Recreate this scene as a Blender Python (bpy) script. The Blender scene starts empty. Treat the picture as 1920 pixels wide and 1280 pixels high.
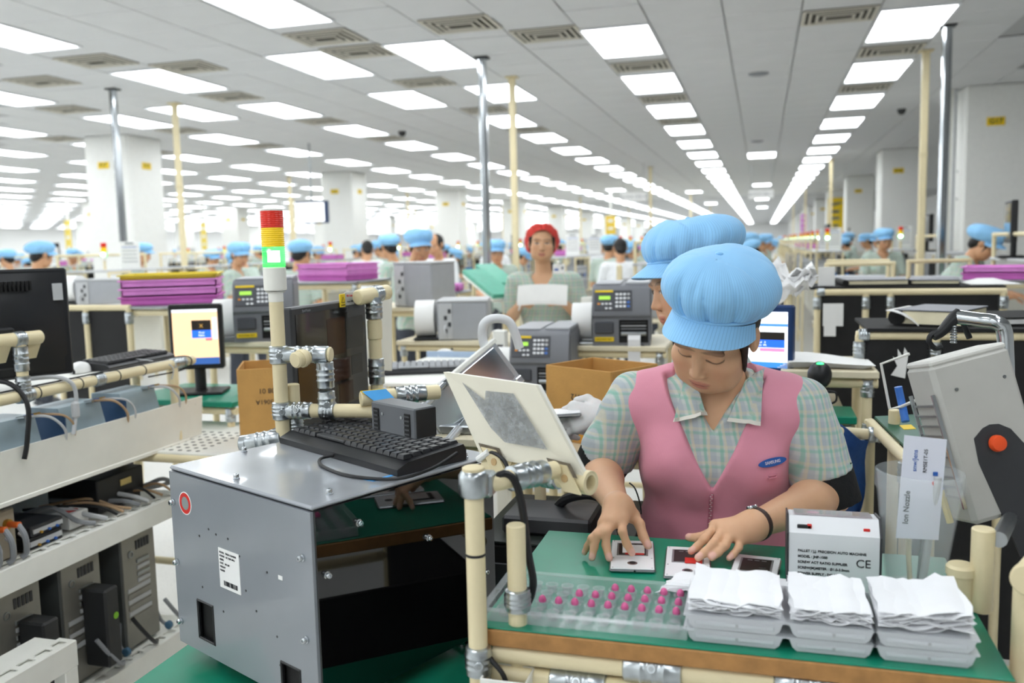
import bpy, math, random
import numpy as np
from math import sin, cos, pi, radians, sqrt
from mathutils import Vector, Matrix

SC = bpy.context.scene
COL = SC.collection
random.seed(11)

# ------------------------------------------------------------ camera
CAM_Z, FPX = 1.5, 1640.0
YAW, PITCH, ROLL = radians(16.0), radians(6.25), radians(-1.33)
_fw = Vector((-sin(YAW)*cos(PITCH), cos(YAW)*cos(PITCH), -sin(PITCH)))
_r0 = Vector((cos(YAW), sin(YAW), 0)); _u0 = _r0.cross(_fw)
_rt = _r0*cos(ROLL) + _u0*sin(ROLL); _up = -_r0*sin(ROLL) + _u0*cos(ROLL)
CAMP = Vector((0, 0, CAM_Z))
cam = bpy.data.objects.new('camera', bpy.data.cameras.new('camera'))
COL.objects.link(cam); SC.camera = cam
cam.matrix_world = Matrix(((_rt.x, _up.x, -_fw.x, 0), (_rt.y, _up.y, -_fw.y, 0), (_rt.z, _up.z, -_fw.z, CAM_Z), (0, 0, 0, 1)))
cam.data.sensor_width = 36.0
cam.data.lens = FPX/1920*36
cam.data.clip_start, cam.data.clip_end = 0.05, 400
cam.data.dof.use_dof = True
cam.data.dof.focus_distance = 1.78
cam.data.dof.aperture_fstop = 3.4

# ------------------------------------------------------------ world, exposure
W = bpy.data.worlds.new('world'); SC.world = W; W.use_nodes = True
W.node_tree.nodes['Background'].inputs[0].default_value = (0.9, 0.95, 1.0, 1)
W.node_tree.nodes['Background'].inputs[1].default_value = 0.3
SC.view_settings.view_transform = 'Standard'
SC.view_settings.look = 'None'
SC.view_settings.gamma = 1.0
SC.view_settings.use_curve_mapping = False
SC.view_settings.exposure = 0.7
LAMP_STRENGTH = 5.0

# ------------------------------------------------------------ points of the room from the survey of the photograph
def _ray(x, y): return _rt*((x-960)/FPX) - _up*((y-640)/FPX) + _fw
def P(x, y, d): return CAMP + _ray(x, y)*d
def PX(x, y, X): r = _ray(x, y); return CAMP + r*(X/r.x)
def PY(x, y, Y): r = _ray(x, y); return CAMP + r*(Y/r.y)
def PZ(x, y, Z): r = _ray(x, y); return CAMP + r*((Z-CAM_Z)/r.z)

# ------------------------------------------------------------ materials
MATS = {}
def srgb(c):
    if isinstance(c, str):
        c = tuple(int(c[i:i+2], 16)/255 for i in (0, 2, 4))
    return tuple(v/12.92 if v <= .04045 else ((v+.055)/1.055)**2.4 for v in c)
def mat(name, col, rough=.5, metal=0, noise=.06, scale=18, bump=0, bscale=60, coat=0, trans=0, ior=1.45, alpha=1, emit=0, sheen=0, sss=0, aniso=0):
    if name in MATS: return MATS[name]
    m = bpy.data.materials.new(name); m.use_nodes = True
    N, L = m.node_tree.nodes, m.node_tree.links
    b = N['Principled BSDF']; c = srgb(col)
    b.inputs['Roughness'].default_value = rough
    b.inputs['Metallic'].default_value = metal
    b.inputs['Base Color'].default_value = (*c, 1)
    b.inputs['Coat Weight'].default_value = coat
    b.inputs['Transmission Weight'].default_value = trans
    b.inputs['IOR'].default_value = ior
    b.inputs['Alpha'].default_value = alpha
    b.inputs['Sheen Weight'].default_value = sheen
    if sss:
        b.inputs['Subsurface Weight'].default_value = sss
        b.inputs['Subsurface Radius'].default_value = (.012, .005, .003)
        b.inputs['Subsurface Scale'].default_value = .6
    if emit:
        b.inputs['Emission Color'].default_value = (*c, 1); b.inputs['Emission Strength'].default_value = emit
    if noise or bump:
        tc = N.new('ShaderNodeTexCoord')
    if noise:
        t = N.new('ShaderNodeTexNoise'); t.inputs['Scale'].default_value = scale; t.inputs['Detail'].default_value = 4
        L.new(tc.outputs['Object'], t.inputs['Vector'])
        r = N.new('ShaderNodeValToRGB'); r.color_ramp.elements[0].position = .3; r.color_ramp.elements[1].position = .7
        r.color_ramp.elements[0].color = (*[v*(1-noise) for v in c], 1)
        r.color_ramp.elements[1].color = (*[min(1, v*(1+noise)) for v in c], 1)
        L.new(t.outputs['Fac'], r.inputs['Fac']); L.new(r.outputs['Color'], b.inputs['Base Color'])
        if emit: L.new(r.outputs['Color'], b.inputs['Emission Color'])
    if bump:
        t2 = N.new('ShaderNodeTexNoise'); t2.inputs['Scale'].default_value = bscale; t2.inputs['Detail'].default_value = 3
        L.new(tc.outputs['Object'], t2.inputs['Vector'])
        bp = N.new('ShaderNodeBump'); bp.inputs['Strength'].default_value = bump; bp.inputs['Distance'].default_value = .01
        L.new(t2.outputs['Fac'], bp.inputs['Height']); L.new(bp.outputs['Normal'], b.inputs['Normal'])
    MATS[name] = m
    return m

def node_mat(name, build, rough=.6, **kw):
    """a material whose base colour comes from a small node network: build(N, L, texcoord) returns a colour socket (and maybe a height socket)"""
    m = mat(name, (.8, .8, .8), rough, noise=0, **kw); N, L = m.node_tree.nodes, m.node_tree.links
    tc = N.new('ShaderNodeTexCoord'); out = build(N, L, tc); b = N['Principled BSDF']
    if isinstance(out, tuple):
        out, hgt, st = out
        bp = N.new('ShaderNodeBump'); bp.inputs['Strength'].default_value = st; bp.inputs['Distance'].default_value = .01
        L.new(hgt, bp.inputs['Height']); L.new(bp.outputs['Normal'], b.inputs['Normal'])
    L.new(out, b.inputs['Base Color'])
    return m
def n_math(N, L, op, a, b=None, clamp=False):
    n = N.new('ShaderNodeMath'); n.operation = op; n.use_clamp = clamp
    for i, v in enumerate((a, b)):
        if v is None: continue
        if isinstance(v, (int, float)): n.inputs[i].default_value = v
        else: L.new(v, n.inputs[i])
    return n.outputs[0]
def n_mix(N, L, fac, a, b):
    n = N.new('ShaderNodeMix'); n.data_type = 'RGBA'
    for s, v in ((n.inputs[0], fac), (n.inputs[6], a), (n.inputs[7], b)):
        if isinstance(v, (int, float)): s.default_value = v
        elif isinstance(v, tuple): s.default_value = (*v, 1) if len(v) == 3 else v
        else: L.new(v, s)
    return n.outputs[2]
def n_stripe(N, L, coord, period, width, phase=0):
    """1 inside a stripe of the given width, soft edges"""
    f = n_math(N, L, 'FRACT', n_math(N, L, 'ADD', n_math(N, L, 'DIVIDE', coord, period), phase+100))
    d = n_math(N, L, 'ABSOLUTE', n_math(N, L, 'SUBTRACT', f, .5))
    return n_math(N, L, 'SUBTRACT', 1.0, n_math(N, L, 'MULTIPLY', n_math(N, L, 'SUBTRACT', d, width/2, True), 14, True), True)

# ------------------------------------------------------------ geometry
def frame(a, b):
    """orthonormal basis with z along b-a"""
    z = (Vector(b)-Vector(a)).normalized()
    x = Vector((0, 0, 1)).cross(z) if abs(z.z) < .95 else Vector((1, 0, 0)).cross(z)
    x.normalize(); return x, z.cross(x), z
def rotz(a): return Matrix.Rotation(a, 4, 'Z')
def smooth_path(pts, n=6):
    p = [Vector(q) for q in pts]
    if len(p) < 3: return p
    out = []
    for i in range(len(p)-1):
        p0, p1, p2, p3 = p[max(i-1, 0)], p[i], p[i+1], p[min(i+2, len(p)-1)]
        for k in range(n):
            t = k/n
            out.append(.5*((2*p1)+(p2-p0)*t+(2*p0-5*p1+4*p2-p3)*t*t+(3*p1-p0-3*p2+p3)*t**3))
    return out+[p[-1]]
class G:
    def __init__(s, M=None): s.v, s.f, s.mi, s.m, s.M = [], [], [], 0, M
    def add(s, vs, fs):
        o = len(s.v)
        s.v += [s.M @ Vector(v) for v in vs] if s.M is not None else [Vector(v) for v in vs]
        s.f += [tuple(i+o for i in f) for f in fs]; s.mi += [s.m]*len(fs)
        return s
    def box(s, c, d, bev=0, R=None):
        x, y, z = d[0]/2, d[1]/2, d[2]/2; c = Vector(c)
        b = min(bev, .95*min(x, y, z))
        if b <= 0:
            vs = [Vector((sx*x, sy*y, sz*z)) for sx in (-1, 1) for sy in (-1, 1) for sz in (-1, 1)]
            fs = [(0, 1, 3, 2), (4, 6, 7, 5), (0, 4, 5, 1), (2, 3, 7, 6), (0, 2, 6, 4), (1, 5, 7, 3)]
        else:
            vs, ix = [], {}
            for sx in (-1, 1):
                for sy in (-1, 1):
                    for sz in (-1, 1):
                        for k in range(3):
                            ix[sx, sy, sz, k] = len(vs)
                            e = [x-b, y-b, z-b]; e[k] += b
                            vs.append(Vector((sx*e[0], sy*e[1], sz*e[2])))
            fs = []
            for k in range(3):
                a, q = (k+1) % 3, (k+2) % 3
                for sg in (-1, 1):
                    lst = []
                    for u, w in ((-1, -1), (1, -1), (1, 1), (-1, 1)):
                        t = [0, 0, 0]; t[k], t[a], t[q] = sg, u, w; lst.append(ix[(*t, k)])
                    fs.append(tuple(lst if sg > 0 else lst[::-1]))
                for u in (-1, 1):
                    for w in (-1, 1):
                        t0, t1 = [0, 0, 0], [0, 0, 0]
                        t0[k], t0[a], t0[q] = -1, u, w; t1[k], t1[a], t1[q] = 1, u, w
                        l = (ix[(*t0, a)], ix[(*t1, a)], ix[(*t1, q)], ix[(*t0, q)])
                        fs.append(l if u*w > 0 else l[::-1])
            for sx in (-1, 1):
                for sy in (-1, 1):
                    for sz in (-1, 1):
                        l = tuple(ix[sx, sy, sz, k] for k in range(3))
                        fs.append(l if sx*sy*sz > 0 else l[::-1])
        if R is not None: vs = [R @ v for v in vs]
        return s.add([v+c for v in vs], fs)
    def ring(s, a, b, prof, n=16, close=False):
        """lathe profile [(r, t)] along a->b, t in metres from a"""
        X, Y, Z = frame(a, b); a = Vector(a); vs, fs = [], []
        for r, t in prof:
            for i in range(n):
                th = 2*pi*i/n; vs.append(a+Z*t+(X*cos(th)+Y*sin(th))*r)
        m = len(prof)
        for j in range(m-1 if not close else m):
            for i in range(n):
                k = (j+1) % m
                fs.append((j*n+i, j*n+(i+1) % n, k*n+(i+1) % n, k*n+i))
        if not close:
            if prof[0][0] > 1e-6: fs.append(tuple(range(n))[::-1])
            if prof[-1][0] > 1e-6: fs.append(tuple((m-1)*n+i for i in range(n)))
        return s.add(vs, fs)
    def cyl(s, a, b, r, n=16, bev=0):
        L = (Vector(b)-Vector(a)).length
        if bev: return s.ring(a, b, [(r-bev, 0), (r, bev), (r, L-bev), (r-bev, L)], n)
        return s.ring(a, b, [(r, 0), (r, L)], n)
    def pipe(s, a, b, r, ri, n=20):
        L = (Vector(b)-Vector(a)).length
        return s.ring(a, b, [(r, 0), (r, L), (ri, L), (ri, 0)], n, True)
    def tube(s, pts, r, n=8, sm=5):
        p = smooth_path(pts, sm) if sm else [Vector(q) for q in pts]
        vs, fs = [], []; X = None
        for i, q in enumerate(p):
            t = (p[min(i+1, len(p)-1)]-p[max(i-1, 0)]).normalized()
            if X is None: X = t.orthogonal().normalized()
            X = (X-t*X.dot(t)).normalized(); Y = t.cross(X)
            rr = r[0]+(r[1]-r[0])*i/(len(p)-1) if isinstance(r, tuple) else r
            vs += [q+(X*cos(2*pi*k/n)+Y*sin(2*pi*k/n))*rr for k in range(n)]
        for j in range(len(p)-1):
            for i in range(n): fs.append((j*n+i, j*n+(i+1) % n, (j+1)*n+(i+1) % n, (j+1)*n+i))
        fs += [tuple(range(n))[::-1], tuple((len(p)-1)*n+i for i in range(n))]
        return s.add(vs, fs)
    def prism(s, poly, depth, o=(0, 0, 0), X=(1, 0, 0), Y=(0, 1, 0)):
        X, Y, o = Vector(X), Vector(Y), Vector(o); Z = X.cross(Y); n = len(poly)
        vs = [o+X*p[0]+Y*p[1] for p in poly]+[o+X*p[0]+Y*p[1]+Z*depth for p in poly]
        return s.add(vs, [tuple(range(n))[::-1], tuple(range(n, 2*n))]+[(i, (i+1) % n, n+(i+1) % n, n+i) for i in range(n)])
    def slab(s, c4, th):
        """a plate with the four given corners, thickened th against its normal"""
        c = [Vector(q) for q in c4]; nrm = (c[1]-c[0]).cross(c[3]-c[0]).normalized()*th
        return s.add(c+[q-nrm for q in c], [(0, 1, 2, 3), (7, 6, 5, 4), (0, 4, 5, 1), (1, 5, 6, 2), (2, 6, 7, 3), (3, 7, 4, 0)])
    def sheet(s, rows, th=0):
        """grid of points rows[j][i]; th > 0 gives it thickness along its normals"""
        m, n = len(rows), len(rows[0]); pts = [[Vector(q) for q in r] for r in rows]
        vs = [q for r in pts for q in r]; fs = [(j*n+i, j*n+i+1, (j+1)*n+i+1, (j+1)*n+i) for j in range(m-1) for i in range(n-1)]
        if th:
            low = []
            for j in range(m):
                for i in range(n):
                    du = pts[j][min(i+1, n-1)]-pts[j][max(i-1, 0)]; dv = pts[min(j+1, m-1)][i]-pts[max(j-1, 0)][i]
                    low.append(pts[j][i]-du.cross(dv).normalized()*th)
            k = m*n; vs += low; fs += [tuple(k+i for i in f[::-1]) for f in fs]
            b = [i for i in range(n)]+[j*n+n-1 for j in range(1, m)]+[(m-1)*n+i for i in range(n-2, -1, -1)]+[j*n for j in range(m-2, 0, -1)]
            fs += [(b[(i+1) % len(b)], b[i], k+b[i], k+b[(i+1) % len(b)]) for i in range(len(b))]
        return s.add(vs, fs)
    def ell(s, c, r, nu=14, nv=9, R=None):
        c = Vector(c); vs, fs = [], []
        for j in range(1, nv):
            for i in range(nu):
                v = Vector((r[0]*sin(pi*j/nv)*cos(2*pi*i/nu), r[1]*sin(pi*j/nv)*sin(2*pi*i/nu), r[2]*cos(pi*j/nv)))
                vs.append(c+(R @ v if R is not None else v))
        t, b = Vector((0, 0, r[2])), Vector((0, 0, -r[2]))
        vs += [c+(R @ t if R is not None else t), c+(R @ b if R is not None else b)]; k = (nv-1)*nu
        for j in range(nv-2):
            for i in range(nu): fs.append((j*nu+i, (j+1)*nu+i, (j+1)*nu+(i+1) % nu, j*nu+(i+1) % nu))
        for i in range(nu): fs += [(k, i, (i+1) % nu), (k+1, (nv-2)*nu+(i+1) % nu, (nv-2)*nu+i)]
        return s.add(vs, fs)
    def mesh(s, name, mats, smooth=None):
        me = bpy.data.meshes.new(name); me.from_pydata([tuple(v) for v in s.v], [], s.f)
        for m in (mats if isinstance(mats, (list, tuple)) else [mats]): me.materials.append(m)
        if max(s.mi, default=0): me.polygons.foreach_set('material_index', s.mi)
        me.update()
        if smooth:
            me.polygons.foreach_set('use_smooth', [True]*len(me.polygons))
            me.set_sharp_from_angle(angle=radians(smooth if smooth > 1 else 40))
        return me
    def obj(s, name, mats, par=None, smooth=40, **kw): return put(name, s.mesh(name, mats, smooth), par, **kw)

BASE, KIDS = {}, {}
def put(name, me, par=None, label=None, cat=None, group=None, kind=None):
    o = bpy.data.objects.new(name, me); COL.objects.link(o)
    if par is not None:
        o.parent = par; KIDS.setdefault(par.name, []).append(o)
        if par.name in BASE: o.matrix_parent_inverse = BASE[par.name].inverted()
    tag(o, label, cat, group, kind)
    return o
def tag(o, label=None, cat=None, group=None, kind=None):
    for k, v in (('label', label), ('category', cat), ('group', group), ('kind', kind)):
        if v: o[k] = v
    return o
def thing(name, label, cat, loc=(0, 0, 0), rz=0, group=None, world=False, kind=None):
    """an Empty at a thing's base; world=True: its parts are modelled in room coordinates"""
    o = bpy.data.objects.new(name, None); COL.objects.link(o); o.empty_display_size = .05
    o.location = loc; o.rotation_euler = (0, 0, rz)
    if world: BASE[o.name] = Matrix.Translation(Vector(loc)) @ rotz(rz)
    return tag(o, label, cat, group, kind)
def copy_thing(root, loc, rz=0, label=None, group=None, scale=None):
    def cp(o, par):
        c = o.copy(); COL.objects.link(c)
        if par is not None: c.parent = par
        for ch in KIDS.get(o.name, ()): cp(ch, c)
        return c
    r = cp(root, None); r.location = loc; r.rotation_euler = (0, 0, rz)
    if scale: r.scale = (scale,)*3
    return tag(r, label, None, group)
def text_mesh(body, size, M, m, extr=.0004, bold=0, align='CENTER'):
    cu = bpy.data.curves.new('lettering', 'FONT'); cu.body = body; cu.size = size; cu.extrude = extr; cu.offset = bold
    cu.align_x = align; cu.align_y = 'CENTER'; cu.resolution_u = 3
    o = bpy.data.objects.new('lettering', cu)
    me = bpy.data.meshes.new_from_object(o)
    bpy.data.objects.remove(o); bpy.data.curves.remove(cu)
    me.transform(M); me.materials.clear(); me.materials.append(m)
    return me
def plane_m(o, X, Y):
    """matrix putting text's x, y axes along X, Y at o"""
    X = Vector(X).normalized(); Y = Vector(Y); Y = (Y-X*Y.dot(X)).normalized(); Z = X.cross(Y)
    return Matrix(((X.x, Y.x, Z.x, o[0]), (X.y, Y.y, Z.y, o[1]), (X.z, Y.z, Z.z, o[2]), (0, 0, 0, 1)))
def text(body, size, o, X, Y, m, par, name='lettering', **kw):
    return put(name, text_mesh(body, size, plane_m(o, X, Y), m, **kw), par)

ORD = ['first', 'second', 'third', 'fourth', 'fifth', 'sixth', 'seventh', 'eighth', 'ninth', 'tenth', 'eleventh', 'twelfth', 'thirteenth', 'fourteenth', 'fifteenth', 'sixteenth', 'seventeenth', 'eighteenth', 'nineteenth', 'twentieth']
def ordn(i):
    if i < 20: return ORD[i]
    n = i+1; return '%d%s' % (n, 'th' if 10 < n % 100 < 14 else {1: 'st', 2: 'nd', 3: 'rd'}.get(n % 10, 'th'))

CREAM = mat('cream_pipe', 'eadcb4', .38, noise=.03)
CREAM_DK = mat('cream_plastic', 'e2d4ac', .5, noise=.03)
CHROME = mat('chrome', 'c9ced2', .16, 1, noise=.02)
ZINC = mat('zinc_joint', 'b9bfc2', .28, 1, noise=.12, scale=60)
STEEL = mat('steel', 'a4a8aa', .35, 1, noise=.08)
WHITE = mat('white_paint', 'f1f1ea', .42, noise=.02)
IVORY = mat('ivory_paint', 'f1f0e7', .45, noise=.02)
PAPER = mat('paper', 'f2f2f0', .8, noise=.02)
BLACK = mat('black_plastic', '1d1e20', .42, noise=.1)
BLACKM = mat('black_matte', '151515', .75, noise=.15, bump=.1, bscale=300)
DARK = mat('dark_grey_plastic', '3a3b3e', .45, noise=.06)
GREY = mat('grey_plastic', '8b8e92', .45, noise=.04)
LGREY = mat('light_grey_plastic', 'c4c6c8', .45, noise=.04)
MGREY = mat('printer_grey', '77797f', .5, noise=.04)
GREEN = mat('green_mat', '14876a', .32, noise=.1, scale=6)
PINK = mat('pink_tray', 'f09ce6', .55, noise=.06)
PINKD = mat('pink_tray_dark', 'd870c8', .55, noise=.06)
YELLOW = mat('yellow_label', 'f2cf20', .5, noise=.03)
BLUE = mat('blue_plastic', '2a5fb0', .45, noise=.05)
RED = mat('red_plastic', 'd42a22', .4, noise=.05)
CARD = mat('cardboard', 'c99a58', .8, noise=.06, bump=.1, bscale=150)
INK = mat('ink', '2b2b30', .7, noise=0)
# ============================================================ the room
CEIL = 3.31
TILE = .6
def floor_col(N, L, tc):
    v = N.new('ShaderNodeTexVoronoi'); v.inputs['Scale'].default_value = 90
    L.new(tc.outputs['Object'], v.inputs['Vector'])
    t = N.new('ShaderNodeTexNoise'); t.inputs['Scale'].default_value = 160; L.new(tc.outputs['Object'], t.inputs['Vector'])
    f = n_math(N, L, 'MULTIPLY', n_math(N, L, 'LESS_THAN', v.outputs['Distance'], .22), .45)
    return n_mix(N, L, f, srgb('d9d9d6'), srgb('8f908f'))
FLOORM = node_mat('speckled_vinyl', floor_col, .35)
fl = G(); fl.box((-18, 48, -.05), (62, 130, .1)); fl.obj('floor', FLOORM, kind='structure', smooth=None)
WALLM = mat('wall_white', 'f4f4f2', .7, noise=.01)
for nm, c, s in (('wall_back', (-18, 104.1, 1.75), (62, .2, 3.5)), ('wall_left', (-46.1, 48, 1.75), (.2, 112, 3.5)), ('wall_right', (7.6, 48, 1.75), (.2, 112, 3.5)), ('wall_front', (-18, -7.1, 1.75), (62, .2, 3.5))):
    g = G(); g.box(c, s); g.obj(nm, WALLM, kind='structure', smooth=None)

# ceiling of lay-in tiles with recessed joints
TILEM = mat('ceiling_tile', 'dcdddd', .8, noise=.02, scale=3, bump=.06, bscale=120)
GRIDM = mat('ceiling_grid', 'b9baba', .6, noise=.01)
ceil = put('ceiling', None, kind='structure')
g = G(); g.box((-18, 48, CEIL+.06), (62, 112, .08)); g.obj('ceiling_slab', GRIDM, ceil, smooth=None)
tile_me = G().box((0, 0, .012), (TILE-.012, TILE*1-.012, .02), .004).mesh('ceiling_tile', TILEM)
X0, Y0 = 1.19, 8.12            # a lamp's centre in the row right of the aisle
LX, LY = .6, 1.2
ROWS = [1.19, -1.21, -3.56, -5.98, -8.3, -10.5, -12.6, -14.9, -17.1, -19.3, -21.5, -23.8, -26, -28.2, -30.5, -32.7, -35, -37.2, -39.5, -41.7, -44]
LAMPS = []
for ri, rx in enumerate(ROWS):
    for k in range(-6, 43):
        y = Y0+2.2*k+(.25 if ri == 0 else 0)
        if ri == 2 and k in (0, 1): continue
        LAMPS.append((rx, y, ri, k))
    if ri == 2: LAMPS += [(-2.98, Y0-.1, 2, 0), (-4.17, Y0-.1, 2, 0), (-2.98, Y0+2.1, 2, 1), (-4.17, Y0+2.1, 2, 1)]
LAMPS += [(-.02, 19.8, 30, 0), (-.02, 30.4, 30, 1), (-.02, 41, 30, 2), (-.02, 51.5, 30, 3), (-2.4, 33, 31, 0), (-2.4, 44, 31, 1), (-4.8, 30, 32, 0), (-7.1, 10.05, 33, 0)]
def pix(p):
    v = Vector(p)-CAMP; z = v.dot(_fw)
    return (960+FPX*v.dot(_rt)/z, 640-FPX*v.dot(_up)/z, z) if z > .05 else (-9e3, -9e3, z)
def in_view(p, m=60):
    x, y, z = pix(p); return z > 0 and -m < x < 1920+m and -m < y < 1280+m
# ceiling vents: (x, y) centres
VENTS = [(-2.38, 7.0), (-1.79, 7.6), (.59, 7.85), (-3.6, 7.0), (-3.58, 7.6), (-6.0, 7.05), (-5.4, 7.6), (-7.2, 7.65), (-3.58, 9.25), (-1.21, 9.28), (1.19, 9.46), (-5.98, 9.2), (-8.3, 9.2), (1.19, 11.66), (-1.21, 11.45), (-1.21, 13.65), (-3.56, 11.4), (-5.98, 11.4), (-8.3, 11.4), (-3.56, 13.6), (-5.98, 13.6), (-8.3, 13.6), (-10.5, 11.4), (-10.5, 13.6)]
holes = {}
def cellkey(x, y): return int(math.floor(x)), int(math.floor(y))
for (x, y, ri, k) in LAMPS: holes.setdefault(cellkey(x, y), []).append((x, y, LX/2, LY/2))
for (x, y) in VENTS: holes.setdefault(cellkey(x, y), []).append((x, y, .3, .25))
far = G(); n_t = 0; cand = []
gx0 = 1.19-TILE/2
for ix in range(-70, 11):
    for iy in range(-4, 60):
        x, y = gx0+TILE*(ix+.5), Y0+LY*(iy*.5)+.3-6.6
        cx, cy = cellkey(x, y); hit = False
        for ax in (-1, 0, 1):
            for ay in (-1, 0, 1):
                for (hx, hy, a, b) in holes.get((cx+ax, cy+ay), ()):
                    if abs(x-hx) < a+.26 and abs(y-hy) < b+.22: hit = True
        cand.append((x, y, hit))
cand = [c for c in cand if in_view((c[0], c[1], CEIL), 30)]
cand.sort(key=lambda c: (c[0]**2+c[1]**2))
for (x, y, hit) in cand:
    if n_t < 300 and not hit:
        o = put('ceiling_tile', tile_me, ceil); o.location = (x, y, CEIL-.006); n_t += 1
    elif not hit or True:
        far.box((x, y, CEIL+.010), (TILE-.012, TILE-.012, .018))
far.obj('ceiling_tiles', TILEM, ceil, kind='stuff', smooth=None)

# lamps
LAMPM = bpy.data.materials.new('lamp_diffuser'); LAMPM.use_nodes = True
_b = LAMPM.node_tree.nodes['Principled BSDF']
_b.inputs['Base Color'].default_value = (.95, .97, 1, 1); _b.inputs['Emission Color'].default_value = (.93, .97, 1.0, 1); _b.inputs['Emission Strength'].default_value = LAMP_STRENGTH
FRM = mat('lamp_frame', 'e8eaec', .5, noise=.01)
g = G(); g.sheet([[(-.28, -.58, 0), (.28, -.58, 0)], [(-.28, .58, 0), (.28, .58, 0)]]); g.f = [f[::-1] for f in g.f]
diff_me = g.mesh('diffuser', LAMPM)
g = G()
for s in (-1, 1): g.box((s*.29, 0, .0), (.02, 1.2, .02)); g.box((0, s*.59, 0), (.56, .02, .02))
frame_me = g.mesh('lamp_frame', FRM)
ROWNAME = {0: 'the row right of the aisle', 1: 'the row left of the aisle', 30: 'the short row above the aisle', 31: 'the short row left above the aisle', 32: 'the sparse row over the left benches', 33: 'the spot between two left rows'}
vis = [l for l in LAMPS if in_view((l[0], l[1], CEIL), 25)]
vis.sort(key=lambda l: Vector((l[0], l[1], CEIL-CAM_Z)).length)
near = vis[:290]; rest = [l for l in LAMPS if l not in set(near)]
cnt = {}
for (x, y, ri, k) in near:
    i = cnt.get(ri, 0); cnt[ri] = i+1
    rn = ROWNAME.get(ri, 'the %s row counted from the right' % ordn(ri if ri < 30 else 0))
    t = thing('ceiling_light', 'white rectangular ceiling light, %s from the camera in %s' % (ordn(i), rn), 'ceiling light', (x, y, CEIL-.008), group='ceiling lights')
    put('diffuser', diff_me, t)
    f = put('lamp_frame', frame_me, t)
g = G()
for (x, y, ri, k) in rest:
    g.add([(x-.28, y-.58, CEIL-.008), (x-.28, y+.58, CEIL-.008), (x+.28, y+.58, CEIL-.008), (x+.28, y-.58, CEIL-.008)], [(0, 1, 2, 3)])
g.obj('distant_ceiling_lights', LAMPM, kind='stuff', smooth=None, label='rows of small white ceiling lights far down the hall', cat='ceiling lights')

# vents: a frame with nested louvre rings
VENTM = mat('vent_paint', 'cfcabb', .5, noise=.02); VENTD = mat('vent_throat', '4d4a42', .8, noise=.02)
vt = thing('ceiling_vent', 'x', 'vent', group='ceiling air vents')
g = G(); g.box((0, 0, .006), (.58, .46, .004)); g.obj('vent_throat', VENTD, vt, smooth=None)
for i, (a, b) in enumerate(((.29, .24), (.235, .185), (.18, .13), (.125, .075))):
    g = G(); w = .03 if i == 0 else .022
    for s in (-1, 1):
        g.box((s*(a-w/2), 0, -.004-.004*i), (w, 2*b, .006), R=None); g.box((0, s*(b-w/2), -.004-.004*i), (2*a-2*w, w, .006))
    g.obj('louvre' if i else 'vent_frame', VENTM, vt, smooth=None)
for i, (x, y) in enumerate(VENTS):
    o = vt if i == 0 else copy_thing(vt, (x, y, CEIL-.006))
    o.location = (x, y, CEIL-.006)
    px = pix((x, y, CEIL)); o['label'] = 'cream square ceiling air vent with nested louvres, %s from the camera' % ordn(i)

# smoke detectors and ceiling camera domes
for nm, p, lb, ct in (('smoke_detector', (-.05, 10.19), 'flat grey smoke detector on the ceiling over the aisle', 'detector'), ('smoke_detector', (-.1, 17), 'far flat grey smoke detector further down the aisle ceiling', 'detector')):
    g = G(); g.ring((p[0], p[1], CEIL-.0), (p[0], p[1], CEIL-.05), [(.11, 0), (.11, .012), (.09, .022), (.05, .03)], 20); g.obj(nm, GREY, label=lb, cat=ct)
for p, lb in (((1.9, 13.8), 'small dark ceiling camera dome near the right columns'), ((-5.4, 12.9), 'small dark ceiling camera dome over the left benches')):
    g = G(); g.ring((p[0], p[1], CEIL), (p[0], p[1], CEIL-.1), [(.06, 0), (.06, .03), (.055, .05), (.035, .08), (.0, .09)], 16); g.obj('camera_dome', DARK, label=lb, cat='camera')

# columns
COLM = mat('column_paint', 'eeeeea', .6, noise=.02); COLB = mat('column_base_paint', 'd4d2c6', .6, noise=.02)
def column(x, y, w, lb, sign, k):
    c = thing('column', lb, 'column', (x, y, 0), group='building columns')
    g = G(); g.box((0, 0, CEIL/2+.005), (w, w, CEIL-.0), .03); g.obj('shaft', COLM, c)
    g = G(); g.box((0, 0, .55), (w+.05, w+.05, 1.1), .02); g.obj('plinth', COLB, c)
    if sign:
        s = G(); s.box((-.05, -w/2-.006, 2.86), (.2, .012, .1), .003); so = s.obj('sign_plate', YELLOW, c)
        text(sign, .085, (-.05, -w/2-.0125, 2.86), (1, 0, 0), (0, 0, 1), INK, so, bold=.002)
        s = G(); s.box((w/2+.006, 0, 2.86), (.012, .2, .1), .003); so = s.obj('sign_plate', YELLOW, c)
        text(sign, .085, (w/2+.0125, 0, 2.86), (0, 1, 0), (0, 0, 1), INK, so, bold=.002)
    return c
for i in range(10):
    column(2.76, 12.4+7.9*i, .78, 'white square column of the right row, %s from the camera, with yellow sign' % ordn(i), 'G17' if i == 0 else 'G%d' % (17-i), i)
for i in range(9):
    column(-9.62, 11.75+7.55*i, .8, 'white square column of the left row, %s from the camera, with yellow sign' % ordn(i), 'F%d' % (17-i), i)
for i in range(7):
    column(-21.5, 17+7.9*i, .8, 'white square column of the far left row, %s from the camera' % ordn(i), 'E%d' % (17-i), i)
for i in range(5):
    column(-33.5, 22+7.9*i, .8, 'white square column of the farthest left row, %s from the camera' % ordn(i), None, i)

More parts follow.
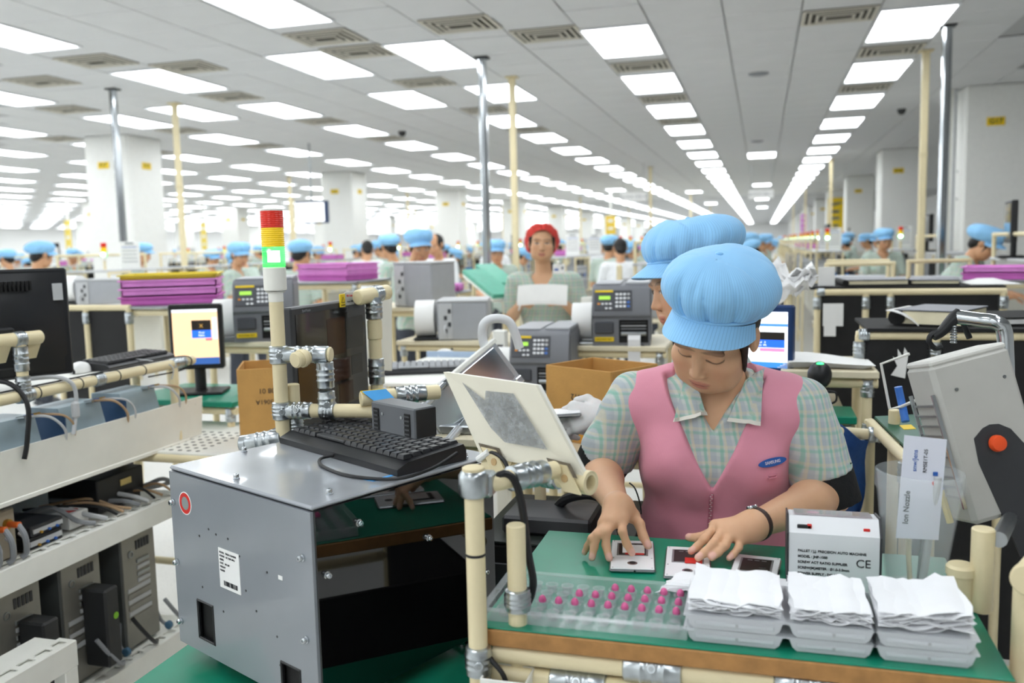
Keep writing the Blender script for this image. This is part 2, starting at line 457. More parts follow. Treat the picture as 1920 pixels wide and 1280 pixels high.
# chrome and cream service poles between floor and ceiling
def pole(x, y, kind, lb):
    t = thing('service_pole', lb, 'pole', (x, y, 0), group='service poles')
    if kind == 'chrome':
        g = G(); g.box((0, 0, CEIL/2), (.075, .075, CEIL-.012), .018); g.obj('shaft', CHROME, t)
        for s in (-1, 1):
            g = G(); g.box((s*.012, -.038, CEIL/2), (.008, .004, CEIL-.03)); g.obj('groove', BLACK, t, smooth=None)
    else:
        g = G(); g.box((0, 0, CEIL/2), (.07, .05, CEIL-.012), .008); g.obj('shaft', CREAM, t)
        g = G(); g.box((0, 0, 2.3), (.074, .054, .05), .004); g.obj('joint_sleeve', CREAM_DK, t)
    g = G(); g.box((0, 0, CEIL-.014), (.13, .12, .014), .003); g.obj('ceiling_flange', DARK if kind == 'chrome' else CREAM_DK, t)
PSIDE = {-6.84: 'left line', -2.6: 'middle line', 1.53: 'right line'}
for x in (-6.84, -2.6, 1.53):
    for j, (y, k) in enumerate(((8.25, 'chrome'), (9.3, 'cream'), (21.5, 'cream'), (34, 'cream'), (47, 'cream'))):
        pole(x, y+(.3 if x > 0 else 0), k, '%s service pole of the %s, %s from the camera' % (k, PSIDE[x], ordn(j)))
for x, nm in ((-11.2, 'second line from left'), (-15.4, 'leftmost line')):
    for j, y in enumerate((13.5, 19.5, 27, 38)):
        pole(x, y, 'cream', 'thin cream service pole of the %s, %s from the camera' % (nm, ordn(j)))
# ============================================================ pipe-frame helpers
PR = .0145
def pipe(par, a, b, r=PR, m=None, name='pipe'):
    return G().cyl(a, b, r, 18, .002).obj(name, m or CREAM, par)
def joint(par, a, b, r=.0195, bolt=True, name='joint'):
    """zinc clamp sleeve with pressed ridges and a bolt"""
    a, b = Vector(a), Vector(b); L = (b-a).length
    prof = [(r-.003, 0), (r, .002)]
    for k in (.3, .5, .7): prof += [(r, L*k-.003), (r+.0015, L*k-.001), (r+.0015, L*k+.001), (r, L*k+.003)]
    prof += [(r, L-.002), (r-.003, L)]
    o = G().ring(a, b, prof, 18).obj(name, ZINC, par)
    if bolt:
        X, Y, Z = frame(a, b); mid = (a+b)/2
        n = (CAMP-mid); n = (n-Z*n.dot(Z)).normalized()
        g = G(); g.cyl(mid+n*(r-.002), mid+n*(r+.004), .0075, 12, .001); bo = g.obj('bolt', ZINC, o)
        G().cyl(mid+n*(r+.003), mid+n*(r+.0055), .004, 6).obj('bolt_socket', STEEL, o)
    return o

# ============================================================ foreground work table
TZ = .93
WOOD = mat('plywood_edge', 'b0804a', .55, noise=.18, scale=40)
t = thing('work_table', 'pipe-frame work table with glossy green mat and plywood edge in the foreground', 'table', (-.05, 1.45, 0), world=True)
G().box((-.045, 1.43, TZ-.016), (.73, .46, .026), .002).obj('tabletop', WOOD, t)
G().box((-.045, 1.43, TZ-.0015), (.726, .456, .003), .001).obj('green_mat', GREEN, t)
for (x, y) in ((.31, 1.23), (-.38, 1.63), (.31, 1.63)):
    pipe(t, (x, y, .0), (x, y, TZ-.03), name='leg')
pipe(t, (-.405, 1.19, 0), (-.405, 1.19, 1.165), name='leg')
G().ring((-.405, 1.19, 1.135), (-.405, 1.19, 1.175), [(.019, 0), (.022, .004), (.022, .032), (.018, .038), (.0145, .04)], 20).obj('post_joint', ZINC, t)
G().ring((-.405, 1.19, 1.172), (-.405, 1.19, 1.18), [(.0165, 0), (.0165, .006), (.013, .008)], 20).obj('post_cap', CREAM_DK, t)
pipe(t, (-.352, 1.225, .82), (-.352, 1.225, 1.085), name='short_post')
joint(t, (-.405, 1.19, .86), (-.405, 1.19, .905)); joint(t, (-.352, 1.225, .95), (-.352, 1.225, .985), bolt=False)
for z in (.885, .852):
    pipe(t, (-.39, 1.215, z), (.31, 1.215, z), name='rail')
for x, z in ((-.19, .885), (-.3, .852), (.02, .885)): joint(t, (x, 1.215, z), (x+.085, 1.215, z))
pipe(t, (-.39, 1.64, .87), (.31, 1.64, .87), name='rail')
for x in (-.38, .31): pipe(t, (x, 1.22, .62), (x, 1.64, .62), name='rail')
G().ring((-.405, 1.19, 1.045), (-.405, 1.19, 1.049), [(.0152, 0), (.0158, .001), (.0158, .003), (.0152, .004)], 18).obj('cable_tie', BLACK, t)
G().box((-.388, 1.43, .48), (.008, .36, .66), .002).obj('darkening_side_board', BLACKM, t)  # added board that darkens the reflection in the chamber's black panel
G().box((-.03, 1.628, .48), (.66, .008, .66), .002).obj('darkening_rear_board', BLACKM, t)  # second black board added to keep the space under the table dark
# bracket carrying the tilted panel
a, b = Vector((-.405, 1.19, 1.15)), Vector((-.315, 1.335, 1.142))
J = a+(b-a)*.12
pipe(t, J, b, name='arm_pipe'); joint(t, a+(b-a)*.42, a+(b-a)*.85, bolt=False)
G().box(a+(b-a)*.15, (.024, .03, .036), .004).obj('post_clamp', ZINC, t)
pa, pb = Vector((-.462, 1.435, 1.118)), Vector((-.258, 1.335, 1.123))
g = G(); g.pipe(pa, pb, .0165, .0125); g.obj('holder_pipe', CREAM, t)
d_ = (pb-pa).normalized()
joint(t, pa+d_*.12, pa+d_*.165, bolt=False)
# black cable hanging from the post and white cable box under the edge
G().tube([(-.4, 1.2, 1.14), (-.37, 1.23, 1.16), (-.35, 1.24, 1.13), (-.34, 1.25, 1.03), (-.335, 1.255, .98), (-.35, 1.26, .94), (-.37, 1.26, .925)], .006, 8).obj('cable', BLACK, t)
u = thing('cable_box', 'open white plastic cable box hanging below the green table corner', 'box', (-.36, 1.19, .8), world=True)
g = G()
for c, s in (((-.36, 1.165, .825), (.07, .003, .085)), ((-.36, 1.215, .825), (.07, .003, .085)), ((-.394, 1.19, .825), (.003, .05, .085)), ((-.326, 1.19, .825), (.003, .05, .085)), ((-.36, 1.19, .784), (.07, .05, .003))): g.box(c, s, .001)
g.obj('shell', WHITE, u)
G().tube([(-.40, 1.2, .9), (-.385, 1.19, .885), (-.365, 1.185, .865), (-.355, 1.185, .83)], .004, 8).obj('cable', BLACK, u)

# tilted cream panel on the bracket, seen from the back
nn = Vector((0, 0, 1))
TL, TR, BR, BL = Vector((-.555, 1.478, 1.275)), Vector((-.355, 1.372, 1.272)), Vector((-.268, 1.325, 1.137)), Vector((-.468, 1.42, 1.137))
t = thing('tilted_panel', 'cream tilted panel with a clear plastic bag taped on its back', 'panel', (-.4, 1.39, 1.1), world=True)
BONE = mat('bone_plastic', 'e9e4d2', .45, noise=.02)
g = G(); g.slab([TL, BL, BR, TR], .006); g.obj('back_shell', BONE, t)
pn = (BL-TL).cross(TR-TL).normalized()
g = G(); g.slab([q-pn*.0065 for q in (TL, BL, BR, TR)], .007); g.obj('front_shell', IVORY, t)
def pq(u_, v_, h=0): return TL+(TR-TL)*u_+(BL-TL)*v_+pn*h
BAG = mat('bag_film', 'aab0b8', .15, noise=.3, scale=60, trans=.55, alpha=.85, bump=.5, bscale=120)
g = G(); g.add([pq(.18, .1, .0006), pq(.36, .28, .0012), pq(.42, .16, .001), pq(.72, .14, .0006), pq(.80, .74, .001), pq(.36, .76, .0006), pq(.28, .62, .0012)], [(0, 1, 2, 3, 4, 5, 6)]); g.f = [f if (g.v[1]-g.v[0]).cross(g.v[5]-g.v[0]).dot(pn) > 0 else f[::-1] for f in g.f]
g.prism([(0, 0), (.001, 0), (0, .001)], .0002, pq(.3, .5, .0005), (TR-TL).normalized(), (BL-TL).normalized()); g.obj('taped_bag', BAG, t)
SMUDGE = mat('adhesive_residue', '6f6658', .8, noise=.3, scale=80)
for u0 in (.06, .76):
    g = G(); g.slab([pq(u0-.02, .84, .0005), pq(u0-.02, 1.0, .0005), pq(u0+.2, 1.0, .0005), pq(u0+.2, .85, .0005)], .0005); g.obj('adhesive_residue', SMUDGE, t, smooth=None)
    c0, c1 = pq(u0, .88, .003), pq(u0+.16, .88, .003)
    e0 = c0+(BL-TL)*.30; e1 = c1+(BL-TL)*.30
    g = G(); g.slab([c0, e0, e1, c1], .003); k = g.obj('clip', CREAM_DK, t)
    mid = (c0+c1+e0+e1)/4
    g = G(); g.cyl(mid-pn*.0, mid+pn*.0012, .0065, 14); g.obj('clip_hole', mat('clip_hole', 'c9a878', .6), k)
    q0 = pa+d_*((e0-pa).dot(d_)); g = G(); g.pipe(q0-d_*.002, q0+d_*.036, .0195, .0168); g.obj('clip_collar', CREAM_DK, t)
G().tube([pa+Vector((.0, -.01, .02)), pa+Vector((.02, -.03, .03)), pa+Vector((.05, -.055, .02)), pa+Vector((.062, -.075, -.01))], .0035, 8).obj('cable', BLACK, t)
G().tube([pa+Vector((-.012, -.012, .012)), pa+Vector((.012, -.026, .03))], .006, 8).obj('cable_label', PAPER, t)

# ============================================================ phones and things on the mat
PHW = mat('phone_white', 'f4f5f7', .25, noise=.01, coat=.5); PHS = mat('phone_silver_rim', 'aeb1b6', .25, .9, noise=.02)
PHG = mat('phone_bay_grey', 'a3a5a8', .35, .6, noise=.03); PHB = mat('phone_bay_black', '26211f', .35, noise=.1)
def phone(label, loc, rz, battery):
    t = thing('phone', label, 'phone', loc, rz, group='opened phones on the green mat')
    W_, H_ = .08, .15
    g = G(); g.box((0, 0, .004), (W_, H_, .007), .0034); g.obj('rim', PHS, t)
    g = G(); g.box((0, 0, .0078), (W_-.004, H_-.004, .0016), .0007); b = g.obj('back_frame', PHW, t)
    g = G(); g.box((0, .024, .0088), (.056, .066, .0008), .0002); bay = g.obj('battery_bay', PHG, t)
    g = G(); g.box((0, .024, .0093), (.049, .059, .0006)); g.obj('bay_floor', PHB, bay, smooth=None)
    if battery == 'white':
        g = G(); g.box((.002, .022, .0102), (.04, .042, .001), .0003); g.obj('battery_sticker', PAPER, bay)
        g = G(); g.box((.004, -.002, .0100), (.034, .008, .001)); g.obj('red_label', RED, bay, smooth=None)
    if battery == 'red':
        g = G(); g.box((.01, .0, .0100), (.03, .026, .001)); g.obj('red_label', RED, bay, smooth=None)
    if battery == 'lines':
        for k in range(2): g = G(); g.box((.012, .012-.016*k, .0097), (.012, .0012, .0004)); g.obj('contact', PHS, bay, smooth=None)
    for k in range(3): g = G(); g.box((-.012+.012*k, .045, .0098), (.008, .002, .0006)); g.obj('bay_marking', PHG, bay, smooth=None)
    g = G(); g.ring((0, -.046, .0086), (0, -.046, .0092), [(.009, 0), (.009, .0004), (.007, .0006)], 18); c = g.obj('camera_opening', PHS, t)
    g = G(); g.ring((0, -.046, .0088), (0, -.046, .0096), [(.006, 0), (.006, .0006)], 16); g.obj('lens', BLACK, c)
    g = G(); g.cyl((.004, -H_/2+.001, .0045), (.004, -H_/2-.0004, .0045), .002, 12); g.obj('port', BLACK, t)
    for sx in (-1, 1):
        for sy in (-.068, -.02, .068): g = G(); g.cyl((sx*.034, sy, .0084), (sx*.034, sy, .0090), .0014, 8); g.obj('screw', STEEL, t)
    return t
phone('opened white phone with white battery sticker under the worker\'s right fingers', (-.222, 1.535, TZ), radians(8), 'white')
phone('opened white phone with red label under the worker\'s left hand', (-.122, 1.52, TZ), radians(4), 'red')
phone('opened white phone with empty dark battery bay beside the white tester box', (-.008, 1.50, TZ), radians(-5), 'lines')

# white tester box
t = thing('tester_box', 'white tester box with printed lettering and CE mark on the mat', 'device', (.115, 1.49, TZ), world=True)
bx, by, wx, wy = .115, 1.495, .138, .085
prof = [(0, 0), (wy, 0), (wy, .105), (wy*.25, .115), (0, .092)]
g = G(); g.prism(prof, wx, (bx-wx/2, by-wy/2, TZ+.003), (0, 1, 0), (0, 0, 1)); g.obj('casing', mat('tester_white', 'eceef1', .35, noise=.01), t)
for sx in (-1, 1):
    g = G(); g.prism([(-.002, -.0), (wy+.002, 0), (wy+.002, .108), (wy*.25, .119), (-.003, .093)], .0025, (bx+sx*(wx/2+.0008)-(.0025 if sx < 0 else 0), by-wy/2, TZ+.002), (0, 1, 0), (0, 0, 1)); g.obj('side_plate', DARK, t)
yf = by-wy/2-.0006
for i, s in enumerate(('PALLET / J.J. PRECISION AUTO MACHINE', 'MODEL : JHP-1000', 'SCREW ACT RATIO SUPPLIER', 'SCREW(M)METER : Ø1.0-3.0mm', 'POWER SUPPLY : DC 12V')):
    text(s, .0058, (bx-.055, yf, TZ+.066-.0095*i), (1, 0, 0), (0, 0, 1), INK, t, align='LEFT', bold=.0001)
text('CE', .019, (bx+.045, yf, TZ+.05), (1, 0, 0), (0, 0, 1), INK, t)
sl = Vector((0, wy*.25, .023)).normalized(); nl = Vector((1, 0, 0)).cross(sl)
ot = Vector((bx, by-wy/2, TZ+.095)); 
g = G(); g.box(ot+Vector((-.045, 0, 0))+sl*.012, (.022, .006, .006), .001); g.obj('rocker_switch', BLACK, t); g = G(); g.box(ot+Vector((-.037, 0, .001))+sl*.012, (.007, .006, .007), .001); g.obj('switch_lamp', RED, t)
g = G(); g.box(ot+Vector((.05, 0, 0))+sl*.012, (.01, .004, .005), .001); g.obj('indicator', RED, t)
g = G(); g.slab([(bx-.06, by-wy*.2, TZ+.1205), (bx+.06, by-wy*.2, TZ+.1205), (bx+.06, by+wy*.42, TZ+.1125), (bx-.06, by+wy*.42, TZ+.1125)], .002); g.obj('clear_lid', mat('clear_lid', 'e8dfe3', .08, trans=.6, noise=.05), t)
g = G(); g.ell((bx-.03, by-.002, TZ+.1185), (.01, .006, .0015)); g.obj('lid_emblem', mat('emblem_mauve', 'b89aa4', .5), t)

# clear blister tray with rows of pink plugs
CLEAR = mat('clear_plastic', 'e6eef0', .06, noise=0, alpha=.13)
CLEARB = mat('clear_plastic_rib', 'e9f0f2', .08, noise=0, alpha=.16)
t = thing('blister_tray', 'clear plastic blister tray with rows of pink plugs at table front', 'tray', (-.25, 1.29, TZ), world=True)
tx, ty, tw, td = -.25, 1.297, .30, .15
g = G(); g.box((tx, ty, TZ+.0015), (tw, td, .002)); g.obj('tray_floor', CLEAR, t, smooth=None)
g = G()
for s in (-1, 1):
    g.box((tx+s*tw/2, ty, TZ+.011), (.0015, td, .02)); g.box((tx, ty+s*td/2, TZ+.011), (tw, .0015, .02))
    g.box((tx+s*(tw/2+.005), ty, TZ+.021), (.012, td+.02, .0015)); g.box((tx, ty+s*(td/2+.005), TZ+.021), (tw, .012, .0015))
g.obj('tray_rim', CLEARB, t, smooth=None)
PLUG = mat('pink_plug', 'e36aa0', .4, noise=.05)
plug_me = G().ring((0, 0, 0), (0, 0, 1), [(.0055, 0), (.006, .004), (.0045, .008), (.002, .010)], 10).mesh('plug', PLUG, 40)
cup_me = G().ring((0, 0, 0), (0, 0, 1), [(.0085, 0), (.0095, .010), (.0105, .011), (.0105, .0125), (.008, .0125), (.007, .002)], 12).mesh('pocket', CLEARB, 40)
for j in range(4):
    for i in range(11):
        x, y = tx-tw/2+.02+i*.026, ty-td/2+.022+j*.035
        o = put('pocket', cup_me, t); o.location = Vector((x, y, TZ+.003))-Vector((0, 0, 0)); o.matrix_parent_inverse = BASE[t.name].inverted()
        if (j == 1) or (j == 2 and i > 3) or (j == 3 and i > 5):
            o = put('plug', plug_me, t); o.location = (x, y+.004, TZ+.013); o.matrix_parent_inverse = BASE[t.name].inverted()

# white translucent trays filled with film sheets
FROST = mat('frosted_plastic', 'f1f4f8', .3, noise=.01, trans=.35, alpha=.9)
FILM = mat('white_film', 'f6f7fa', .6, noise=.02, sss=0)
for i, (x, w, lb) in enumerate(((-.034, .135, 'left frosted tray of white film pieces beside the blister tray'), (.095, .112, 'middle frosted tray heaped with white film pieces'), (.215, .125, 'right frosted tray with jagged white film standing up'))):
    t = thing('film_tray', lb, 'tray', (x, 1.275, TZ), world=True, group='frosted trays on the table front')
    y0, y1 = 1.222, 1.36
    for lev in range(2):
        z = TZ+.001+.020*lev
        g = G(); wb = w-.012; prof = [(-wb/2+.006, 0), (wb/2-.006, 0), (wb/2, .005), (w/2-.002, .016), (w/2+.003, .017), (w/2+.003, .019), (-w/2-.003, .019), (-w/2-.003, .017), (-w/2+.002, .016), (-wb/2, .005)]
        g.prism(prof, y1-y0, (x, y1, z), (1, 0, 0), (0, 0, 1)); tr = g.obj('tray', FROST, t)
        g = G(); g.box((x, y0-.001, z+.009), (w*.8, .0012, .006), .0004); g.obj('tray_lip', FROST, tr)
        g = G(); g.box((x+.004, y0-.0022, z+.009), (.004, .0012, .004)); g.obj('tray_mark', LGREY, tr, smooth=None)
    random.seed(40+i)
    for k in range(9):
        rows = []
        hh = .012+.006*k*(.6 if i < 2 else .75)
        for j in range(5):
            r = []
            for q in range(9):
                u_ = q/8; v_ = j/4
                zz = TZ+.040+hh*.42+.004*sin(u_*9+k*1.7)+.003*random.random()+(.012*u_*k/8 if i == 2 else 0)
                if j == 4: zz += .006*random.random()
                r.append((x-w/2+.004+(w-.008)*u_+random.uniform(-.004, .004)*(1 if k > 4 else .3), y0+.006+(y1-y0-.012)*v_+random.uniform(-.006, .006), zz))
            rows.append(r)
        G().sheet(rows, .0008).obj('film_sheet', FILM, t, smooth=60)
# loose crumpled film over the phone
t = thing('crumpled_film', 'loose crumpled sheet of white film lying over the middle phone', 'film', (-.07, 1.41, TZ), world=True)
random.seed(3); rows = []
for j in range(9):
    r = []
    for i in range(13):
        u_, v_ = i/12, j/8
        e = .012*math.sin(9*u_)*(1 if j in (0, 8) else 0)
        r.append((-.16+.20*u_+.02*v_+random.uniform(-.003, .003), 1.36+.105*v_*(1-.35*abs(u_-.45))+e, TZ+.011+.012*math.sin(pi*u_)*math.sin(pi*min(1, v_+.1))+random.uniform(-.0035, .0035)))
    rows.append(r)
G().sheet(rows, .0008).obj('sheet', FILM, t, smooth=60)

# clear tapered cup with tools, cream cap post
t = thing('clear_cup', 'tall clear plastic tapered cup holding a wrapped nozzle card', 'cup', (.245, 1.50, TZ), world=True)
cx, cy = .243, 1.50
g = G(); g.ring((cx, cy, TZ+.0005), (cx+.004, cy, TZ+.2), [(.04, 0), (.043, .002), (.064, .165), (.067, .168), (.067, .194), (.064, .196), (.062, .17), (.041, .006)], 36, True); g.obj('cup_wall', CLEARB, t)
g = G(); g.cyl((cx, cy, TZ+.0006), (cx, cy, TZ+.004), .042, 28); g.obj('cup_base', CLEARB, t)
for k, (dx, dy, m, r) in enumerate(((-.01, .0, CREAM_DK, .004), (.012, .012, STEEL, .003), (.018, -.008, LGREY, .006))):
    g = G(); g.cyl((cx+dx*.6, cy+dy*.6, TZ+.006), (cx+dx*1.6, cy+dy*1.6, TZ+.15+.02*k), r, 10, .001); g.obj('tool', m, t)
c0 = Vector((cx+.0, cy-.02, TZ+.12)); 
cardM = mat('label_card', 'dde0ec', .5, noise=.01)
cX = Vector((1, .15, -.03)).normalized(); cY = Vector((.06, .12, 1)).normalized()
t2 = thing('label_card', 'pale grey printed nozzle card standing in the clear cup', 'card', c0, world=True)
g = G(); g.prism([(-.032, -.03), (.032, -.03), (.034, .13), (-.03, .135)], .003, c0, cX, cY); g.obj('card', cardM, t2)
cn = cX.cross(cY).normalized()
text('Ion Nozzle', .012, c0+cX*-.02+cY*.02-cn*.0006*-1+cn*.0032, cY, -cX, INK, t2, bold=.0002)
text('snw/Jens', .010, c0+cX*-.012+cY*.095+cn*.0033, cY, -cX, BLUE, t2)
text('RMSE1T-05', .008, c0+cX*.004+cY*.095+cn*.0033, cY, -cX, INK, t2)
g = G(); g.cyl(c0+cX*.02+cY*.06+cn*.003, c0+cX*.02+cY*.06+cn*.0045, .004, 14); g.obj('red_dot', RED, t2)
g = G(); g.box(c0+cX*.02+cY*.075+cn*.0035, (.007, .002, .006)); g.obj('blue_patch', BLUE, t2, smooth=None)

# cream capped stub and posts at the right end of the table
t = thing('capped_stub', 'short cream capped pipe stub standing in front of the clear cup', 'pipe', (.295, 1.43, TZ), world=True)
G().cyl((.297, 1.43, TZ), (.297, 1.43, TZ+.056), .0195, 22, .002).obj('stub', CREAM_DK, t)
G().ring((.297, 1.43, TZ+.054), (.297, 1.43, TZ+.07), [(.0215, 0), (.0215, .012), (.018, .016)], 22).obj('cap', CREAM, t)
t = thing('corner_stand', 'cream pipe frame with capped crossbar end at the right table edge', 'frame', (.345, 1.36, 0), world=True)
pipe(t, (.352, 1.30, 0), (.352, 1.30, 1.03), .0165, name='post'); pipe(t, (.325, 1.425, TZ), (.325, 1.425, 1.06), .0165, name='post')
pipe(t, (.345, 1.262, 1.045), (.47, 1.52, 1.045), .0215, name='crossbar')
G().ring((.346, 1.264, 1.045), (.340, 1.251, 1.045), [(.0225, 0), (.0225, .01), (.02, .013)], 24).obj('end_cap', CREAM_DK, t)
G().tube([(.375, 1.30, 1.05), (.40, 1.31, 1.0), (.40, 1.32, .9), (.40, 1.33, .6), (.4, 1.33, .0)], .018, 10).obj('black_hose', BLACK, t)
G().tube([(.52, 1.35, .96), (.44, 1.32, .985), (.385, 1.29, .96), (.372, 1.27, .9), (.378, 1.26, .8), (.38, 1.26, .0)], .004, 8).obj('green_cable', mat('green_cable', '1f8f62', .4), t)
G().tube([(.352, 1.284, .98), (.37, 1.275, .972), (.385, 1.285, .962), (.372, 1.30, .958)], .0035, 8).obj('cable_tie', BLACK, t)

# grey ioniser head on its bracket
t = thing('ioniser', 'grey tilted ioniser head with black bracket and orange knob', 'device', (.37, 1.42, 1.05), world=True)
dv = Vector((.26, -.10, -.95)).normalized()          # down along the head
wv = Vector((.9, .38, .22)); wv = (wv-dv*wv.dot(dv)).normalized()
fv = wv.cross(dv).normalized()
o0 = P(1797, 690, 1.55)
def iq(a, b, c): return o0+wv*a+dv*b+fv*c
ION = mat('ioniser_grey', 'bdbcb6', .5, noise=.03)
RI = Matrix((wv, fv, dv)).transposed()
g = G(); g.box(iq(0, .12, 0), (.15, .085, .28), .008, RI); g.obj('housing', ION, t)
g = G(); g.box(iq(.0, -.022, .0), (.144, .08, .012), .004, RI); g.obj('top_cover', mat('ioniser_light', 'd6d5cf', .5), t)
side = 1 if fv.dot(CAMP-o0) > 0 else -1
# side bracket facing the camera
nb = fv*side
bpoly = [(-.034, .118), (-.014, .105), (.0, .102), (.016, .105), (.034, .118), (.062, .17), (.11, .33), (-.012, .33), (-.038, .16)]
g = G(); g.prism(bpoly if side < 0 else bpoly[::-1], .004*(1), iq(0, 0, 0)+nb*.044, wv, dv) ; g.obj('bracket', DARK, t)
g = G(); kc = iq(.0, .135, 0)+nb*.047; g.ring(kc, kc+nb*.02, [(.0145, 0), (.0145, .004), (.0125, .010), (.009, .011)], 22); g.obj('orange_knob', mat('orange_knob', 'f0582a', .35), t)
for (a, b) in ((.05, .03), (-.04, .03)): 
    g = G(); kc = iq(a, b, 0)+nb*.043; g.cyl(kc, kc+nb*.002, .003, 10); g.obj('screw', STEEL, t)
for k in range(10):
    g = G(); g.box(iq(-.079, .05+.018*k, 0), (.004, .07, .003), 0, RI); g.obj('outlet_bar', STEEL, t, smooth=None)
for s in (-1, 1):
    g = G(); g.box(iq(-.08, .13, s*.036), (.006, .004, .2), 0, RI); g.obj('outlet_rail', CHROME, t, smooth=None)
g = G(); g.ell(iq(-.05, .10, -.06), (.02, .02, .02)); 
g = G(); g.cyl(iq(.02, .27, 0), Vector((.345, 1.42, 1.045)), .012, 12); g.obj('mount_stem', STEEL, t)
# blue and yellow strip behind it
g = G(); q = iq(-.085, .16, .03)
g.tube([iq(-.083, .2, .02), iq(-.082, .26, .02)], .006, 8); g.obj('yellow_tape', YELLOW, t)
g = G(); g.tube([iq(-.084, .13, .02), iq(-.083, .2, .02)], .007, 8); g.obj('blue_tape', BLUE, t)
# ============================================================ grey test chamber with keyboard
BZ = 1.09; BB = .735
cl, cf, cr = Vector((-1.105, 1.42, 0)), Vector((-.695, 1.23, 0)), Vector((-.525, 1.63, 0))
ax = (cf-cl).normalized(); ay = Vector((-ax.y, ax.x, 0)); bw = (cf-cl).length; bd = (cr-cf).dot(ay)
def bq(u_, v_, z): return cl+ax*u_+ay*v_+Vector((0, 0, z))
CH = mat('chamber_grey', '8f949a', .22, noise=.03, scale=8, coat=.4)
ACR = mat('black_acrylic', '060607', .04, noise=0, coat=1)
t = thing('test_chamber', 'grey metal test chamber with glossy black side panel and screws', 'machine', bq(bw/2, bd/2, BB-.04), world=True)
zc = Vector((0, 0, 1)); RB = Matrix((ax, ay, zc)).transposed()
g = G(); g.box(bq(bw/2, bd/2, (BZ+BB)/2), (bw-.012, bd-.012, BZ-BB-.012), 0, RB); g.obj('core', BLACKM, t, smooth=None)
g = G(); g.box(bq(bw/2, bd/2, BZ-.004), (bw+.004, bd+.004, .008), .003, RB); top = g.obj('top_plate', mat('chamber_top', 'a3a7ad', .14, noise=.02, coat=.6), t)
# front plate with two handle slots, made from strips around them
fz0, fz1 = BB, BZ-.010
slots = ((.075, .135, .762, .842), (.345, .405, .722+.02, .80))
def plate(u0, u1, z0, z1): 
    if u1-u0 > 1e-4 and z1-z0 > 1e-4: gp.box(bq((u0+u1)/2, -.001, (z0+z1)/2), (u1-u0, .006, z1-z0), 0, RB)
gp = G(); xs = [0, slots[0][0], slots[0][1], slots[1][0], slots[1][1], bw]
plate(xs[0], xs[1], fz0, fz1); plate(xs[2], xs[3], fz0, fz1); plate(xs[4], xs[5], fz0, fz1)
for (u0, u1, z0, z1) in slots: plate(u0, u1, fz0, z0); plate(u0, u1, z1, fz1)
gp.obj('front_plate', CH, t, smooth=None)
for (u0, u1, z0, z1) in slots:
    g = G(); w = .005
    for a, b, c, d in ((u0, u0+w, z0, z1), (u1-w, u1, z0, z1), (u0, u1, z0, z0+w), (u0, u1, z1-w, z1)): g.box(bq((a+b)/2, -.002, (c+d)/2), (b-a, .008, d-c), .002, RB)
    g.obj('slot_rim', BLACK, t)
g = G(); g.box(bq(bw+.0005, bd/2, (BB+BZ)/2-.004), (.005, bd-.004, BZ-BB-.01), .001, RB); g.obj('black_side_panel', ACR, t)
g = G(); g.box(bq(-.0005, bd/2, (BB+BZ)/2-.004), (.005, bd-.004, BZ-BB-.01), .001, RB); g.obj('side_panel', CH, t)
scr = G().ring((0, 0, 0), (0, 0, 1), [(.0065, 0), (.0065, .003), (.005, .0034), (.005, .009), (.0042, .010), (.0022, .010), (.0022, .007)], 14).mesh('screw', CHROME, 40)
def screw(pos, n, par=t):
    o = put('screw', scr, par); o.matrix_parent_inverse = BASE[t.name].inverted()
    X, Y, Z = frame((0, 0, 0), n); o.matrix_basis = Matrix(((X.x, Y.x, Z.x, pos[0]), (X.y, Y.y, Z.y, pos[1]), (X.z, Y.z, Z.z, pos[2]), (0, 0, 0, 1)))
for u_, v_ in ((.02, .15), (.2, .02), (.42, .06), (.43, .38), (.02, .38), (.2, .41)): screw(bq(u_, v_, BZ), zc)
for u_, z in ((.012, 1.02), (.012, .9), (.012, .78), (bw-.025, 1.0), (bw-.025, .86)): screw(bq(u_, -.004, z), -ay)
for v_, z in ((.02, .97), (.09, 1.04), (.25, .97), (.38, 1.07), (.40, .86)): screw(bq(bw+.003, v_, z), ax)
# stickers
def fdisc(u_, z, r0, r1, m, nm, h):
    g = G(); g.ring(bq(u_, -.004, z), bq(u_, -.004-1, z), [(r1, 0), (r1, h), (r0, h), (r0, 0)], 28, True); g.obj(nm, m, t)
fdisc(.055, 1.025, .013, .0205, RED, 'red_ring_sticker', .0006); fdisc(.055, 1.025, .0205, .0225, PAPER, 'sticker_border', .0004)
fdisc(.055, 1.025, .0001, .0128, mat('sticker_grey', '8a9492', .5), 'sticker_centre', .0005)
g = G(); g.box(bq(.20, -.0046, .925), (.068, .0012, .075), 0, RB); lab = g.obj('paper_label', PAPER, t, smooth=None)
for i, s in enumerate(('MODEL   PRESS CHAMBER', 'POWER   AC 220V 60Hz', 'SERIAL', 'DATE   2012.08', 'WEIGHT', 'MAKER')):
    text(s, .0048, bq(.170, -.0054, .955-.0068*i), ax, zc, INK, lab, align='LEFT')
random.seed(5); u_ = .18
while u_ < .225:
    w = random.choice((.0008, .0014, .0022)); g = G(); g.box(bq(u_+w/2, -.0054, .898), (w, .0005, .009), 0, RB); g.obj('barcode_bar', INK, lab, smooth=None); u_ += w+random.choice((.0008, .0015))
for u_, z in ((.1, .97), (.135, .99), (.16, .985), (.2, .985), (.235, .96), (.25, .90), (.1, .87), (.17, .84), (.32, .95), (.28, .87), (.34, .84), (.345, .79)):
    g = G(); g.cyl(bq(u_, -.0041, z), bq(u_, -.0048, z), .0022, 10); g.obj('rivet_hole', DARK, t)
g = G(); g.box(bq(.36, -.0046, .95), (.012, .001, .007), 0, RB); g.obj('tape_scrap', PAPER, t, smooth=None)
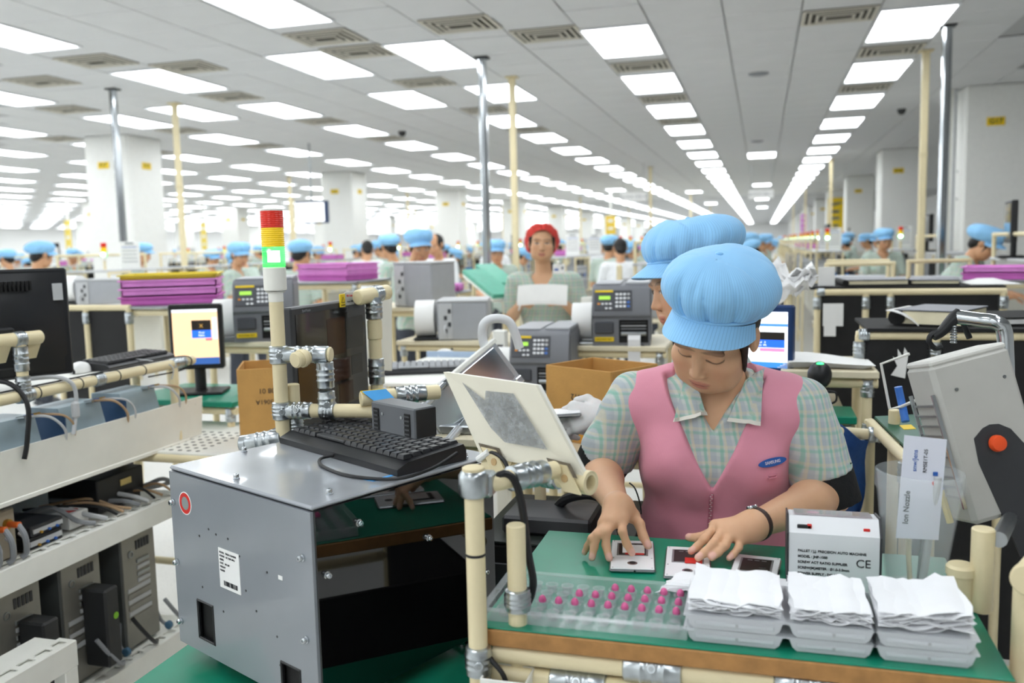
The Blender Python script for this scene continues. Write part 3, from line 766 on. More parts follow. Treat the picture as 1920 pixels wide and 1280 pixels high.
# blue tape on the top
g = G(); g.box(bq(.385, .16, BZ+.0005), (.05, .008, .0008), 0, RB); g.box(bq(.414, .19, BZ+.0005), (.008, .065, .0008), 0, RB); g.obj('blue_tape', mat('blue_tape', '4ea6e8', .5), t, smooth=None)
for u_ in (.05, bw-.05):
    for v_ in (.05, bd-.05):
        g = G(); g.ring(bq(u_, v_, BB-.034), bq(u_, v_, BB), [(.02, 0), (.02, .006), (.006, .012), (.006, .03), (.012, .034)], 16); g.obj('foot', CHROME, t)
# platform bench below
t = thing('green_platform', 'low bench with green mat carrying the grey test chamber', 'bench', (-.9, 1.6, 0), world=True)
g = G(); g.box((-.795, 1.66, BB-.05), (.67, .8, .03), .003); g.obj('deck', WOOD, t)
g = G(); g.box((-.795, 1.66, BB-.0345), (.665, .795, .002)); g.obj('green_mat', GREEN, t, smooth=None)
for x in (-1.1, -.49):
    for y in (1.3, 2.02): pipe(t, (x, y, 0), (x, y, BB-.06), name='leg')
for y in (1.3, 2.02): pipe(t, (-1.1, y, .3), (-.49, y, .3), name='rail')

# black keyboard on the chamber
KB = mat('keyboard_black', '202124', .4, noise=.06); KEY = mat('key_black', '2a2b2e', .35, noise=.05)
ka, kb_ = PZ(524, 822, BZ+.01), PZ(745, 884, BZ+.01)
kx = (kb_-ka); kx.z = 0; kl = kx.length; kx.normalize(); ky = Vector((-kx.y, kx.x, 0)); RK = Matrix((kx, ky, zc)).transposed()
def keyboard(label, o, kx, ky, kl, kd, m, km, key_rows=6, cols=18, z0=0, sl=.05, sub='x'):
    t = thing('keyboard', label, 'keyboard', o, world=True)
    def kq(u_, v_, h): return o+kx*u_+ky*v_+zc*(h+v_*sl)
    g = G(); g.prism([(0, 0), (kd, 0), (kd, .012+kd*sl), (kd*.96, .024+kd*sl), (kd*.15, .021+kd*.15*sl), (0, .012)], kl, o, ky, zc); 
    if ky.cross(zc).dot(kx) < 0: g.v = [v+kx*0 for v in g.v]
    g.obj('body', m, t)
    pw = (kl-.03)/cols
    ky_me = G().ring((0, 0, 0), (0, 0, 1), [(pw*.66, 0), (pw*.64, .003), (pw*.48, .0085)], 4).mesh('key', km, 30)
    wide_me = None
    for r in range(key_rows):
        v_ = kd*.22+(kd*.7)*r/(key_rows-1)*.98
        skip = -1
        for c in range(cols):
            if r == 0 and 4 <= c <= 8: continue
            if c in (14,): pass
            u_ = .015+pw*(c+.5)
            ok = put('key', ky_me, t); ok.matrix_parent_inverse = BASE[t.name].inverted()
            q = kq(u_, v_, .0215)
            ang = math.atan2(kx.y, kx.x)+pi/4
            ok.matrix_basis = Matrix.Translation(q) @ rotz(ang)
        if r == 0:
            g = G(); rr = Matrix((kx, ky, zc)).transposed(); g.box(kq(.015+pw*6.5, v_, .025), (pw*4.8, pw*.85, .007), .002, rr); g.obj('space_bar', km, t)
    return t, kq
t, kq = keyboard('black cabled keyboard lying on top of the grey test chamber', Vector((ka.x, ka.y, BZ+.0005)), kx, ky, kl, .165, KB, KEY)
G().tube([kq(kl*.5, .0, .006), kq(kl*.5, -.03, .006), kq(kl*.62, -.055, .006), kq(kl*.85, -.06, .006), kq(kl*1.06, -.02, .006), kq(kl*1.09, .05, .010), kq(kl*1.06, .12, .02)], .0032, 8).obj('cable', BLACK, t)
# grey slotted box standing on the keyboard's rear edge
o1 = P(697, 806, 1.66); o1 = Vector((o1.x, o1.y, o1.z)); 
t = thing('slotted_box', 'small dark grey box with two vent slots standing behind the keyboard', 'device', o1, world=True)
kt = kx; L1, H1, D1 = .135, .056, .05
def sq(u_, v_, h): return o1+kt*u_+ky*v_+zc*h
g = G(); g.box(sq(L1/2, D1/2, H1/2), (L1, D1, H1), .003, RK); g.obj('casing', mat('slate_grey', '5a5d61', .4, noise=.04), t)
g = G(); g.box(sq(L1+.0005, D1/2, H1/2), (.002, D1-.004, H1-.004), .001, RK); g.obj('end_plate', BLACK, t)
for u_ in (.018, .113):
    g = G(); g.box(sq(u_, -.0006, .024), (.018, .002, .042), .001, RK); gr = g.obj('vent_recess', BLACKM, t)
    for k in range(5):
        g = G(); g.box(sq(u_, -.002, .008+.008*k), (.015, .002, .003), 0, RK); g.obj('vent_fin', DARK, gr, smooth=None)
for u_ in (.037, .095): g = G(); g.cyl(sq(u_, 0, .036), sq(u_, -.0012, .036), .003, 12); g.obj('screw', STEEL, t)

# ============================================================ signal tower on a cream post, and the pipe arm
px_, py_ = -1.02, 1.695
t = thing('signal_tower', 'red amber green signal tower lit green on a cream post', 'signal light', (px_, py_, 0), world=True)
Zt = P(507, 392, 1.9).z; Zb = P(508, 545, 1.9).z
def lens(nm, c, z0, z1, emit=0):
    m = mat(nm, c, .25, noise=.05, emit=emit, alpha=.55 if emit > .3 else 1)
    prof = [(.0235, 0)]; n = 9
    for k in range(n): h = (z1-z0)/n; prof += [(.0235, k*h+.0002), (.0245, k*h+h*.35), (.0245, k*h+h*.65), (.0235, k*h+h*.95)]
    prof += [(.0235, z1-z0)]
    G().ring((px_, py_, z0), (px_, py_, z1), prof, 24).obj(nm, m, t)
pipe(t, (px_, py_, BB-.0335), (px_, py_, Zb-.02), .0155, name='post')
hh = Zt-Zb
G().ring((px_, py_, Zb-.028), (px_, py_, Zb+.02), [(.012, 0), (.016, .004), (.016, .022), (.022, .026)], 24).obj('neck', IVORY, t)
G().cyl((px_, py_, Zb), (px_, py_, Zb+hh*.29), .0245, 24, .002).obj('tower_base', IVORY, t)
lens('green_lens', '10cc4c', Zb+hh*.29, Zb+hh*.54, .75); lens('amber_lens', 'f0c81e', Zb+hh*.54, Zb+hh*.77, .15); lens('red_lens', 'd8301e', Zb+hh*.77, Zb+hh*.975, .08)
G().ring((px_, py_, Zb+hh*.975), (px_, py_, Zt), [(.0242, 0), (.0242, .003), (.02, .005)], 24).obj('tower_cap', WHITE, t)
G().tube([(px_, py_-.0, Zb+hh*.35), (px_, py_, Zb+hh*.49)], .0135, 12).obj('lamp', mat('green_lamp_core', 'f0fff4', .4, emit=7, noise=0), t)
# arm frame
t = thing('pipe_arm_frame', 'cream pipe arm with zinc clamps holding the centre monitor', 'frame', (px_, py_, 1.1), world=True)
rX = Vector((.96, .12, 0)).normalized()          # clamps reach to the right
z1, z2 = P(520, 665, 1.92).z, P(525, 772, 1.92).z
def ap(u_, z, v_=0): return Vector((px_, py_, z))+rX*u_+Vector((-rX.y, rX.x, 0))*v_
for z in (z1, z2):
    joint(t, (px_, py_, z-.02), (px_, py_, z+.02), .0205)
joint(t, ap(.012, z1), ap(.115, z1), .0185); G().cyl(ap(.115, z1), ap(.121, z1), .0165, 18, .002).obj('pipe_cap', CREAM, t)
g = G(); c = ap(.075, z1); g.cyl(c+Vector((.0, -.02, -.003)), c+Vector((-.01, -.055, -.006)), .0175, 20, .003); g.obj('pipe_cap', CREAM_DK, t)
g = G(); g.ring(c+Vector((-.002, -.03, -.003)), c+Vector((-.006, -.04, -.005)), [(.019, 0), (.0205, .002), (.0205, .008), (.019, .01)], 20); g.obj('collar', CREAM, t)
joint(t, ap(.105, z1-.015), ap(.105, z2+.05), .0185, False); joint(t, ap(.105, z2+.045), ap(.105, z2-.012), .0185)
joint(t, ap(.012, z2), ap(.07, z2), .0185); pipe(t, ap(.05, z2), ap(.235, z2), .0155); joint(t, ap(.09, z2), ap(.125, z2), .0195, False)
q = ap(.22, z2+.03); 
pipe(t, q+Vector((-.03, -.02, 0)), q+Vector((.11, .09, 0)), .0165); joint(t, q+Vector((.03, .027, 0)), q+Vector((.085, .07, 0)), bolt=False)
g = G(); g.slab([q+Vector((-.022, -.03, .018)), q+Vector((.018, -.026, -.012)), q+Vector((.052, .0, -.012)), q+Vector((.02, .004, .0185))], .001); g.obj('blue_flap', mat('blue_tape', '4ea6e8', .5), t, smooth=None)
g = G(); g.slab([q+Vector((-.024, -.031, .019)), q+Vector((-.016, -.03, .012)), q+Vector((.024, .003, .012)), q+Vector((.018, .004, .0195))], .0018); g.obj('yellow_flap', YELLOW, t, smooth=None)
joint(t, (px_+.012, py_+.03, z2-.06), (px_+.012, py_+.03, z2-.02), bolt=False); pipe(t, (px_+.012, py_+.03, z2-.2), (px_+.012, py_+.03, z2+.055), .0155, name='short_post')
joint(t, ap(-.085, z2-.075), ap(.0, z2-.06), bolt=False); G().cyl(ap(-.1, z2-.077), ap(-.083, z2-.075), .0195, 18, .002).obj('pipe_cap', ZINC, t)

# ============================================================ centre monitor facing right
MX = -1.04
SCR = mat('dark_screen', '24211f', .12, noise=.05, coat=.5)
t = thing('monitor', 'black desktop monitor with dark screen beside the signal tower', 'monitor', (MX-.05, 2.0, 1.05), world=True)
y0, y1, za, zb = 1.79, 2.185, 1.075, 1.369
g = G(); g.box((MX-.014, (y0+y1)/2, (za+zb)/2), (.028, y1-y0, zb-za), .004); g.obj('bezel', DARK, t)
g = G(); g.box((MX-.05, (y0+y1)/2+.06, (za+zb)/2), (.05, y1-y0-.16, zb-za-.06), .015); g.obj('rear_shell', DARK, t)
g = G(); g.box((MX+.0005, (y0+y1)/2, (za+zb)/2+.004), (.002, y1-y0-.034, zb-za-.042)); s = g.obj('screen', SCR, t, smooth=None)
DIM = mat('dim_brown_pane', '3a241a', .2, noise=.1, emit=.04)
DIG = mat('dim_grey_pane', '303030', .2, noise=.1, emit=.03)
for (a, b, c, d, m) in ((.42, .66, .55, .92, DIM), (.68, .93, .58, .9, DIG), (.45, .72, .28, .5, DIM), (.74, .9, .3, .5, DIG), (.3, .52, .06, .26, DIG), (.55, .75, .04, .25, DIM)):
    g = G(); g.box((MX+.0018, y0+(y1-y0)*(a+b)/2, za+.02+(zb-za-.04)*(c+d)/2), (.0006, (y1-y0)*(b-a), (zb-za-.04)*(d-c))); g.obj('screen_pane', m, s, smooth=None)
g = G(); g.box((MX+.004, y0+.25*1, zb+.001), (.004, .028, .034), .001); k = g.obj('warning_sticker', YELLOW, t)
g = G(); g.box((MX+.0045, y0+.29, zb+.004), (.004, .05, .034), .001); k2 = g.obj('notice_sticker', LGREY, t)
text('PL/ Critical', .0085, (MX+.0068, y0+.29, zb+.011), (0, 1, 0), (0, 0, 1), RED, k2); text('Process TRIAL', .006, (MX+.0068, y0+.29, zb-.004), (0, 1, 0), (0, 0, 1), INK, k2)
g = G(); g.prism([(-.009, -.007), (.009, -.007), (0, .009)], .0004, (MX+.0062, y0+.25, zb+.002), (0, 1, 0), (0, 0, 1)); tri = g.obj('warning_triangle', INK, k, smooth=None)
g = G(); g.prism([(-.0062, -.0052), (.0062, -.0052), (0, .006)], .0004, (MX+.0064, y0+.25, zb+.002), (0, 1, 0), (0, 0, 1)); g.obj('triangle_fill', YELLOW, k, smooth=None)
text('CAUTION', .0048, (MX+.0062, y0+.25, zb-.011), (0, 1, 0), (0, 0, 1), INK, k)
text('SyncMaster', .009, (MX+.0006, y0+.07, zb-.011), (0, 1, 0), (0, 0, 1), GREY, t)
g = G(); g.box((MX+.0008, y1-.04, zb-.011), (.0015, .012, .01)); g.obj('energy_sticker', BLUE, t, smooth=None)
g = G(); g.cyl((MX-.06, 1.99, za-.02), (MX-.06, 1.99, za+.12), .02, 16); g.obj('stand_neck', BLACK, t)
g = G(); g.box((MX-.05, 1.99, za-.028), (.2, .24, .016), .006); g.obj('stand_foot', BLACK, t)

# zinc and cream post carrying the monitor's top bar, with a cream board behind it
t = thing('monitor_post', 'cream and zinc post with top bar right of the centre monitor', 'post', (-1.0, 2.3, 0), world=True)
q = P(702, 600, 2.32)
pipe(t, (q.x, q.y, 0), (q.x, q.y, P(702, 552, 2.32).z), .0165, name='post'); joint(t, (q.x, q.y, P(702, 598, 2.32).z), (q.x, q.y, P(702, 556, 2.32).z), .022); joint(t, (q.x, q.y, P(702, 722, 2.32).z), (q.x, q.y, P(702, 672, 2.32).z), .021)
G().cyl((q.x, q.y, P(702, 636, 2.32).z), (q.x, q.y, P(702, 600, 2.32).z), .0195, 18, .002).obj('sleeve', CREAM_DK, t)
a, b = P(670, 558, 2.27), P(727, 547, 2.36); G().cyl(a, b, .0205, 18, .003).obj('top_bar', CREAM, t); joint(t, a+(b-a)*.5, a+(b-a)*.75, .0225, False)
g = G(); c = [P(690, 545, 2.5), P(690, 690, 2.5), P(735, 695, 2.6), P(735, 537, 2.6)]; g.slab(c, .012)
g.obj('cream_board', IVORY, t)
pipe(t, (c[1].x+.02, c[1].y+.02, 0), (c[1].x+.02, c[1].y+.02, c[1].z+.1), name='board_leg')

# black cabinet between the chamber and the women
t = thing('black_cabinet', 'low black cabinet with grey tray behind the tilted panel bracket', 'cabinet', (-.42, 1.95, 0), world=True)
g = G(); g.box((-.43, 1.93, .43), (.34, .36, .86), .006); g.obj('body', BLACKM, t)
g = G(); g.box((-.43, 1.93, .863), (.34, .36, .006), .001); g.obj('top_mat', mat('dark_mat', '1f2622', .5), t)
g = G(); g.box((-.43, 1.745, .79), (.30, .006, .06), .002); g.obj('drawer_front', DARK, t)
g = G(); g.box((-.36, 1.74, .80), (.12, .004, .03)); g.obj('circuit_strip', mat('pcb_green', '2d6a58', .4, noise=.3, scale=200), t, smooth=None)
g = G(); g.box((-.45, 1.87, .887), (.2, .14, .04), .006); g.obj('fixture', DARK, label='dark grey fixture block on the low black cabinet', cat='fixture')
G().tube([(-.28, 1.80, .878), (-.30, 1.82, .93), (-.35, 1.85, .95), (-.42, 1.88, .93), (-.47, 1.95, .87)], .011, 8).obj('black_hose', BLACK, label='thick black hose arching over the low black cabinet', cat='hose')
# ============================================================ white steel test rack on the left
RX = -1.95
def slot_plate(par, y0, y1, z0, z1, x, nm, m, deck, dw=.6):
    """folded shelf edge: face plate, top flange with oblong slots between strips"""
    g = G(); g.box((x-.002, (y0+y1)/2, (z0+z1)/2), (.004, y1-y0, z1-z0), .001); o = g.obj(nm, m, par)
    ys = y0; g = G(); n = int((y1-y0)/.055)
    for i in range(n+1):
        yy = y0+(y1-y0)*i/n
        g.box((x-.03, min(max(yy, y0+.008), y1-.008), z1-.001), (.026, .016, .003))
    g.box((x-.01, (y0+y1)/2, z1-.001), (.014, y1-y0, .003)); g.box((x-.05, (y0+y1)/2, z1-.001), (.014, y1-y0, .003))
    g.obj('slotted_flange', m, o)
    g = G(); g.box((x-.02-dw/2, (y0+y1)/2, z1-.012), (dw, y1-y0, .01)); g.obj(deck, m, par, smooth=None)
    return o
RY0, RY1 = .9, 2.70
t = thing('test_rack', 'white steel test rack with slotted shelves along the left side', 'rack', (RX-.3, 1.9, 0), world=True)
g = G(); g.slab([(RX, RY0, .985), (RX-.012, RY0, .845), (RX-.012, RY1, .845), (RX, RY1, .985)][::-1], .004); g.obj('fascia_panel', IVORY, t)
g = G(); g.box((RX-.03, (RY0+RY1)/2-.03, .838), (.05, RY1-RY0-.08, .014), .002); g.obj('fascia_lip', IVORY, t)
g = G(); g.box((RX-.33, (RY0+RY1)/2, .842), (.6, RY1-RY0-.02, .008)); g.obj('top_deck', mat('deck_blue', '51708f', .4, noise=.1), t, smooth=None)
for y in (1.3, 2.66): g = G(); g.cyl((RX-.001, y, .965), (RX+.002, y, .965), .005, 10); g.obj('screw', STEEL, t)
slot_plate(t, RY0, 2.60, .595, .665, RX, 'middle_shelf_edge', WHITE, 'middle_deck')
slot_plate(t, RY0, 2.62, .115, .185, RX, 'bottom_shelf_edge', WHITE, 'bottom_deck')
for y in (2.665,):
    g = G(); g.box((RX-.03, y, .42), (.05, .06, .84), .003); po = g.obj('upright', WHITE, t)
    for k in range(14): g = G(); g.cyl((RX-.0045, y, .08+.055*k), (RX-.004+.001, y, .08+.055*k), .011, 12); g.obj('upright_hole', DARK, po)
g = G(); g.box((RX-.6, 2.665, .42), (.05, .06, .84), .003); g.obj('upright', WHITE, t)
g = G(); g.box((RX-.6, .95, .42), (.05, .06, .84), .003); g.obj('upright', WHITE, t)
g = G(); g.box((RX-.63, 1.8, .42), (.006, 1.75, .82)); g.obj('back_panel', BLACKM, t, smooth=None)
# near lower shelf corner
t = thing('low_shelf', 'low white slotted shelf at the lower left corner', 'shelf', (-1.78, 1.5, 0), world=True)
slot_plate(t, .95, 1.845, .40, .47, -1.77, 'shelf_edge', WHITE, 'deck', .12)
g = G(); g.box((-1.79, 1.82, .2), (.04, .045, .4), .002); g.obj('leg', WHITE, t)
g = G(); g.box((-1.88, 1.82, .2), (.03, .045, .4), .002); g.obj('leg', WHITE, t)

# desktop computers seen from the rear
PCG = mat('pc_rear_steel', '96948d', .4, .5, noise=.06); PCD = mat('pc_side_grey', '5d605f', .45, noise=.05)
def pc(label, y, h=.40, z=.186, x=RX-.07, w=.17, d=.42, black=True):
    t = thing('desktop_computer', label, 'computer', (x-d/2, y, z), world=True, group='computers on the bottom shelf')
    g = G(); g.box((x-d/2, y, z+h/2), (d, w, h), .004); g.obj('case', PCD, t)
    g = G(); g.box((x+.001, y, z+h/2), (.004, w-.012, h-.012), .001); r = g.obj('rear_plate', PCG, t)
    g = G(); g.ring((x+.003, y-.04, z+h*.8), (x+.006, y-.04, z+h*.8), [(.012, 0), (.012, .003), (.008, .003), (.008, 0)], 14, True); g.obj('fan_port', STEEL, r)
    for k in range(5): g = G(); g.box((x+.004, y+.01+.014*k-.02, z+h*.86), (.003, .009, .03)); g.obj('grille_slot', DARK, r, smooth=None)
    for k in range(4): g = G(); g.box((x+.005, y+.015, z+h*.72-.022*k), (.006, .06, .012), .001); g.obj('port', LGREY if k % 2 else STEEL, r)
    for k in range(6): g = G(); g.box((x+.004, y-.01, z+h*.5-.02*k), (.003, .11, .014)); g.obj('slot_cover', PCG if k % 2 else LGREY, r, smooth=None)
    if black:
        g = G(); g.box((x+.05, y+.02, z+h*.42), (.09, .06, h*.62), .006); b = g.obj('black_shroud', mat('black_shroud', '2a2b2c', .5, noise=.05), t)
        g = G(); g.cyl((x+.096, y+.03, z+h*.5), (x+.0965, y+.03, z+h*.5), .011, 16); g.obj('green_dot', mat('green_dot', '7fbf2e', .5), b)
    for sy in (-1, 1):
        g = G(); g.tube([(x-.02, y+sy*w/2, z+.10), (x-.01, y+sy*(w/2+.018), z+.03), (x+.02, y+sy*(w/2+.022), z+.012)], .006, 8); g.obj('side_foot', GREY, t)
        g = G(); g.cyl((x+.018, y+sy*(w/2+.014), z+.014), (x+.018, y+sy*(w/2+.03), z+.014), .014, 14, .002); g.obj('wheel', mat('wheel_blue', '48708c', .5), t)
    return t
pc('dark desktop computer with green dot sticker between two others on the bottom shelf', 2.14)
pc('dark desktop computer partly hidden behind the low white shelf', 1.90)
pc('bare steel desktop computer at the far end of the bottom shelf', 2.40, black=False)
pc('leftmost desktop computer on the bottom shelf at the picture edge', 1.66)

# instruments on the middle shelf
t = thing('terminal_box', 'beige terminal box with orange plugs and grey cables', 'device', (RX-.2, 1.80, .665), world=True)
g = G(); g.box((RX-.16, 1.78, .735), (.2, .26, .14), .004); g.obj('case', mat('beige_case', 'b5ab98', .5), t)
for k in range(5):
    y = 1.70+.045*k; z = .765-.006*k*0
    g = G(); g.cyl((RX-.06, y, z), (RX-.015, y, z), .009, 12, .001); g.obj('orange_plug', mat('orange_plug', 'd6662a', .4), t)
    g = G(); g.ring((RX-.062, y, z), (RX-.05, y, z), [(.014, 0), (.014, .012)], 12); g.obj('brass_nut', mat('brass', 'c49a48', .3, .9), t)
    G().tube([(RX-.02, y, z), (RX+.0, y-.0, z-.03), (RX-.01, y+.01, z-.08), (RX-.02, y+.0, .672)], .008, 8).obj('cable', GREY, t)
    G().tube([(RX-.04, y+.02, z-.03), (RX-.015, y+.02, z-.05), (RX-.02, y+.015, .675)], .006, 6).obj('cable', LGREY, t)
for i, (y, w, z0, h, m, lb) in enumerate(((2.0, .13, .666, .035, BLACK, 'black module lying on the middle shelf below another black module'), (2.01, .12, .702, .03, DARK, 'black module with silver front stacked on another module'))):
    t = thing('module', lb, 'module', (RX-.15, y, z0), world=True)
    g = G(); g.box((RX-.14, y, z0+h/2), (.18, w, h), .003); g.obj('case', m, t)
    g = G(); g.box((RX-.048, y, z0+h/2), (.004, w*.9, h*.4)); g.obj('front_strip', LGREY, t, smooth=None)
    for k in range(3): g = G(); g.cyl((RX-.048, y-.03+.03*k, z0+h*.3), (RX-.04, y-.03+.03*k, z0+h*.3), .004, 10); g.obj('connector', BLUE if k else mat('brass', 'c49a48', .3, .9), t)
t = thing('small_white_box', 'small white box with red oval logo on the middle shelf', 'box', (RX-.1, 2.16, .666), world=True)
g = G(); g.box((RX-.11, 2.16, .69), (.07, .08, .048), .003); g.obj('carton', PAPER, t); g = G(); g.ell((RX-.11, 2.16, .7145), (.02, .03, .0008)); g.obj('logo', RED, t)
t = thing('amplifier_box', 'flat black instrument with beige label under the rack fascia', 'device', (RX-.2, 2.35, .666), world=True)
g = G(); g.box((RX-.2, 2.38, .735), (.2, .22, .09), .004); g.obj('case', BLACK, t); g = G(); g.box((RX-.098, 2.40, .745), (.003, .05, .02)); g.obj('label_plate', mat('beige_label', 'd8c07a', .5), t, smooth=None)
g = G(); g.box((RX-.2, 2.38, .678), (.18, .2, .022)); g.obj('base', DARK, t, smooth=None)
# cable looms of the middle shelf
random.seed(8)
COPPER = mat('tan_cable', 'b99a78', .5)
for k in range(12):
    m = [GREY, LGREY, BLACK, COPPER, COPPER][k % 5]
    y = 2.08+.04*k+random.uniform(-.01, .01); t = None
    G().tube([(RX-.25, y-.05, .70+.01*(k % 3)), (RX-.14, y+.03, .72-.004*k+random.uniform(0, .02)), (RX-.06, y+.06, .70+random.uniform(-.01, .02)), (RX-.03, y+.1, .675)], .0045+.003*(k % 5 < 2), 7).obj('cable', m, label='%s cable in the loom on the rack middle shelf, %s from the left' % ({0: 'grey', 1: 'pale grey', 2: 'black', 3: 'tan', 4: 'tan'}[k % 5], ordn(k)), cat='cable', group='cables on the middle shelf')
for k in range(4):
    y = 1.95+.16*k
    G().tube([(RX-.0, y, .33), (RX+.02, y+.03, .27), (RX+.015, y+.08, .215), (RX-.02, y+.13, .195)], .007, 7).obj('cable', [BLACK, GREY][k % 2], label='thick cable hanging behind the bottom shelf edge, %s from the left' % ordn(k), cat='cable', group='cables on the bottom shelf')

# pale blue valve boxes behind the fascia
VB = mat('pale_blue_metal', 'a9bcc6', .35, noise=.05); VBD = mat('deep_blue_side', '35567c', .4)
for i, (y, lb) in enumerate(((1.93, 'nearest pale blue angled box behind the rack fascia'), (2.19, 'middle pale blue angled box behind the rack fascia'), (2.45, 'farthest pale blue angled box behind the rack fascia'), (1.66, 'pale blue angled box at the left picture edge'))):
    t = thing('shield_box', lb, 'box', (RX-.15, y, .85), world=True, group='pale blue boxes on the rack')
    g = G(); g.prism([(0, 0), (.16, 0), (.16, .2), (.05, .2)][::-1], .17, (RX-.02, y-.085, .847), (-1, 0, 0), (0, 0, 1)); 
    g.obj('body', VB, t)
    g = G(); g.box((RX-.11, y-.092, .94), (.14, .008, .18), .002); g.obj('side_plate', VBD, t)
    g = G(); g.box((RX-.035, y, .965), (.002, .014, .012)); g.obj('tag', mat('brass', 'c49a48', .3, .9), t, smooth=None)
    for k in range(3):
        g = G(); g.cyl((RX-.075, y+.03+.025*k, 1.045), (RX-.045, y+.03+.025*k, 1.05), .006, 10); g.obj('connector', [ZINC, BLUE, mat('brass', 'c49a48', .3, .9)][k], t)
    G().tube([(RX-.05, y+.04, 1.05), (RX+.0, y+.07, 1.045), (RX+.012, y+.11, 1.0), (RX-.01, y+.13, .95)], .004, 7).obj('hose', COPPER if i % 2 else LGREY, t)
    G().tube([(RX-.05, y+.075, 1.05), (RX-.0, y+.12, 1.04), (RX+.01, y+.15, 1.0), (RX-.012, y+.16, .95)], .0035, 7).obj('hose', LGREY if i % 2 else COPPER, t)

# cream pipe rail above the rack
t = thing('rack_rail', 'long cream pipe rail with zinc clamps above the white rack', 'rail', (RX-.05, 1.9, .85), world=True)
rz_ = 1.118; rx_ = RX-.02
pipe(t, (rx_, .9, rz_), (rx_, 2.60, rz_), .0165); joint(t, (rx_, 2.57, rz_), (rx_, 2.64, rz_), bolt=False); pipe(t, (rx_, 2.60, rz_), (rx_, 2.69, rz_), .0165, name='rail_end')
pipe(t, (rx_, 2.58, .85), (rx_, 2.58, rz_), .0155, name='post'); joint(t, (rx_, 2.2, rz_), (rx_, 2.24, rz_), bolt=False)
for y in (1.98, 2.14, 2.3, 2.42): g = G(); g.ring((rx_, y, rz_), (rx_, y+.004, rz_), [(.0168, 0), (.018, .001), (.018, .003), (.0168, .004)], 16); g.obj('cable_tie', BLACK, t)
G().tube([(rx_, 1.2, rz_+.024), (rx_+.005, 1.9, rz_+.021), (rx_+.004, 2.4, rz_+.022), (rx_+.012, 2.62, rz_+.022), (rx_+.022, 2.655, rz_), (rx_+.012, 2.62, rz_-.025), (rx_, 2.45, rz_-.026)], .0025, 6).obj('cable', BLACK, t)
pq_ = PX(45, 735, rx_); yy = pq_.y
joint(t, (rx_, yy-.025, rz_), (rx_, yy+.025, rz_), .021, False); joint(t, (rx_, yy, rz_+.005), (rx_, yy, rz_+.055), .019)
pipe(t, (rx_, yy, rz_), (rx_, yy, 1.27), .0155, name='post'); joint(t, (rx_, yy, 1.185), (rx_, yy, 1.255), .019)
g = G(); g.cyl((rx_-.02, yy-.09, 1.275), (rx_+.01, yy+.065, 1.275), .019, 18, .003); g.obj('crossbar', CREAM, t)
joint(t, (rx_-.004, yy-.015, 1.275), (rx_+.003, yy+.015, 1.275), .021, False)
for s in (-.075, .03): g = G(); g.slab([(rx_-.0, yy+s, 1.265), (rx_-.0, yy+s+.045, 1.265), (rx_-.02, yy+s+.04, 1.215), (rx_-.02, yy+s+.005, 1.215)], .003); g.obj('clip', CREAM_DK, t)
# shelf board on the rail with mouse and keyboard
t = thing('keyboard_shelf', 'narrow white keyboard shelf behind the cream rail', 'shelf', (-2.15, 2.35, 1.1), world=True)
g = G(); g.box((-2.125, 2.3, 1.115), (.17, .85, .012), .003); g.obj('board', WHITE, t)
for y in (1.95, 2.62): pipe(t, (-2.16, y, .85), (-2.16, y, 1.108), .0145, name='post')
def mouse(label, o, rz, m=None):
    t = thing('mouse', label, 'mouse', o, rz)
    g = G(); rows = []
    for j in range(9):
        v_ = j/8; w = .031*sqrt(max(.02, 1-(2*v_-1)**2))*(1.05-.1*v_); hgt = .034*sin(pi*min(1, .12+v_*.86))**.8
        rows.append([(w*cos(pi*i/10), -.055+.11*v_, .002+hgt*sin(pi*i/10)**.7) for i in range(11)])
    g.sheet(rows); g.f = [f[::-1] for f in g.f]
    g.obj('shell', m or mat('mouse_white', 'f2f2f0', .3), t, smooth=80)
    g = G(); g.ell((0, 0, .003), (.03, .054, .004), 16, 6); g.obj('base', GREY, t)
    g = G(); g.cyl((-.004, .03, .031), (.004, .03, .031), .006, 12); g.obj('scroll_wheel', DARK, t)
    return t
mp = PZ(152, 697, 1.122); mouse('white computer mouse on the shelf behind the left rail', (mp.x, mp.y, 1.121), radians(20))
k0 = PZ(180, 690, 1.122); k0 = Vector((-2.045, 2.36, 1.1215))
t, _ = keyboard('slim black keyboard on the narrow shelf behind the left rail', k0, Vector((-.02, 1, 0)).normalized(), Vector((-1, -.02, 0)).normalized(), .34, .12, KB, KEY, 5, 14)
G().tube([(mp.x+.02, mp.y+.05, 1.13), (mp.x+.05, mp.y+.12, 1.15), (mp.x+.06, mp.y+.17, 1.145), (rx_+.02, mp.y+.2, 1.12), (rx_+.022, mp.y+.2, 1.07)], .002, 6).obj('mouse_cable', LGREY, label='thin pale mouse cable looping over the cream rail', cat='cable')
# grey connector cables over the rail
G().tube([(rx_-.06, 2.02, 1.15), (rx_+.0, 2.06, 1.15), (rx_+.028, 2.09, 1.12), (rx_+.03, 2.09, 1.05), (rx_+.032, 2.07, .98)], .006, 8).obj('video_cable', LGREY, label='pale grey video cable draped over the rail in front of the fascia', cat='cable')
g = G(); g.box((rx_+.032, 2.085, 1.05), (.02, .024, .05), .006); g.obj('ferrite_core', LGREY, label='pale grey ferrite core hanging below the cream rail', cat='cable part')
G().tube([(rx_-.1, 1.86, 1.16), (rx_-.02, 1.90, 1.16), (rx_+.03, 1.915, 1.1), (rx_+.035, 1.90, 1.0), (rx_+.03, 1.89, .95)], .007, 8).obj('power_cable', BLACK, label='thick black cable bending over the rail at left', cat='cable')

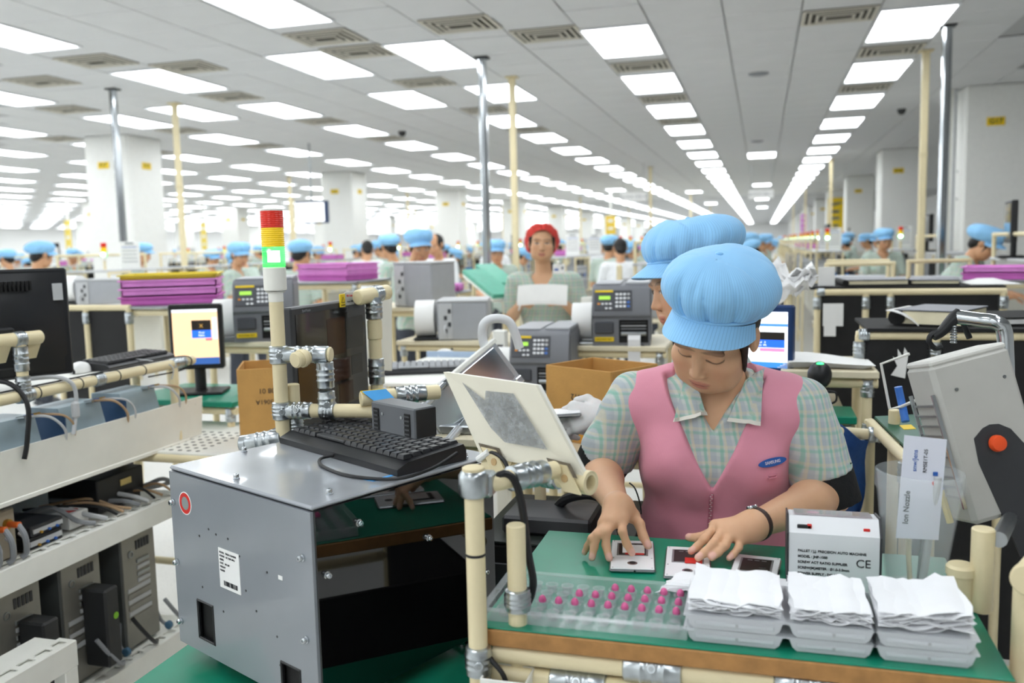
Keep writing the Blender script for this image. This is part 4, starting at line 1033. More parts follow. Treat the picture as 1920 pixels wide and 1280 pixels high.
# large monitor seen from behind, far left
def monitor_back(label, c, rz, w=.5, h=.32, word='SAMSUNG'):
    t = thing('monitor', label, 'monitor', c, rz)
    m = mat('monitor_black', '232427', .35, noise=.04)
    g = G(); g.box((0, 0, h/2), (w, .03, h), .006); g.obj('bezel', m, t)
    rows = []
    for j in range(7):
        v_ = j/6; rows.append([(-w/2+.012+(w-.024)*i/8, -.014-.04*sin(pi*i/8)**.5*sin(pi*min(.98, max(.02, v_)))**.6, .012+(h-.024)*v_) for i in range(9)])
    g = G(); g.sheet(rows); g.obj('rear_shell', m, t, smooth=60)
    for k in range(26): g = G(); g.box((-.14+.011*k, -.046, h*.85), (.005, .014, .028)); g.obj('vent_slot', BLACKM, t, smooth=None)
    if word: text(word, .035, (-.09, -.0575, h*.6), (1, 0, 0), (0, 0, 1), DARK, t, extr=.003)
    g = G(); g.box((w/2-.035, -.024, h*.78), (.028, .012, .05), .001); g.obj('spec_label', LGREY, t)
    g = G(); g.box((0.02, -.055, h*.3), (.12, .03, .12), .006); g.obj('mount_boss', BLACK, t)
    g = G(); g.cyl((0, .0, -.12), (0, 0, .05), .022, 14); g.obj('stand_neck', BLACK, t); 
    return t
mb = P(10, 745, 2.42); monitor_back('black monitor seen from behind at the left picture edge', (mb.x-.135, mb.y+.05, 1.145), radians(62))
# ============================================================ equipment of the middle ground
STANDS = []
def stand(name, label, x0, x1, y0, y1, z, top=None, cat='table', rails=True, th=.022, group=None):
    t = thing(name, label, cat, ((x0+x1)/2, (y0+y1)/2, 0), world=True, group=group); STANDS.append(((x0+x1)/2, (y0+y1)/2))
    G().box(((x0+x1)/2, (y0+y1)/2, z-th/2), (x1-x0, y1-y0, th), .003).obj('top', top or LGREY, t)
    for x in (x0+.03, x1-.03):
        for y in (y0+.03, y1-.03): pipe(t, (x, y, 0), (x, y, z-th), name='leg')
    if rails:
        for y in (y0+.03, y1-.03): pipe(t, (x0, y, z-th-.018), (x1, y, z-th-.018), name='rail'); pipe(t, (x0+.03, y, .28), (x1-.03, y, .28), name='rail')
        for x in (x0+.03, x1-.03): joint(t, (x, y0+.03, z-th-.06), (x, y0+.03, z-th-.005)); joint(t, (x, y0+.03, .25), (x, y0+.03, .31), bolt=False)
    return t
BEIGE = mat('beige_board', 'e3d9bd', .5, noise=.03)

# label printer, front towards -y
LCD = mat('lcd_green', '9ad64a', .3, noise=0, emit=.5); KEYW = mat('keypad_white', 'eef0f4', .4, noise=0); KEYB = mat('keypad_blue', '4a78c8', .4, noise=0)
PRD = mat('printer_dark', '4a4c52', .4, noise=.04); ROLL = mat('paper_roll', 'f7f7f5', .7, noise=.01); PRL = mat('printer_light', 'a9acb1', .45, noise=.03)
def make_printer():
    t = thing('label_printer', 'x', 'printer', group='label printers')
    w, h, d = .255, .27, .40
    prof = [(0, 0), (d, 0), (d, h), (.05, h), (.02, h-.02), (-.012, h*.55), (-.012, h*.5), (0, h*.45)]
    g = G(); g.prism(prof, w, (-w/2, 0, 0), (0, 1, 0), (0, 0, 1)); g.obj('body', MGREY, t)
    g = G(); g.box((w*.28, d/2+.02, h+.004), (w*.42, d-.06, .012), .003); g.obj('lid', PRL, t)
    g = G(); g.box((-w*.24, d/2+.02, h+.003), (w*.46, d-.06, .008), .003); g.obj('media_cover', PRL, t)
    s0, s1 = Vector((0, -.0125, h*.58)), Vector((0, .019, h-.022)); up = (s1-s0).normalized(); nrm = Vector((1, 0, 0)).cross(up)
    RP = Matrix((Vector((1, 0, 0)), -nrm, up)).transposed(); L_ = (s1-s0).length
    def fq(u_, v_, e=0): return s0+Vector((u_, 0, 0))+up*(v_*L_)+nrm*e
    g = G(); g.box(fq(-.035, .5, .001), (.165, .004, L_*.96), .001, RP); p = g.obj('control_panel', PRD, t)
    g = G(); g.box(fq(-.075, .93, .004), (.08, .002, .010), 0, RP); g.obj('yellow_strip', YELLOW, p, smooth=None)
    g = G(); g.box(fq(-.072, .62, .004), (.05, .002, .016), 0, RP); g.obj('display', LCD, p, smooth=None)
    for r in range(4):
        for c in range(4):
            g = G(); g.box(fq(-.018+.017*c, .78-.19*r, .0045), (.0125, .003, .0105), .0012, RP); g.obj('key', KEYW if (c < 3) else (KEYB if r > 1 else LGREY), p)
    for c in range(4): g = G(); g.box(fq(-.098+.017*c, .33, .0045), (.0115, .003, .008), .001, RP); g.obj('key', KEYW if c else mat('key_orange', 'e8963c', .4), p)
    for c in range(2): g = G(); g.box(fq(-.064+.018*c, .12, .0045), (.0115, .003, .008), .001, RP); g.obj('key', KEYW, p)
    g = G(); g.box((-.075, -.004, h*.30), (.085, .012, h*.2), .01); g.obj('front_door', PRD, t)
    g = G(); g.box((-.075, -.003, h*.11), (.085, .008, h*.07), .001); g.obj('yellow_label', YELLOW, t)
    text('W10 PWR TEST', .010, (-.075, -.0075, h*.11), (1, 0, 0), (0, 0, 1), INK, t)
    g = G(); g.box((.055, .0, h*.24), (.13, .004, h*.38), .002); k = g.obj('media_outlet', BLACKM, t)
    g = G(); g.cyl((-.0, -.005, h*.2), (.11, -.005, h*.2), .010, 14); g.obj('platen_roller', STEEL, k)
    for i in range(3): g = G(); g.box((.055, -.004, h*(.28+.05*i)), (.11, .005, .004)); g.obj('outlet_bar', [GREY, LGREY, DARK][i], k, smooth=None)
    g = G(); g.ring((-w/2-.10, .14, .10), (-w/2-.002, .14, .10), [(.085, 0), (.085, .09), (.02, .09), (.02, 0)], 28, True); g.obj('paper_roll', ROLL, t)
    g = G(); g.box((-w/2-.055, .14, .006), (.11, .24, .012), .002); g.obj('roll_holder', STEEL, t)
    g = G(); g.box((w/2+.002, d*.5, h*.5), (.004, d*.85, h*.85), .002); g.obj('side_panel', MGREY, t)
    return t
PRN = make_printer()
PAPS = mat('label_strip', 'e9e9ea', .7, noise=.02)
def printer(label, px, py, d, rz, zt, dep=0, strip=True, first=False, tbl=None):
    q = P(px, py, d)
    o = PRN if first else copy_thing(PRN, (q.x, q.y, q.z), rz, label)
    o.location = (q.x, q.y, zt if zt else q.z); o.rotation_euler = (0, 0, rz); o['label'] = label
    z = o.location.z; rot = rotz(rz)
    if strip:
        g = G(Matrix.Translation(o.location) @ rot)
        g.sheet([[(.03, -.012, .05), (.085, -.012, .05)], [(.03, -.03, .03), (.085, -.03, .03)], [(.03, -.034, -.10), (.085, -.034, -.10)], [(.028, -.036, -.2), (.083, -.036, -.2)]], .0006)
        ps = thing('label_strip', 'white label strip hanging from the '+label.replace(' with keypad', '').replace(' with yellow label', ''), 'paper', o.location, world=True); g.obj('strip', PAPS, ps)
    return o
p1 = printer('grey label printer with keypad beside the two women', 1165, 648, 3.9, radians(6), None, first=True)
p2 = printer('grey label printer with keypad below the red-capped woman', 1012, 738, 3.75, radians(3), None, strip=False)
p3 = printer('grey label printer with yellow label left of the signal tower', 497, 640, 3.85, radians(26), None)
for p, nm in ((p1, 'beside the two women'), (p2, 'below the red-capped woman'), (p3, 'left of the signal tower')):
    x, y, z = p.location; stand('printer_stand', 'cream pipe stand under the label printer '+nm, x-.3, x+.2, y-.03, y+.5, z, BEIGE, 'stand')
# printers seen from the rear and side
def printer_rear(label, px, py, d, rz, w=.26, h=.26, dp=.3, roll=True):
    q = P(px, py, d); t = thing('label_printer', label, 'printer', q, rz, group='label printers')
    g = G(); g.box((0, dp/2, h/2), (w, dp, h), .008); g.obj('body', PRL, t)
    g = G(); g.box((0, dp/2, h+.002), (w+.006, dp+.006, .012), .004); g.obj('lid', LGREY, t)
    g = G(); g.box((-w*.33, -.002, h*.5), (w*.26, .006, h*.92), .002); r = g.obj('rear_panel', LGREY, t)
    for k in range(4): g = G(); g.box((-w*.33+.02*(k % 2), -.006, h*(.25+.17*k)), (.016, .004, .022), .001); g.obj('connector', DARK, r)
    G().tube([(-w*.33, -.01, h*.4), (-w*.34, -.04, h*.3), (-w*.3, -.03, .02)], .006, 7).obj('cable', LGREY, t)
    if roll:
        g = G(); g.ring((-w/2-.12, .10, .11), (-w/2-.01, .10, .11), [(.095, 0), (.095, .1), (.02, .1), (.02, 0)], 28, True); g.obj('paper_roll', ROLL, t)
        g = G(); g.box((-w/2-.06, .1, .01), (.13, .2, .012), .002); g.obj('roll_holder', BLACK, t)
    x, y, z = q
    stand('printer_stand', 'cream pipe stand under the '+label, x-.35, x+.3, y-.05, y+.45, z-.0, BEIGE, 'stand')
    return t
printer_rear('pale grey printer seen from behind beside the capped man', 775, 576, 5.2, radians(-8), roll=False)
printer_rear('pale grey printer with white paper roll at its left', 868, 638, 4.5, radians(14), h=.2)
printer_rear('pale grey printer by the pink tray stack far left', 185, 572, 6.0, radians(8), w=.34, h=.17)

# cardboard boxes
def carton(label, o, rz, w, d, h, texts):
    t = thing('cardboard_box', label, 'box', o, rz, group='open cardboard boxes')
    th = .005
    for nm, c, s in (('front_wall', (0, -d/2, h/2), (w, th, h)), ('back_wall', (0, d/2, h/2), (w, th, h)), ('side_wall', (-w/2, 0, h/2), (th, d, h)), ('side_wall', (w/2, 0, h/2), (th, d, h)), ('bottom', (0, 0, th/2), (w, d, th))):
        g = G(); g.box(c, s, .001); g.obj(nm, CARD, t)
    for (s, z, sz, fl) in texts:
        text(s, sz, (0, -d/2-.0032, h*z), (-1, 0, 0) if fl else (1, 0, 0), (0, 0, -1) if fl else (0, 0, 1), INK, t)
    g = G(); g.box((.03, -d/2-.003, h*.1), (.06, .0008, .03)); g.obj('tape', mat('amber_tape', 'd89a2e', .3), t, smooth=None)
    return t
b1 = P(478, 842, 2.95); carton('open brown cardboard box behind the test chamber at left', (b1.x-.0, b1.y+.16, b1.z), radians(28), .24, .24, .27, (('2012 08 01', .72, .024, True), ('GH69-13061A', .58, .022, True)))
t = thing('perforated_shelf', 'perforated white metal shelf carrying the left cardboard box', 'shelf', (b1.x, b1.y, 0), world=True)
g = G(); g.box((b1.x-.12, b1.y+.16, b1.z-.006), (.75, .5, .012), .003); g.obj('plate', WHITE, t)
hol = G().cyl((0, 0, 0), (0, 0, .0006), .008, 10).mesh('hole', DARK)
for i in range(9):
    for j in range(8):
        o = put('hole', hol, t); o.location = (b1.x-.46+.035*i, b1.y-.06+.04*j, b1.z-.0001)
for x in (-.48, .24):
    for y in (-.07, .38): pipe(t, (b1.x+x, b1.y+y, 0), (b1.x+x, b1.y+y, b1.z-.012), name='leg')
pipe(t, (b1.x-.5, b1.y-.09, b1.z-.022), (b1.x+.26, b1.y-.09, b1.z-.022), name='rail')
b2 = P(1095, 838, 2.6); carton('open brown cardboard box between the tilted panel and pink vest', (b2.x+.03, b2.y+.14, b2.z), radians(-30), .26, .22, .23, (('2012', .62, .026, True),))
stand('carton_stand', 'pipe stand under the cardboard box beside the pink vest', b2.x-.2, b2.x+.22, b2.y-.05, b2.y+.34, b2.z, BEIGE, 'stand')

# white shelf with second keyboard and mouse, left of the folding arm
zs = .985
q0, q1, q2, q3 = PZ(690, 715, zs), PZ(790, 716, zs), PZ(905, 672, zs), PZ(760, 668, zs)
t = thing('keyboard_tray', 'white tray shelf with keyboard and mouse behind the centre monitor', 'shelf', (q0.x, q0.y, 0), world=True)
sx0, sx1, sy0, sy1 = q0.x-.05, q2.x+.05, q0.y-.02, q2.y+.05
g = G(); g.box(((sx0+sx1)/2, (sy0+sy1)/2, zs-.008), (sx1-sx0, sy1-sy0, .016), .004); g.obj('board', WHITE, t)
g = G(); g.box(((sx0+sx1)/2, sy1-.01, zs+.012), (sx1-sx0, .012, .03), .003); g.obj('back_lip', mat('blue_grey_lip', 'a9bdd6', .4), t)
for x in (sx0+.05, sx1-.05):
    for y in (sy0+.05, sy1-.05): pipe(t, (x, y, 0), (x, y, zs-.016), name='leg')
kx2 = Vector((.93, .37, 0)).normalized(); ky2 = Vector((-kx2.y, kx2.x, 0))
ko = PZ(690, 706, zs)
keyboard('dark keyboard with pale keys on the white tray shelf', Vector((ko.x+.0, ko.y, zs+.0005)), kx2, ky2, .42, .16, KB, mat('key_grey', 'a5a8ac', .4), 5, 15)
mq = PZ(815, 668, zs); mouse('white and grey mouse on the white tray shelf', (mq.x+.05, mq.y+.02, zs+.0005), radians(-60))
# silver folding frame with handle
t = thing('folding_frame', 'silver hinged lid frame with white grab handle', 'machine lid', P(760, 790, 2.3), world=True)
SIL = mat('anodised_silver', 'd5d8da', .25, .7, noise=.02); HND = mat('handle_white', 'e2e4e6', .3, noise=.01)
la, lb_ = P(775, 765, 2.25), P(925, 640, 2.35)          # foot and top of the lid's near edge
ld = (lb_-la).normalized(); lw = Vector((.75, .62, .06)); lw = (lw-ld*lw.dot(ld)).normalized(); ln = ld.cross(lw).normalized(); LL = (lb_-la).length
RL = Matrix((lw, ln, ld)).transposed()
def lq(a, b, c): return la+lw*a+ld*b+ln*c
g = G(); g.box(lq(.06, LL/2, 0), (.12, .018, LL), .003, RL); g.obj('lid', SIL, t)
g = G(); g.box(lq(-.001, LL/2, .001), (.012, .026, LL+.01), .002, RL); g.obj('lid_edge', WHITE, t)
g = G(); g.box(lq(.06, LL*.5, -.0115), (.1, .004, LL*.9), .001, RL); g.obj('mirror_plate', CHROME, t)
g = G(); g.box(lq(.125, LL*.97, -.006), (.02, .02, .02), .002, RL); g.obj('latch', CHROME, t)
hp = [lq(.0, LL*.80, .012), lq(.0, LL*.83, .06), lq(.0, LL*.95, .085), lq(.0, LL*1.08, .07), lq(.0, LL*1.08, .02)]
h0 = lq(.02, LL*.88, .01)
hpts = [h0, h0+Vector((-.012, 0, .05)), h0+Vector((-.006, .0, .085)), h0+Vector((.018, .012, .098)), h0+Vector((.052, .03, .09)), h0+Vector((.068, .04, .055)), h0+Vector((.078, .046, .015))]
G().tube(hpts, .0125, 10).obj('handle', HND, t)
for s in (0, .11):
    sa, sb = lq(s, LL*.38, -.012), lq(s, -.03, -.09)
    G().cyl(sa, sa+(sb-sa)*.5, .008, 12).obj('gas_strut_rod', CHROME, t); G().cyl(sa+(sb-sa)*.4, sb, .012, 12, .002).obj('gas_strut_tube', SIL, t)
    g = G(); g.cyl(sa-lw*.008, sa+lw*.008, .012, 12); g.obj('strut_pivot', ZINC, t)
# machine bed under it: green boards and clear guards
bedz = (la.z-.07)
stand('machine_bed', 'beige machine bed on pipes below the silver lid', la.x-.06, la.x+.36, la.y-.02, la.y+.36, la.z-.07, BEIGE, 'machine')
for i in range(4):
    g = G(); q = Vector((la.x+.09+.045*i, la.y+.05+.07*i, bedz)); g.box(q+Vector((0, 0, .012)), (.13, .06, .022), .003)
    g.obj('fixture_block', [STEEL, WHITE, STEEL, GREEN][i], label='%s fixture block on the machine bed, %s from the lid' % (['steel', 'white', 'steel', 'green'][i], ordn(i)), cat='fixture', group='fixtures on the machine bed')

# peach screen monitor far left, and status monitor behind the pink-vested woman
def screen_monitor(label, c, rz, w, h, scr, panes, blue=False, neck=.12):
    t = thing('monitor', label, 'monitor', c, rz)
    g = G(); g.box((0, .02, h/2), (w, .04, h), .006); g.obj('bezel', mat('bezel_navy', '1c3a6a', .35) if blue else BLACK, t)
    m = mat(scr[0], scr[1], .3, noise=.02, emit=scr[2]); g = G(); g.box((0, -.0006, h/2), (w-.03, .002, h-.04)); s = g.obj('screen', m, t, smooth=None)
    for (x0, x1, z0, z1, col, tx, tc, e) in panes:
        g = G(); g.box(((x0+x1-1)*(w-.03)/2, -.002, .02+(z0+z1)/2*(h-.04)), ((x1-x0)*(w-.03), .0012, (z1-z0)*(h-.04))); p = g.obj('screen_pane', mat('pane_'+col, col, .3, noise=0, emit=e), s, smooth=None)
        if tx: text(tx, (z1-z0)*(h-.04)*.75/(1+tx.count('\n')*1.1), ((x0+x1-1)*(w-.03)/2, -.0032, .02+(z0+z1)/2*(h-.04)), (1, 0, 0), (0, 0, 1), mat('glyph_'+tc, tc, .4, noise=0, emit=e), p)
    g = G(); g.cyl((0, .035, -neck), (0, .035, .02), .022, 14); g.obj('stand_neck', BLACK, t); g = G(); g.box((0, .03, -neck+.006), (.2, .16, .012), .004); g.obj('stand_foot', BLACK, t)
    return t
mq = P(371, 692, 3.5)
screen_monitor('monitor with peach screen and blue status block at left', (mq.x, mq.y, mq.z), radians(22), .205, .26, ('screen_peach', 'f0c89c', .75), ((0, 1, .95, 1, 'dfe4ea', None, 'fff', .7), (.0, 1, 0, .12, '3a62a8', None, '', .5), (.42, .85, .62, .8, '2a2420', 'x', 'd8a858', .3), (.42, .85, .48, .62, '2a66e8', 'Prod\nRatio', 'f4f6ff', .8), (.72, .86, .43, .47, 'e86a80', None, '', .6), (.88, .99, .45, .85, 'c8d2e2', None, '', .6)), neck=.1)
stand('monitor_stand', 'pipe stand below the peach-screen monitor', mq.x-.25, mq.x+.25, mq.y-.15, mq.y+.25, mq.z-.1, GREEN, 'stand')
mq = P(1443, 700, 2.75)
screen_monitor('status monitor with blue production block behind the pink-vested woman', (mq.x-.03, mq.y, mq.z), radians(-14), .2, .215, ('screen_white', 'f2f5fa', .95), ((0, 1, .93, 1, 'dfe6f2', None, '', .8), (0, 1, .74, .79, '4a86d8', None, '', .8), (.1, .95, .50, .64, '2c2622', None, '', .2), (.1, .95, .36, .50, '2a66e8', 'Prod   0\nRatio  0%', 'f4f6ff', .9), (.5, .95, .29, .35, 'ec86b4', None, '', .7), (0, 1, 0, .1, '3d86d8', None, '', .7)), blue=True, neck=.1)
stand('monitor_stand', 'pipe stand under the status monitor', mq.x-.2, mq.x+.22, mq.y-.12, mq.y+.25, mq.z-.1, BEIGE, 'stand')

# black partition bays with cream pipe edges
BOARD = mat('black_board', '161617', .6, noise=.2, scale=30)
def partition(label, x0, x1, y, z0, z1, posts, cat='partition', board=True, cl=True):
    t = thing('pipe_partition', label, cat, ((x0+x1)/2, y, 0), world=True, group='black partitions')
    for x in posts: pipe(t, (x, y, 0), (x, y, z1), name='post'); joint(t, (x, y, z1-.075), (x, y, z1-.02))
    pipe(t, (x0-.012, y, z1), (x1, y, z1), name='top_rail')
    if cl: joint(t, (x0-.005, y, z1), (x0+.03, y, z1), bolt=False)
    xs = sorted(posts)
    for a, b in zip(xs[:-1], xs[1:]):
        g = G(); g.box(((a+b)/2, y+.004, (z0+z1)/2), (b-a-.03, .008, z1-z0-.03), .001); g.obj('black_board', BOARD, t)
    pipe(t, (x0, y, z0-.02), (x1, y, z0-.02), name='rail')
    return t
pr = PY(1612, 628, 3.02)
partition('black partition bay with cream rails behind the ioniser', pr.x, 1.25, 3.02, .12, pr.z, (pr.x, pr.x+.225, pr.x+.42, 1.2))
pr2 = PY(1533, 548, 4.1)
partition('second black partition bay right of the status monitor', pr2.x, pr2.x+.75, 4.1, .2, pr2.z, (pr2.x, pr2.x+.2, pr2.x+.3, pr2.x+.74))
pr3 = PY(108, 590, 3.4)
partition('black partition bay with cream top rail behind the left monitor', pr3.x, PY(243, 560, 3.4).x, 3.4, .3, PY(170, 577, 3.4).z, (pr3.x, PY(163, 600, 3.4).x, PY(240, 565, 3.4).x))
# white torn sticker and notes on the boards
g = G(); q = PY(1690, 680, 3.005); g.prism([(-.03, -.04), (.012, -.05), (.02, .03), (.008, .05), (.004, .02), (-.012, .045), (-.01, .01), (-.026, .02), (-.012, -.01)], .001, q, (1, 0, 0), (0, 0, 1)); g.obj('torn_sticker', PAPER, label='torn white sticker remains on the black partition', cat='sticker')
for (x, y, w, h, lb) in ((1562, 590, .085, .1, 'white note sheet pinned on the second black partition'), (1556, 607, .05, .11, 'narrow white slip hanging below the pinned note')):
    q = PY(x, y, 4.085-.004*(w < .06)); g = G(); g.box(q, (w, .001, h)); g.obj('note', PAPER, label=lb, cat='paper')
# binders and folders on the partitions
BIND = mat('binder_grey', '84868d', .5, noise=.04)
def binder(label, c, rz, w, d, h, m, open_=False, tilt=0):
    t = thing('binder', label, 'binder', c, rz, group='binders on the partitions')
    R = Matrix.Rotation(tilt, 4, 'X')
    g = G(R); g.box((0, 0, .003), (w, d, .005), .001); g.obj('back_cover', BLACKM, t)
    g = G(R); g.box((.004, 0, h/2+.004), (w-.014, d-.012, h-.004), .001); g.obj('pages', mat('page_cream', 'efe6c6', .7) if m is BIND else PAPER, t)
    g = G(R); g.box((0, 0, h+.006), (w, d, .004), .001); g.obj('front_cover', m, t)
    g = G(R); g.cyl((-w/2, -d/2, h/2+.004), (-w/2, d/2, h/2+.004), h/2+.004, 14); g.obj('spine', BLACKM, t)
    return t
bz = pr.z+.018
t = thing('shelf_board', 'black board shelf lying on the near partition rails', 'shelf', (pr.x+.3, 3.2, bz), world=True)
g = G(); g.box((pr.x+.33, 3.2, bz), (.62, .4, .012), .002); g.obj('board', BLACKM, t)
for x in (pr.x+.05, pr.x+.6): pipe(t, (x, 3.38, 0), (x, 3.38, bz-.006), name='leg')
binder('grey binder with cream pages slanting on the near partition', (pr.x+.27, 3.17, bz+.007), radians(-28), .2, .27, .045, BIND)
binder('black binder lying flat right of the grey binder', (pr.x+.49, 3.22, bz+.007), radians(12), .2, .27, .02, BLACKM)
g = G(); rows = [[(pr.x+.08+.1*u_+.10*v_, 3.06+.2*u_-.0*v_, bz+.008+.05*(1-v_)*(1 if v_ < 1 else 0)+.012*sin(pi*v_)) for u_ in (0, .33, .66, 1)] for v_ in (0, .25, .5, .75, 1)]
g.sheet(rows, .002); g.obj('white_folder', PAPER, label='white folder flopping over the near partition edge', cat='folder')
bz2 = pr2.z+.018
t = thing('shelf_board', 'black board shelf lying on the second partition', 'shelf', (pr2.x+.35, 4.25, bz2), world=True)
g = G(); g.box((pr2.x+.36, 4.28, bz2), (.78, .36, .012), .002); g.obj('board', BLACKM, t)
for x in (pr2.x+.03, pr2.x+.7): pipe(t, (x, 4.42, 0), (x, 4.42, bz2-.006), name='leg')
binder('grey binder on the second partition shelf', (pr2.x+.24, 4.25, bz2+.007), radians(4), .26, .24, .02, BIND); binder('grey binder with white pages right of its twin', (pr2.x+.5, 4.27, bz2+.007), radians(-10), .2, .24, .016, BIND)
g = G(); g.box((pr2.x+.04, 4.16, bz2+.05), (.07, .012, .085), .001); g.obj('index_card', PAPER, label='white index card leaning at the end of the second shelf', cat='card')
g = G(); rows = [[(pr2.x+.62+.2*u_, 4.13+.2*v_, bz2+.010+.02*sin(pi*u_)*v_) for u_ in (0, .33, .66, 1)] for v_ in (0, .5, 1)]; g.sheet(rows, .002); g.obj('paper_sheet', PAPER, label='loose white sheet on the second partition shelf', cat='paper')

# paper pile and hand scanner on a small stand
sq_ = P(1540, 690, 2.7)
stand('scanner_stand', 'small pipe stand with papers and hand scanner right of the monitor', sq_.x-.12, sq_.x+.16, sq_.y-.06, sq_.y+.3, sq_.z, BEIGE, 'stand')
for i in range(5):
    g = G(); rows = [[(sq_.x-.13+.25*u_+.008*i, sq_.y-.02+.2*v_-.004*i, sq_.z+.003+.004*i+.012*sin(pi*u_+.3*i)*(.4+.6*v_)) for u_ in (0, .25, .5, .75, 1)] for v_ in (0, .5, 1)]
    g.sheet(rows, .0012); g.obj('paper_sheet', PAPER, label='white paper sheet, %s from the bottom of the pile by the scanner' % ordn(i), cat='paper', group='papers beside the scanner', smooth=60)
hp = P(1536, 742, 2.55)
stand('scanner_shelf', 'low green shelf board holding the black hand scanner', hp.x-.1, hp.x+.1, hp.y-.05, hp.y+.12, hp.z-.05, GREEN, 'shelf')
t = thing('hand_scanner', 'black hand scanner with green light in its cradle', 'scanner', (hp.x, hp.y, hp.z-.05), world=True)
hx, hy, hz = hp.x, hp.y, hp.z
g = G(); g.box((hx, hy+.02, hz-.043), (.08, .09, .014), .004); g.obj('cradle', DARK, t)
g = G(); g.box((hx-.005, hy-.015, hz-.034), (.03, .02, .006), .002); g.obj('red_window', RED, t)
G().tube([(hx, hy+.02, hz-.04), (hx, hy+.01, hz+.0), (hx, hy, hz+.035)], .018, 12).obj('grip', BLACK, t)
g = G(); g.ell((hx, hy-.005, hz+.062), (.034, .04, .04), 20, 14); g.obj('head', BLACK, t)
g = G(); g.ell((hx, hy-.016, hz+.095), (.012, .010, .006)); g.obj('green_light', mat('green_led', '30f070', .3, noise=0, emit=2.5), t)
G().tube([(hx+.02, hy+.02, hz-.03), (hx+.045, hy+.0, hz-.015), (hx+.045, hy, hz+.01), (hx+.022, hy+.0, hz+.015)], .003, 6).obj('cable', BLACK, t)
# dark blue cloth hanging on a pipe
cq = P(1580, 880, 2.3)
t = thing('blue_cloth', 'dark blue cloth bag hanging behind the woman\'s left elbow', 'cloth', cq, world=True)
g = G(); rows = []
for j in range(9):
    v_ = j/8; rows.append([(cq.x-.07+.14*u_*(1-.25*v_)+.01*sin(6*v_+u_*4), cq.y+.03*sin(7*u_+2*v_), cq.z+.10-.25*v_+.02*sin(5*u_)) for u_ in [i/10 for i in range(11)]])
g.sheet(rows, .004); g.obj('cloth', mat('navy_cloth', '1f4a86', .8, noise=.2, scale=20, bump=.4, bscale=40), t, smooth=70)
pipe(t, (cq.x-.02, cq.y, cq.z+.1), (cq.x+.12, cq.y+.02, cq.z+.09), name='hanger_pipe'); joint(t, (cq.x+.06, cq.y+.01, cq.z+.095), (cq.x+.12, cq.y+.02, cq.z+.09))
pipe(t, (cq.x+.125, cq.y+.02, 0), (cq.x+.125, cq.y+.02, cq.z+.16), name='post')
pipe(t, (cq.x+.06, cq.y+.3, 0), (cq.x+.06, cq.y+.3, cq.z+.03), name='post')

# green chute with pipes right of the cloth
ga, gb = P(1640, 780, 2.35), P(1712, 850, 2.0)
t = thing('green_chute', 'sloping dark green chute with yellow tag on cream pipes', 'chute', ((ga.x+gb.x)/2, (ga.y+gb.y)/2, 0), world=True)
dd = gb-ga; sd = Vector((.12, .05, 0))
DGREEN = mat('dark_green_mat', '0d5a46', .4, noise=.1)
g = G(); g.slab([ga, gb, gb+sd, ga+sd], .006); g.obj('chute_bed', DGREEN, t)
g = G(); m_ = ga+dd*.3+sd*.3; g.slab([m_+Vector((0, 0, .001)), m_+dd*.12+Vector((0, 0, .001)), m_+dd*.12+sd*.25+Vector((0, 0, .001)), m_+sd*.25+Vector((0, 0, .001))], .001); g.obj('yellow_tag', YELLOW, t, smooth=None)
for q in (ga, gb): pipe(t, (q.x-.012, q.y, 0), (q.x-.012, q.y, q.z-.01), name='post'); joint(t, (q.x-.012, q.y, q.z-.07), (q.x-.012, q.y, q.z-.02))
pipe(t, ga+Vector((-.01, 0, -.02)), gb+dd*.5+Vector((-.01, 0, -.02)), name='side_pipe'); pipe(t, ga+sd+Vector((.0, 0, -.02)), gb+sd+Vector((.0, 0, -.02)), name='side_pipe')
# glass vial hanger and thin wire frame
wa = P(1655, 672, 2.2)
t = thing('wire_frame', 'thin white wire frame with a blue plastic tag', 'frame', P(1680, 775, 2.2), world=True)
wp = [P(1705, 663, 2.1), P(1652, 682, 2.15), P(1668, 766, 2.15), P(1690, 762, 2.1)]
G().tube(wp, .0035, 8, 0).obj('wire', WHITE, t)
G().tube([P(1684, 725, 2.12), P(1690, 752, 2.12), P(1698, 790, 2.1)], .0095, 10).obj('blue_tag', mat('blue_translucent', '4a86e0', .2, alpha=.8), t)
G().tube([P(1690, 762, 2.1), P(1730, 745, 2.0)], .004, 8, 0).obj('stay', WHITE, t)
# chrome bent tube arm with black clip
t = thing('chrome_arm', 'bent chrome tube with black spring clamp above the ioniser', 'lamp arm', P(1890, 760, 1.75), world=True)
d0 = 1.78
G().tube([P(1795, 594, d0+.05), P(1840, 600, d0+.02), P(1868, 604, d0), P(1882, 618, d0), P(1886, 660, d0), P(1888, 740, d0), P(1893, 1000, d0)], .0155, 14, 6).obj('tube', CHROME, t)
G().tube([P(1800, 590, d0+.05), P(1785, 600, d0+.05), P(1765, 622, d0+.05), P(1750, 632, d0+.05)], (.016, .008), 10).obj('clamp_jaw', BLACK, t)
G().tube([P(1770, 618, d0+.05), P(1748, 626, d0+.05), P(1742, 640, d0+.05), P(1752, 652, d0+.05), P(1766, 650, d0+.05)], .006, 8).obj('clamp_hook', BLACK, t)
G().tube([P(1802, 592, d0+.05), P(1808, 610, d0+.05), P(1818, 634, d0+.05)], .006, 8).obj('clamp_lever', BLACK, t)
for k in range(7): g = G(); q = P(1788, 610+5*k, d0+.045); g.ring(q, q+Vector((0, 0, -.004)), [(.006, 0), (.0075, .002), (.006, .004)], 10); g.obj('spring_coil', STEEL, t)

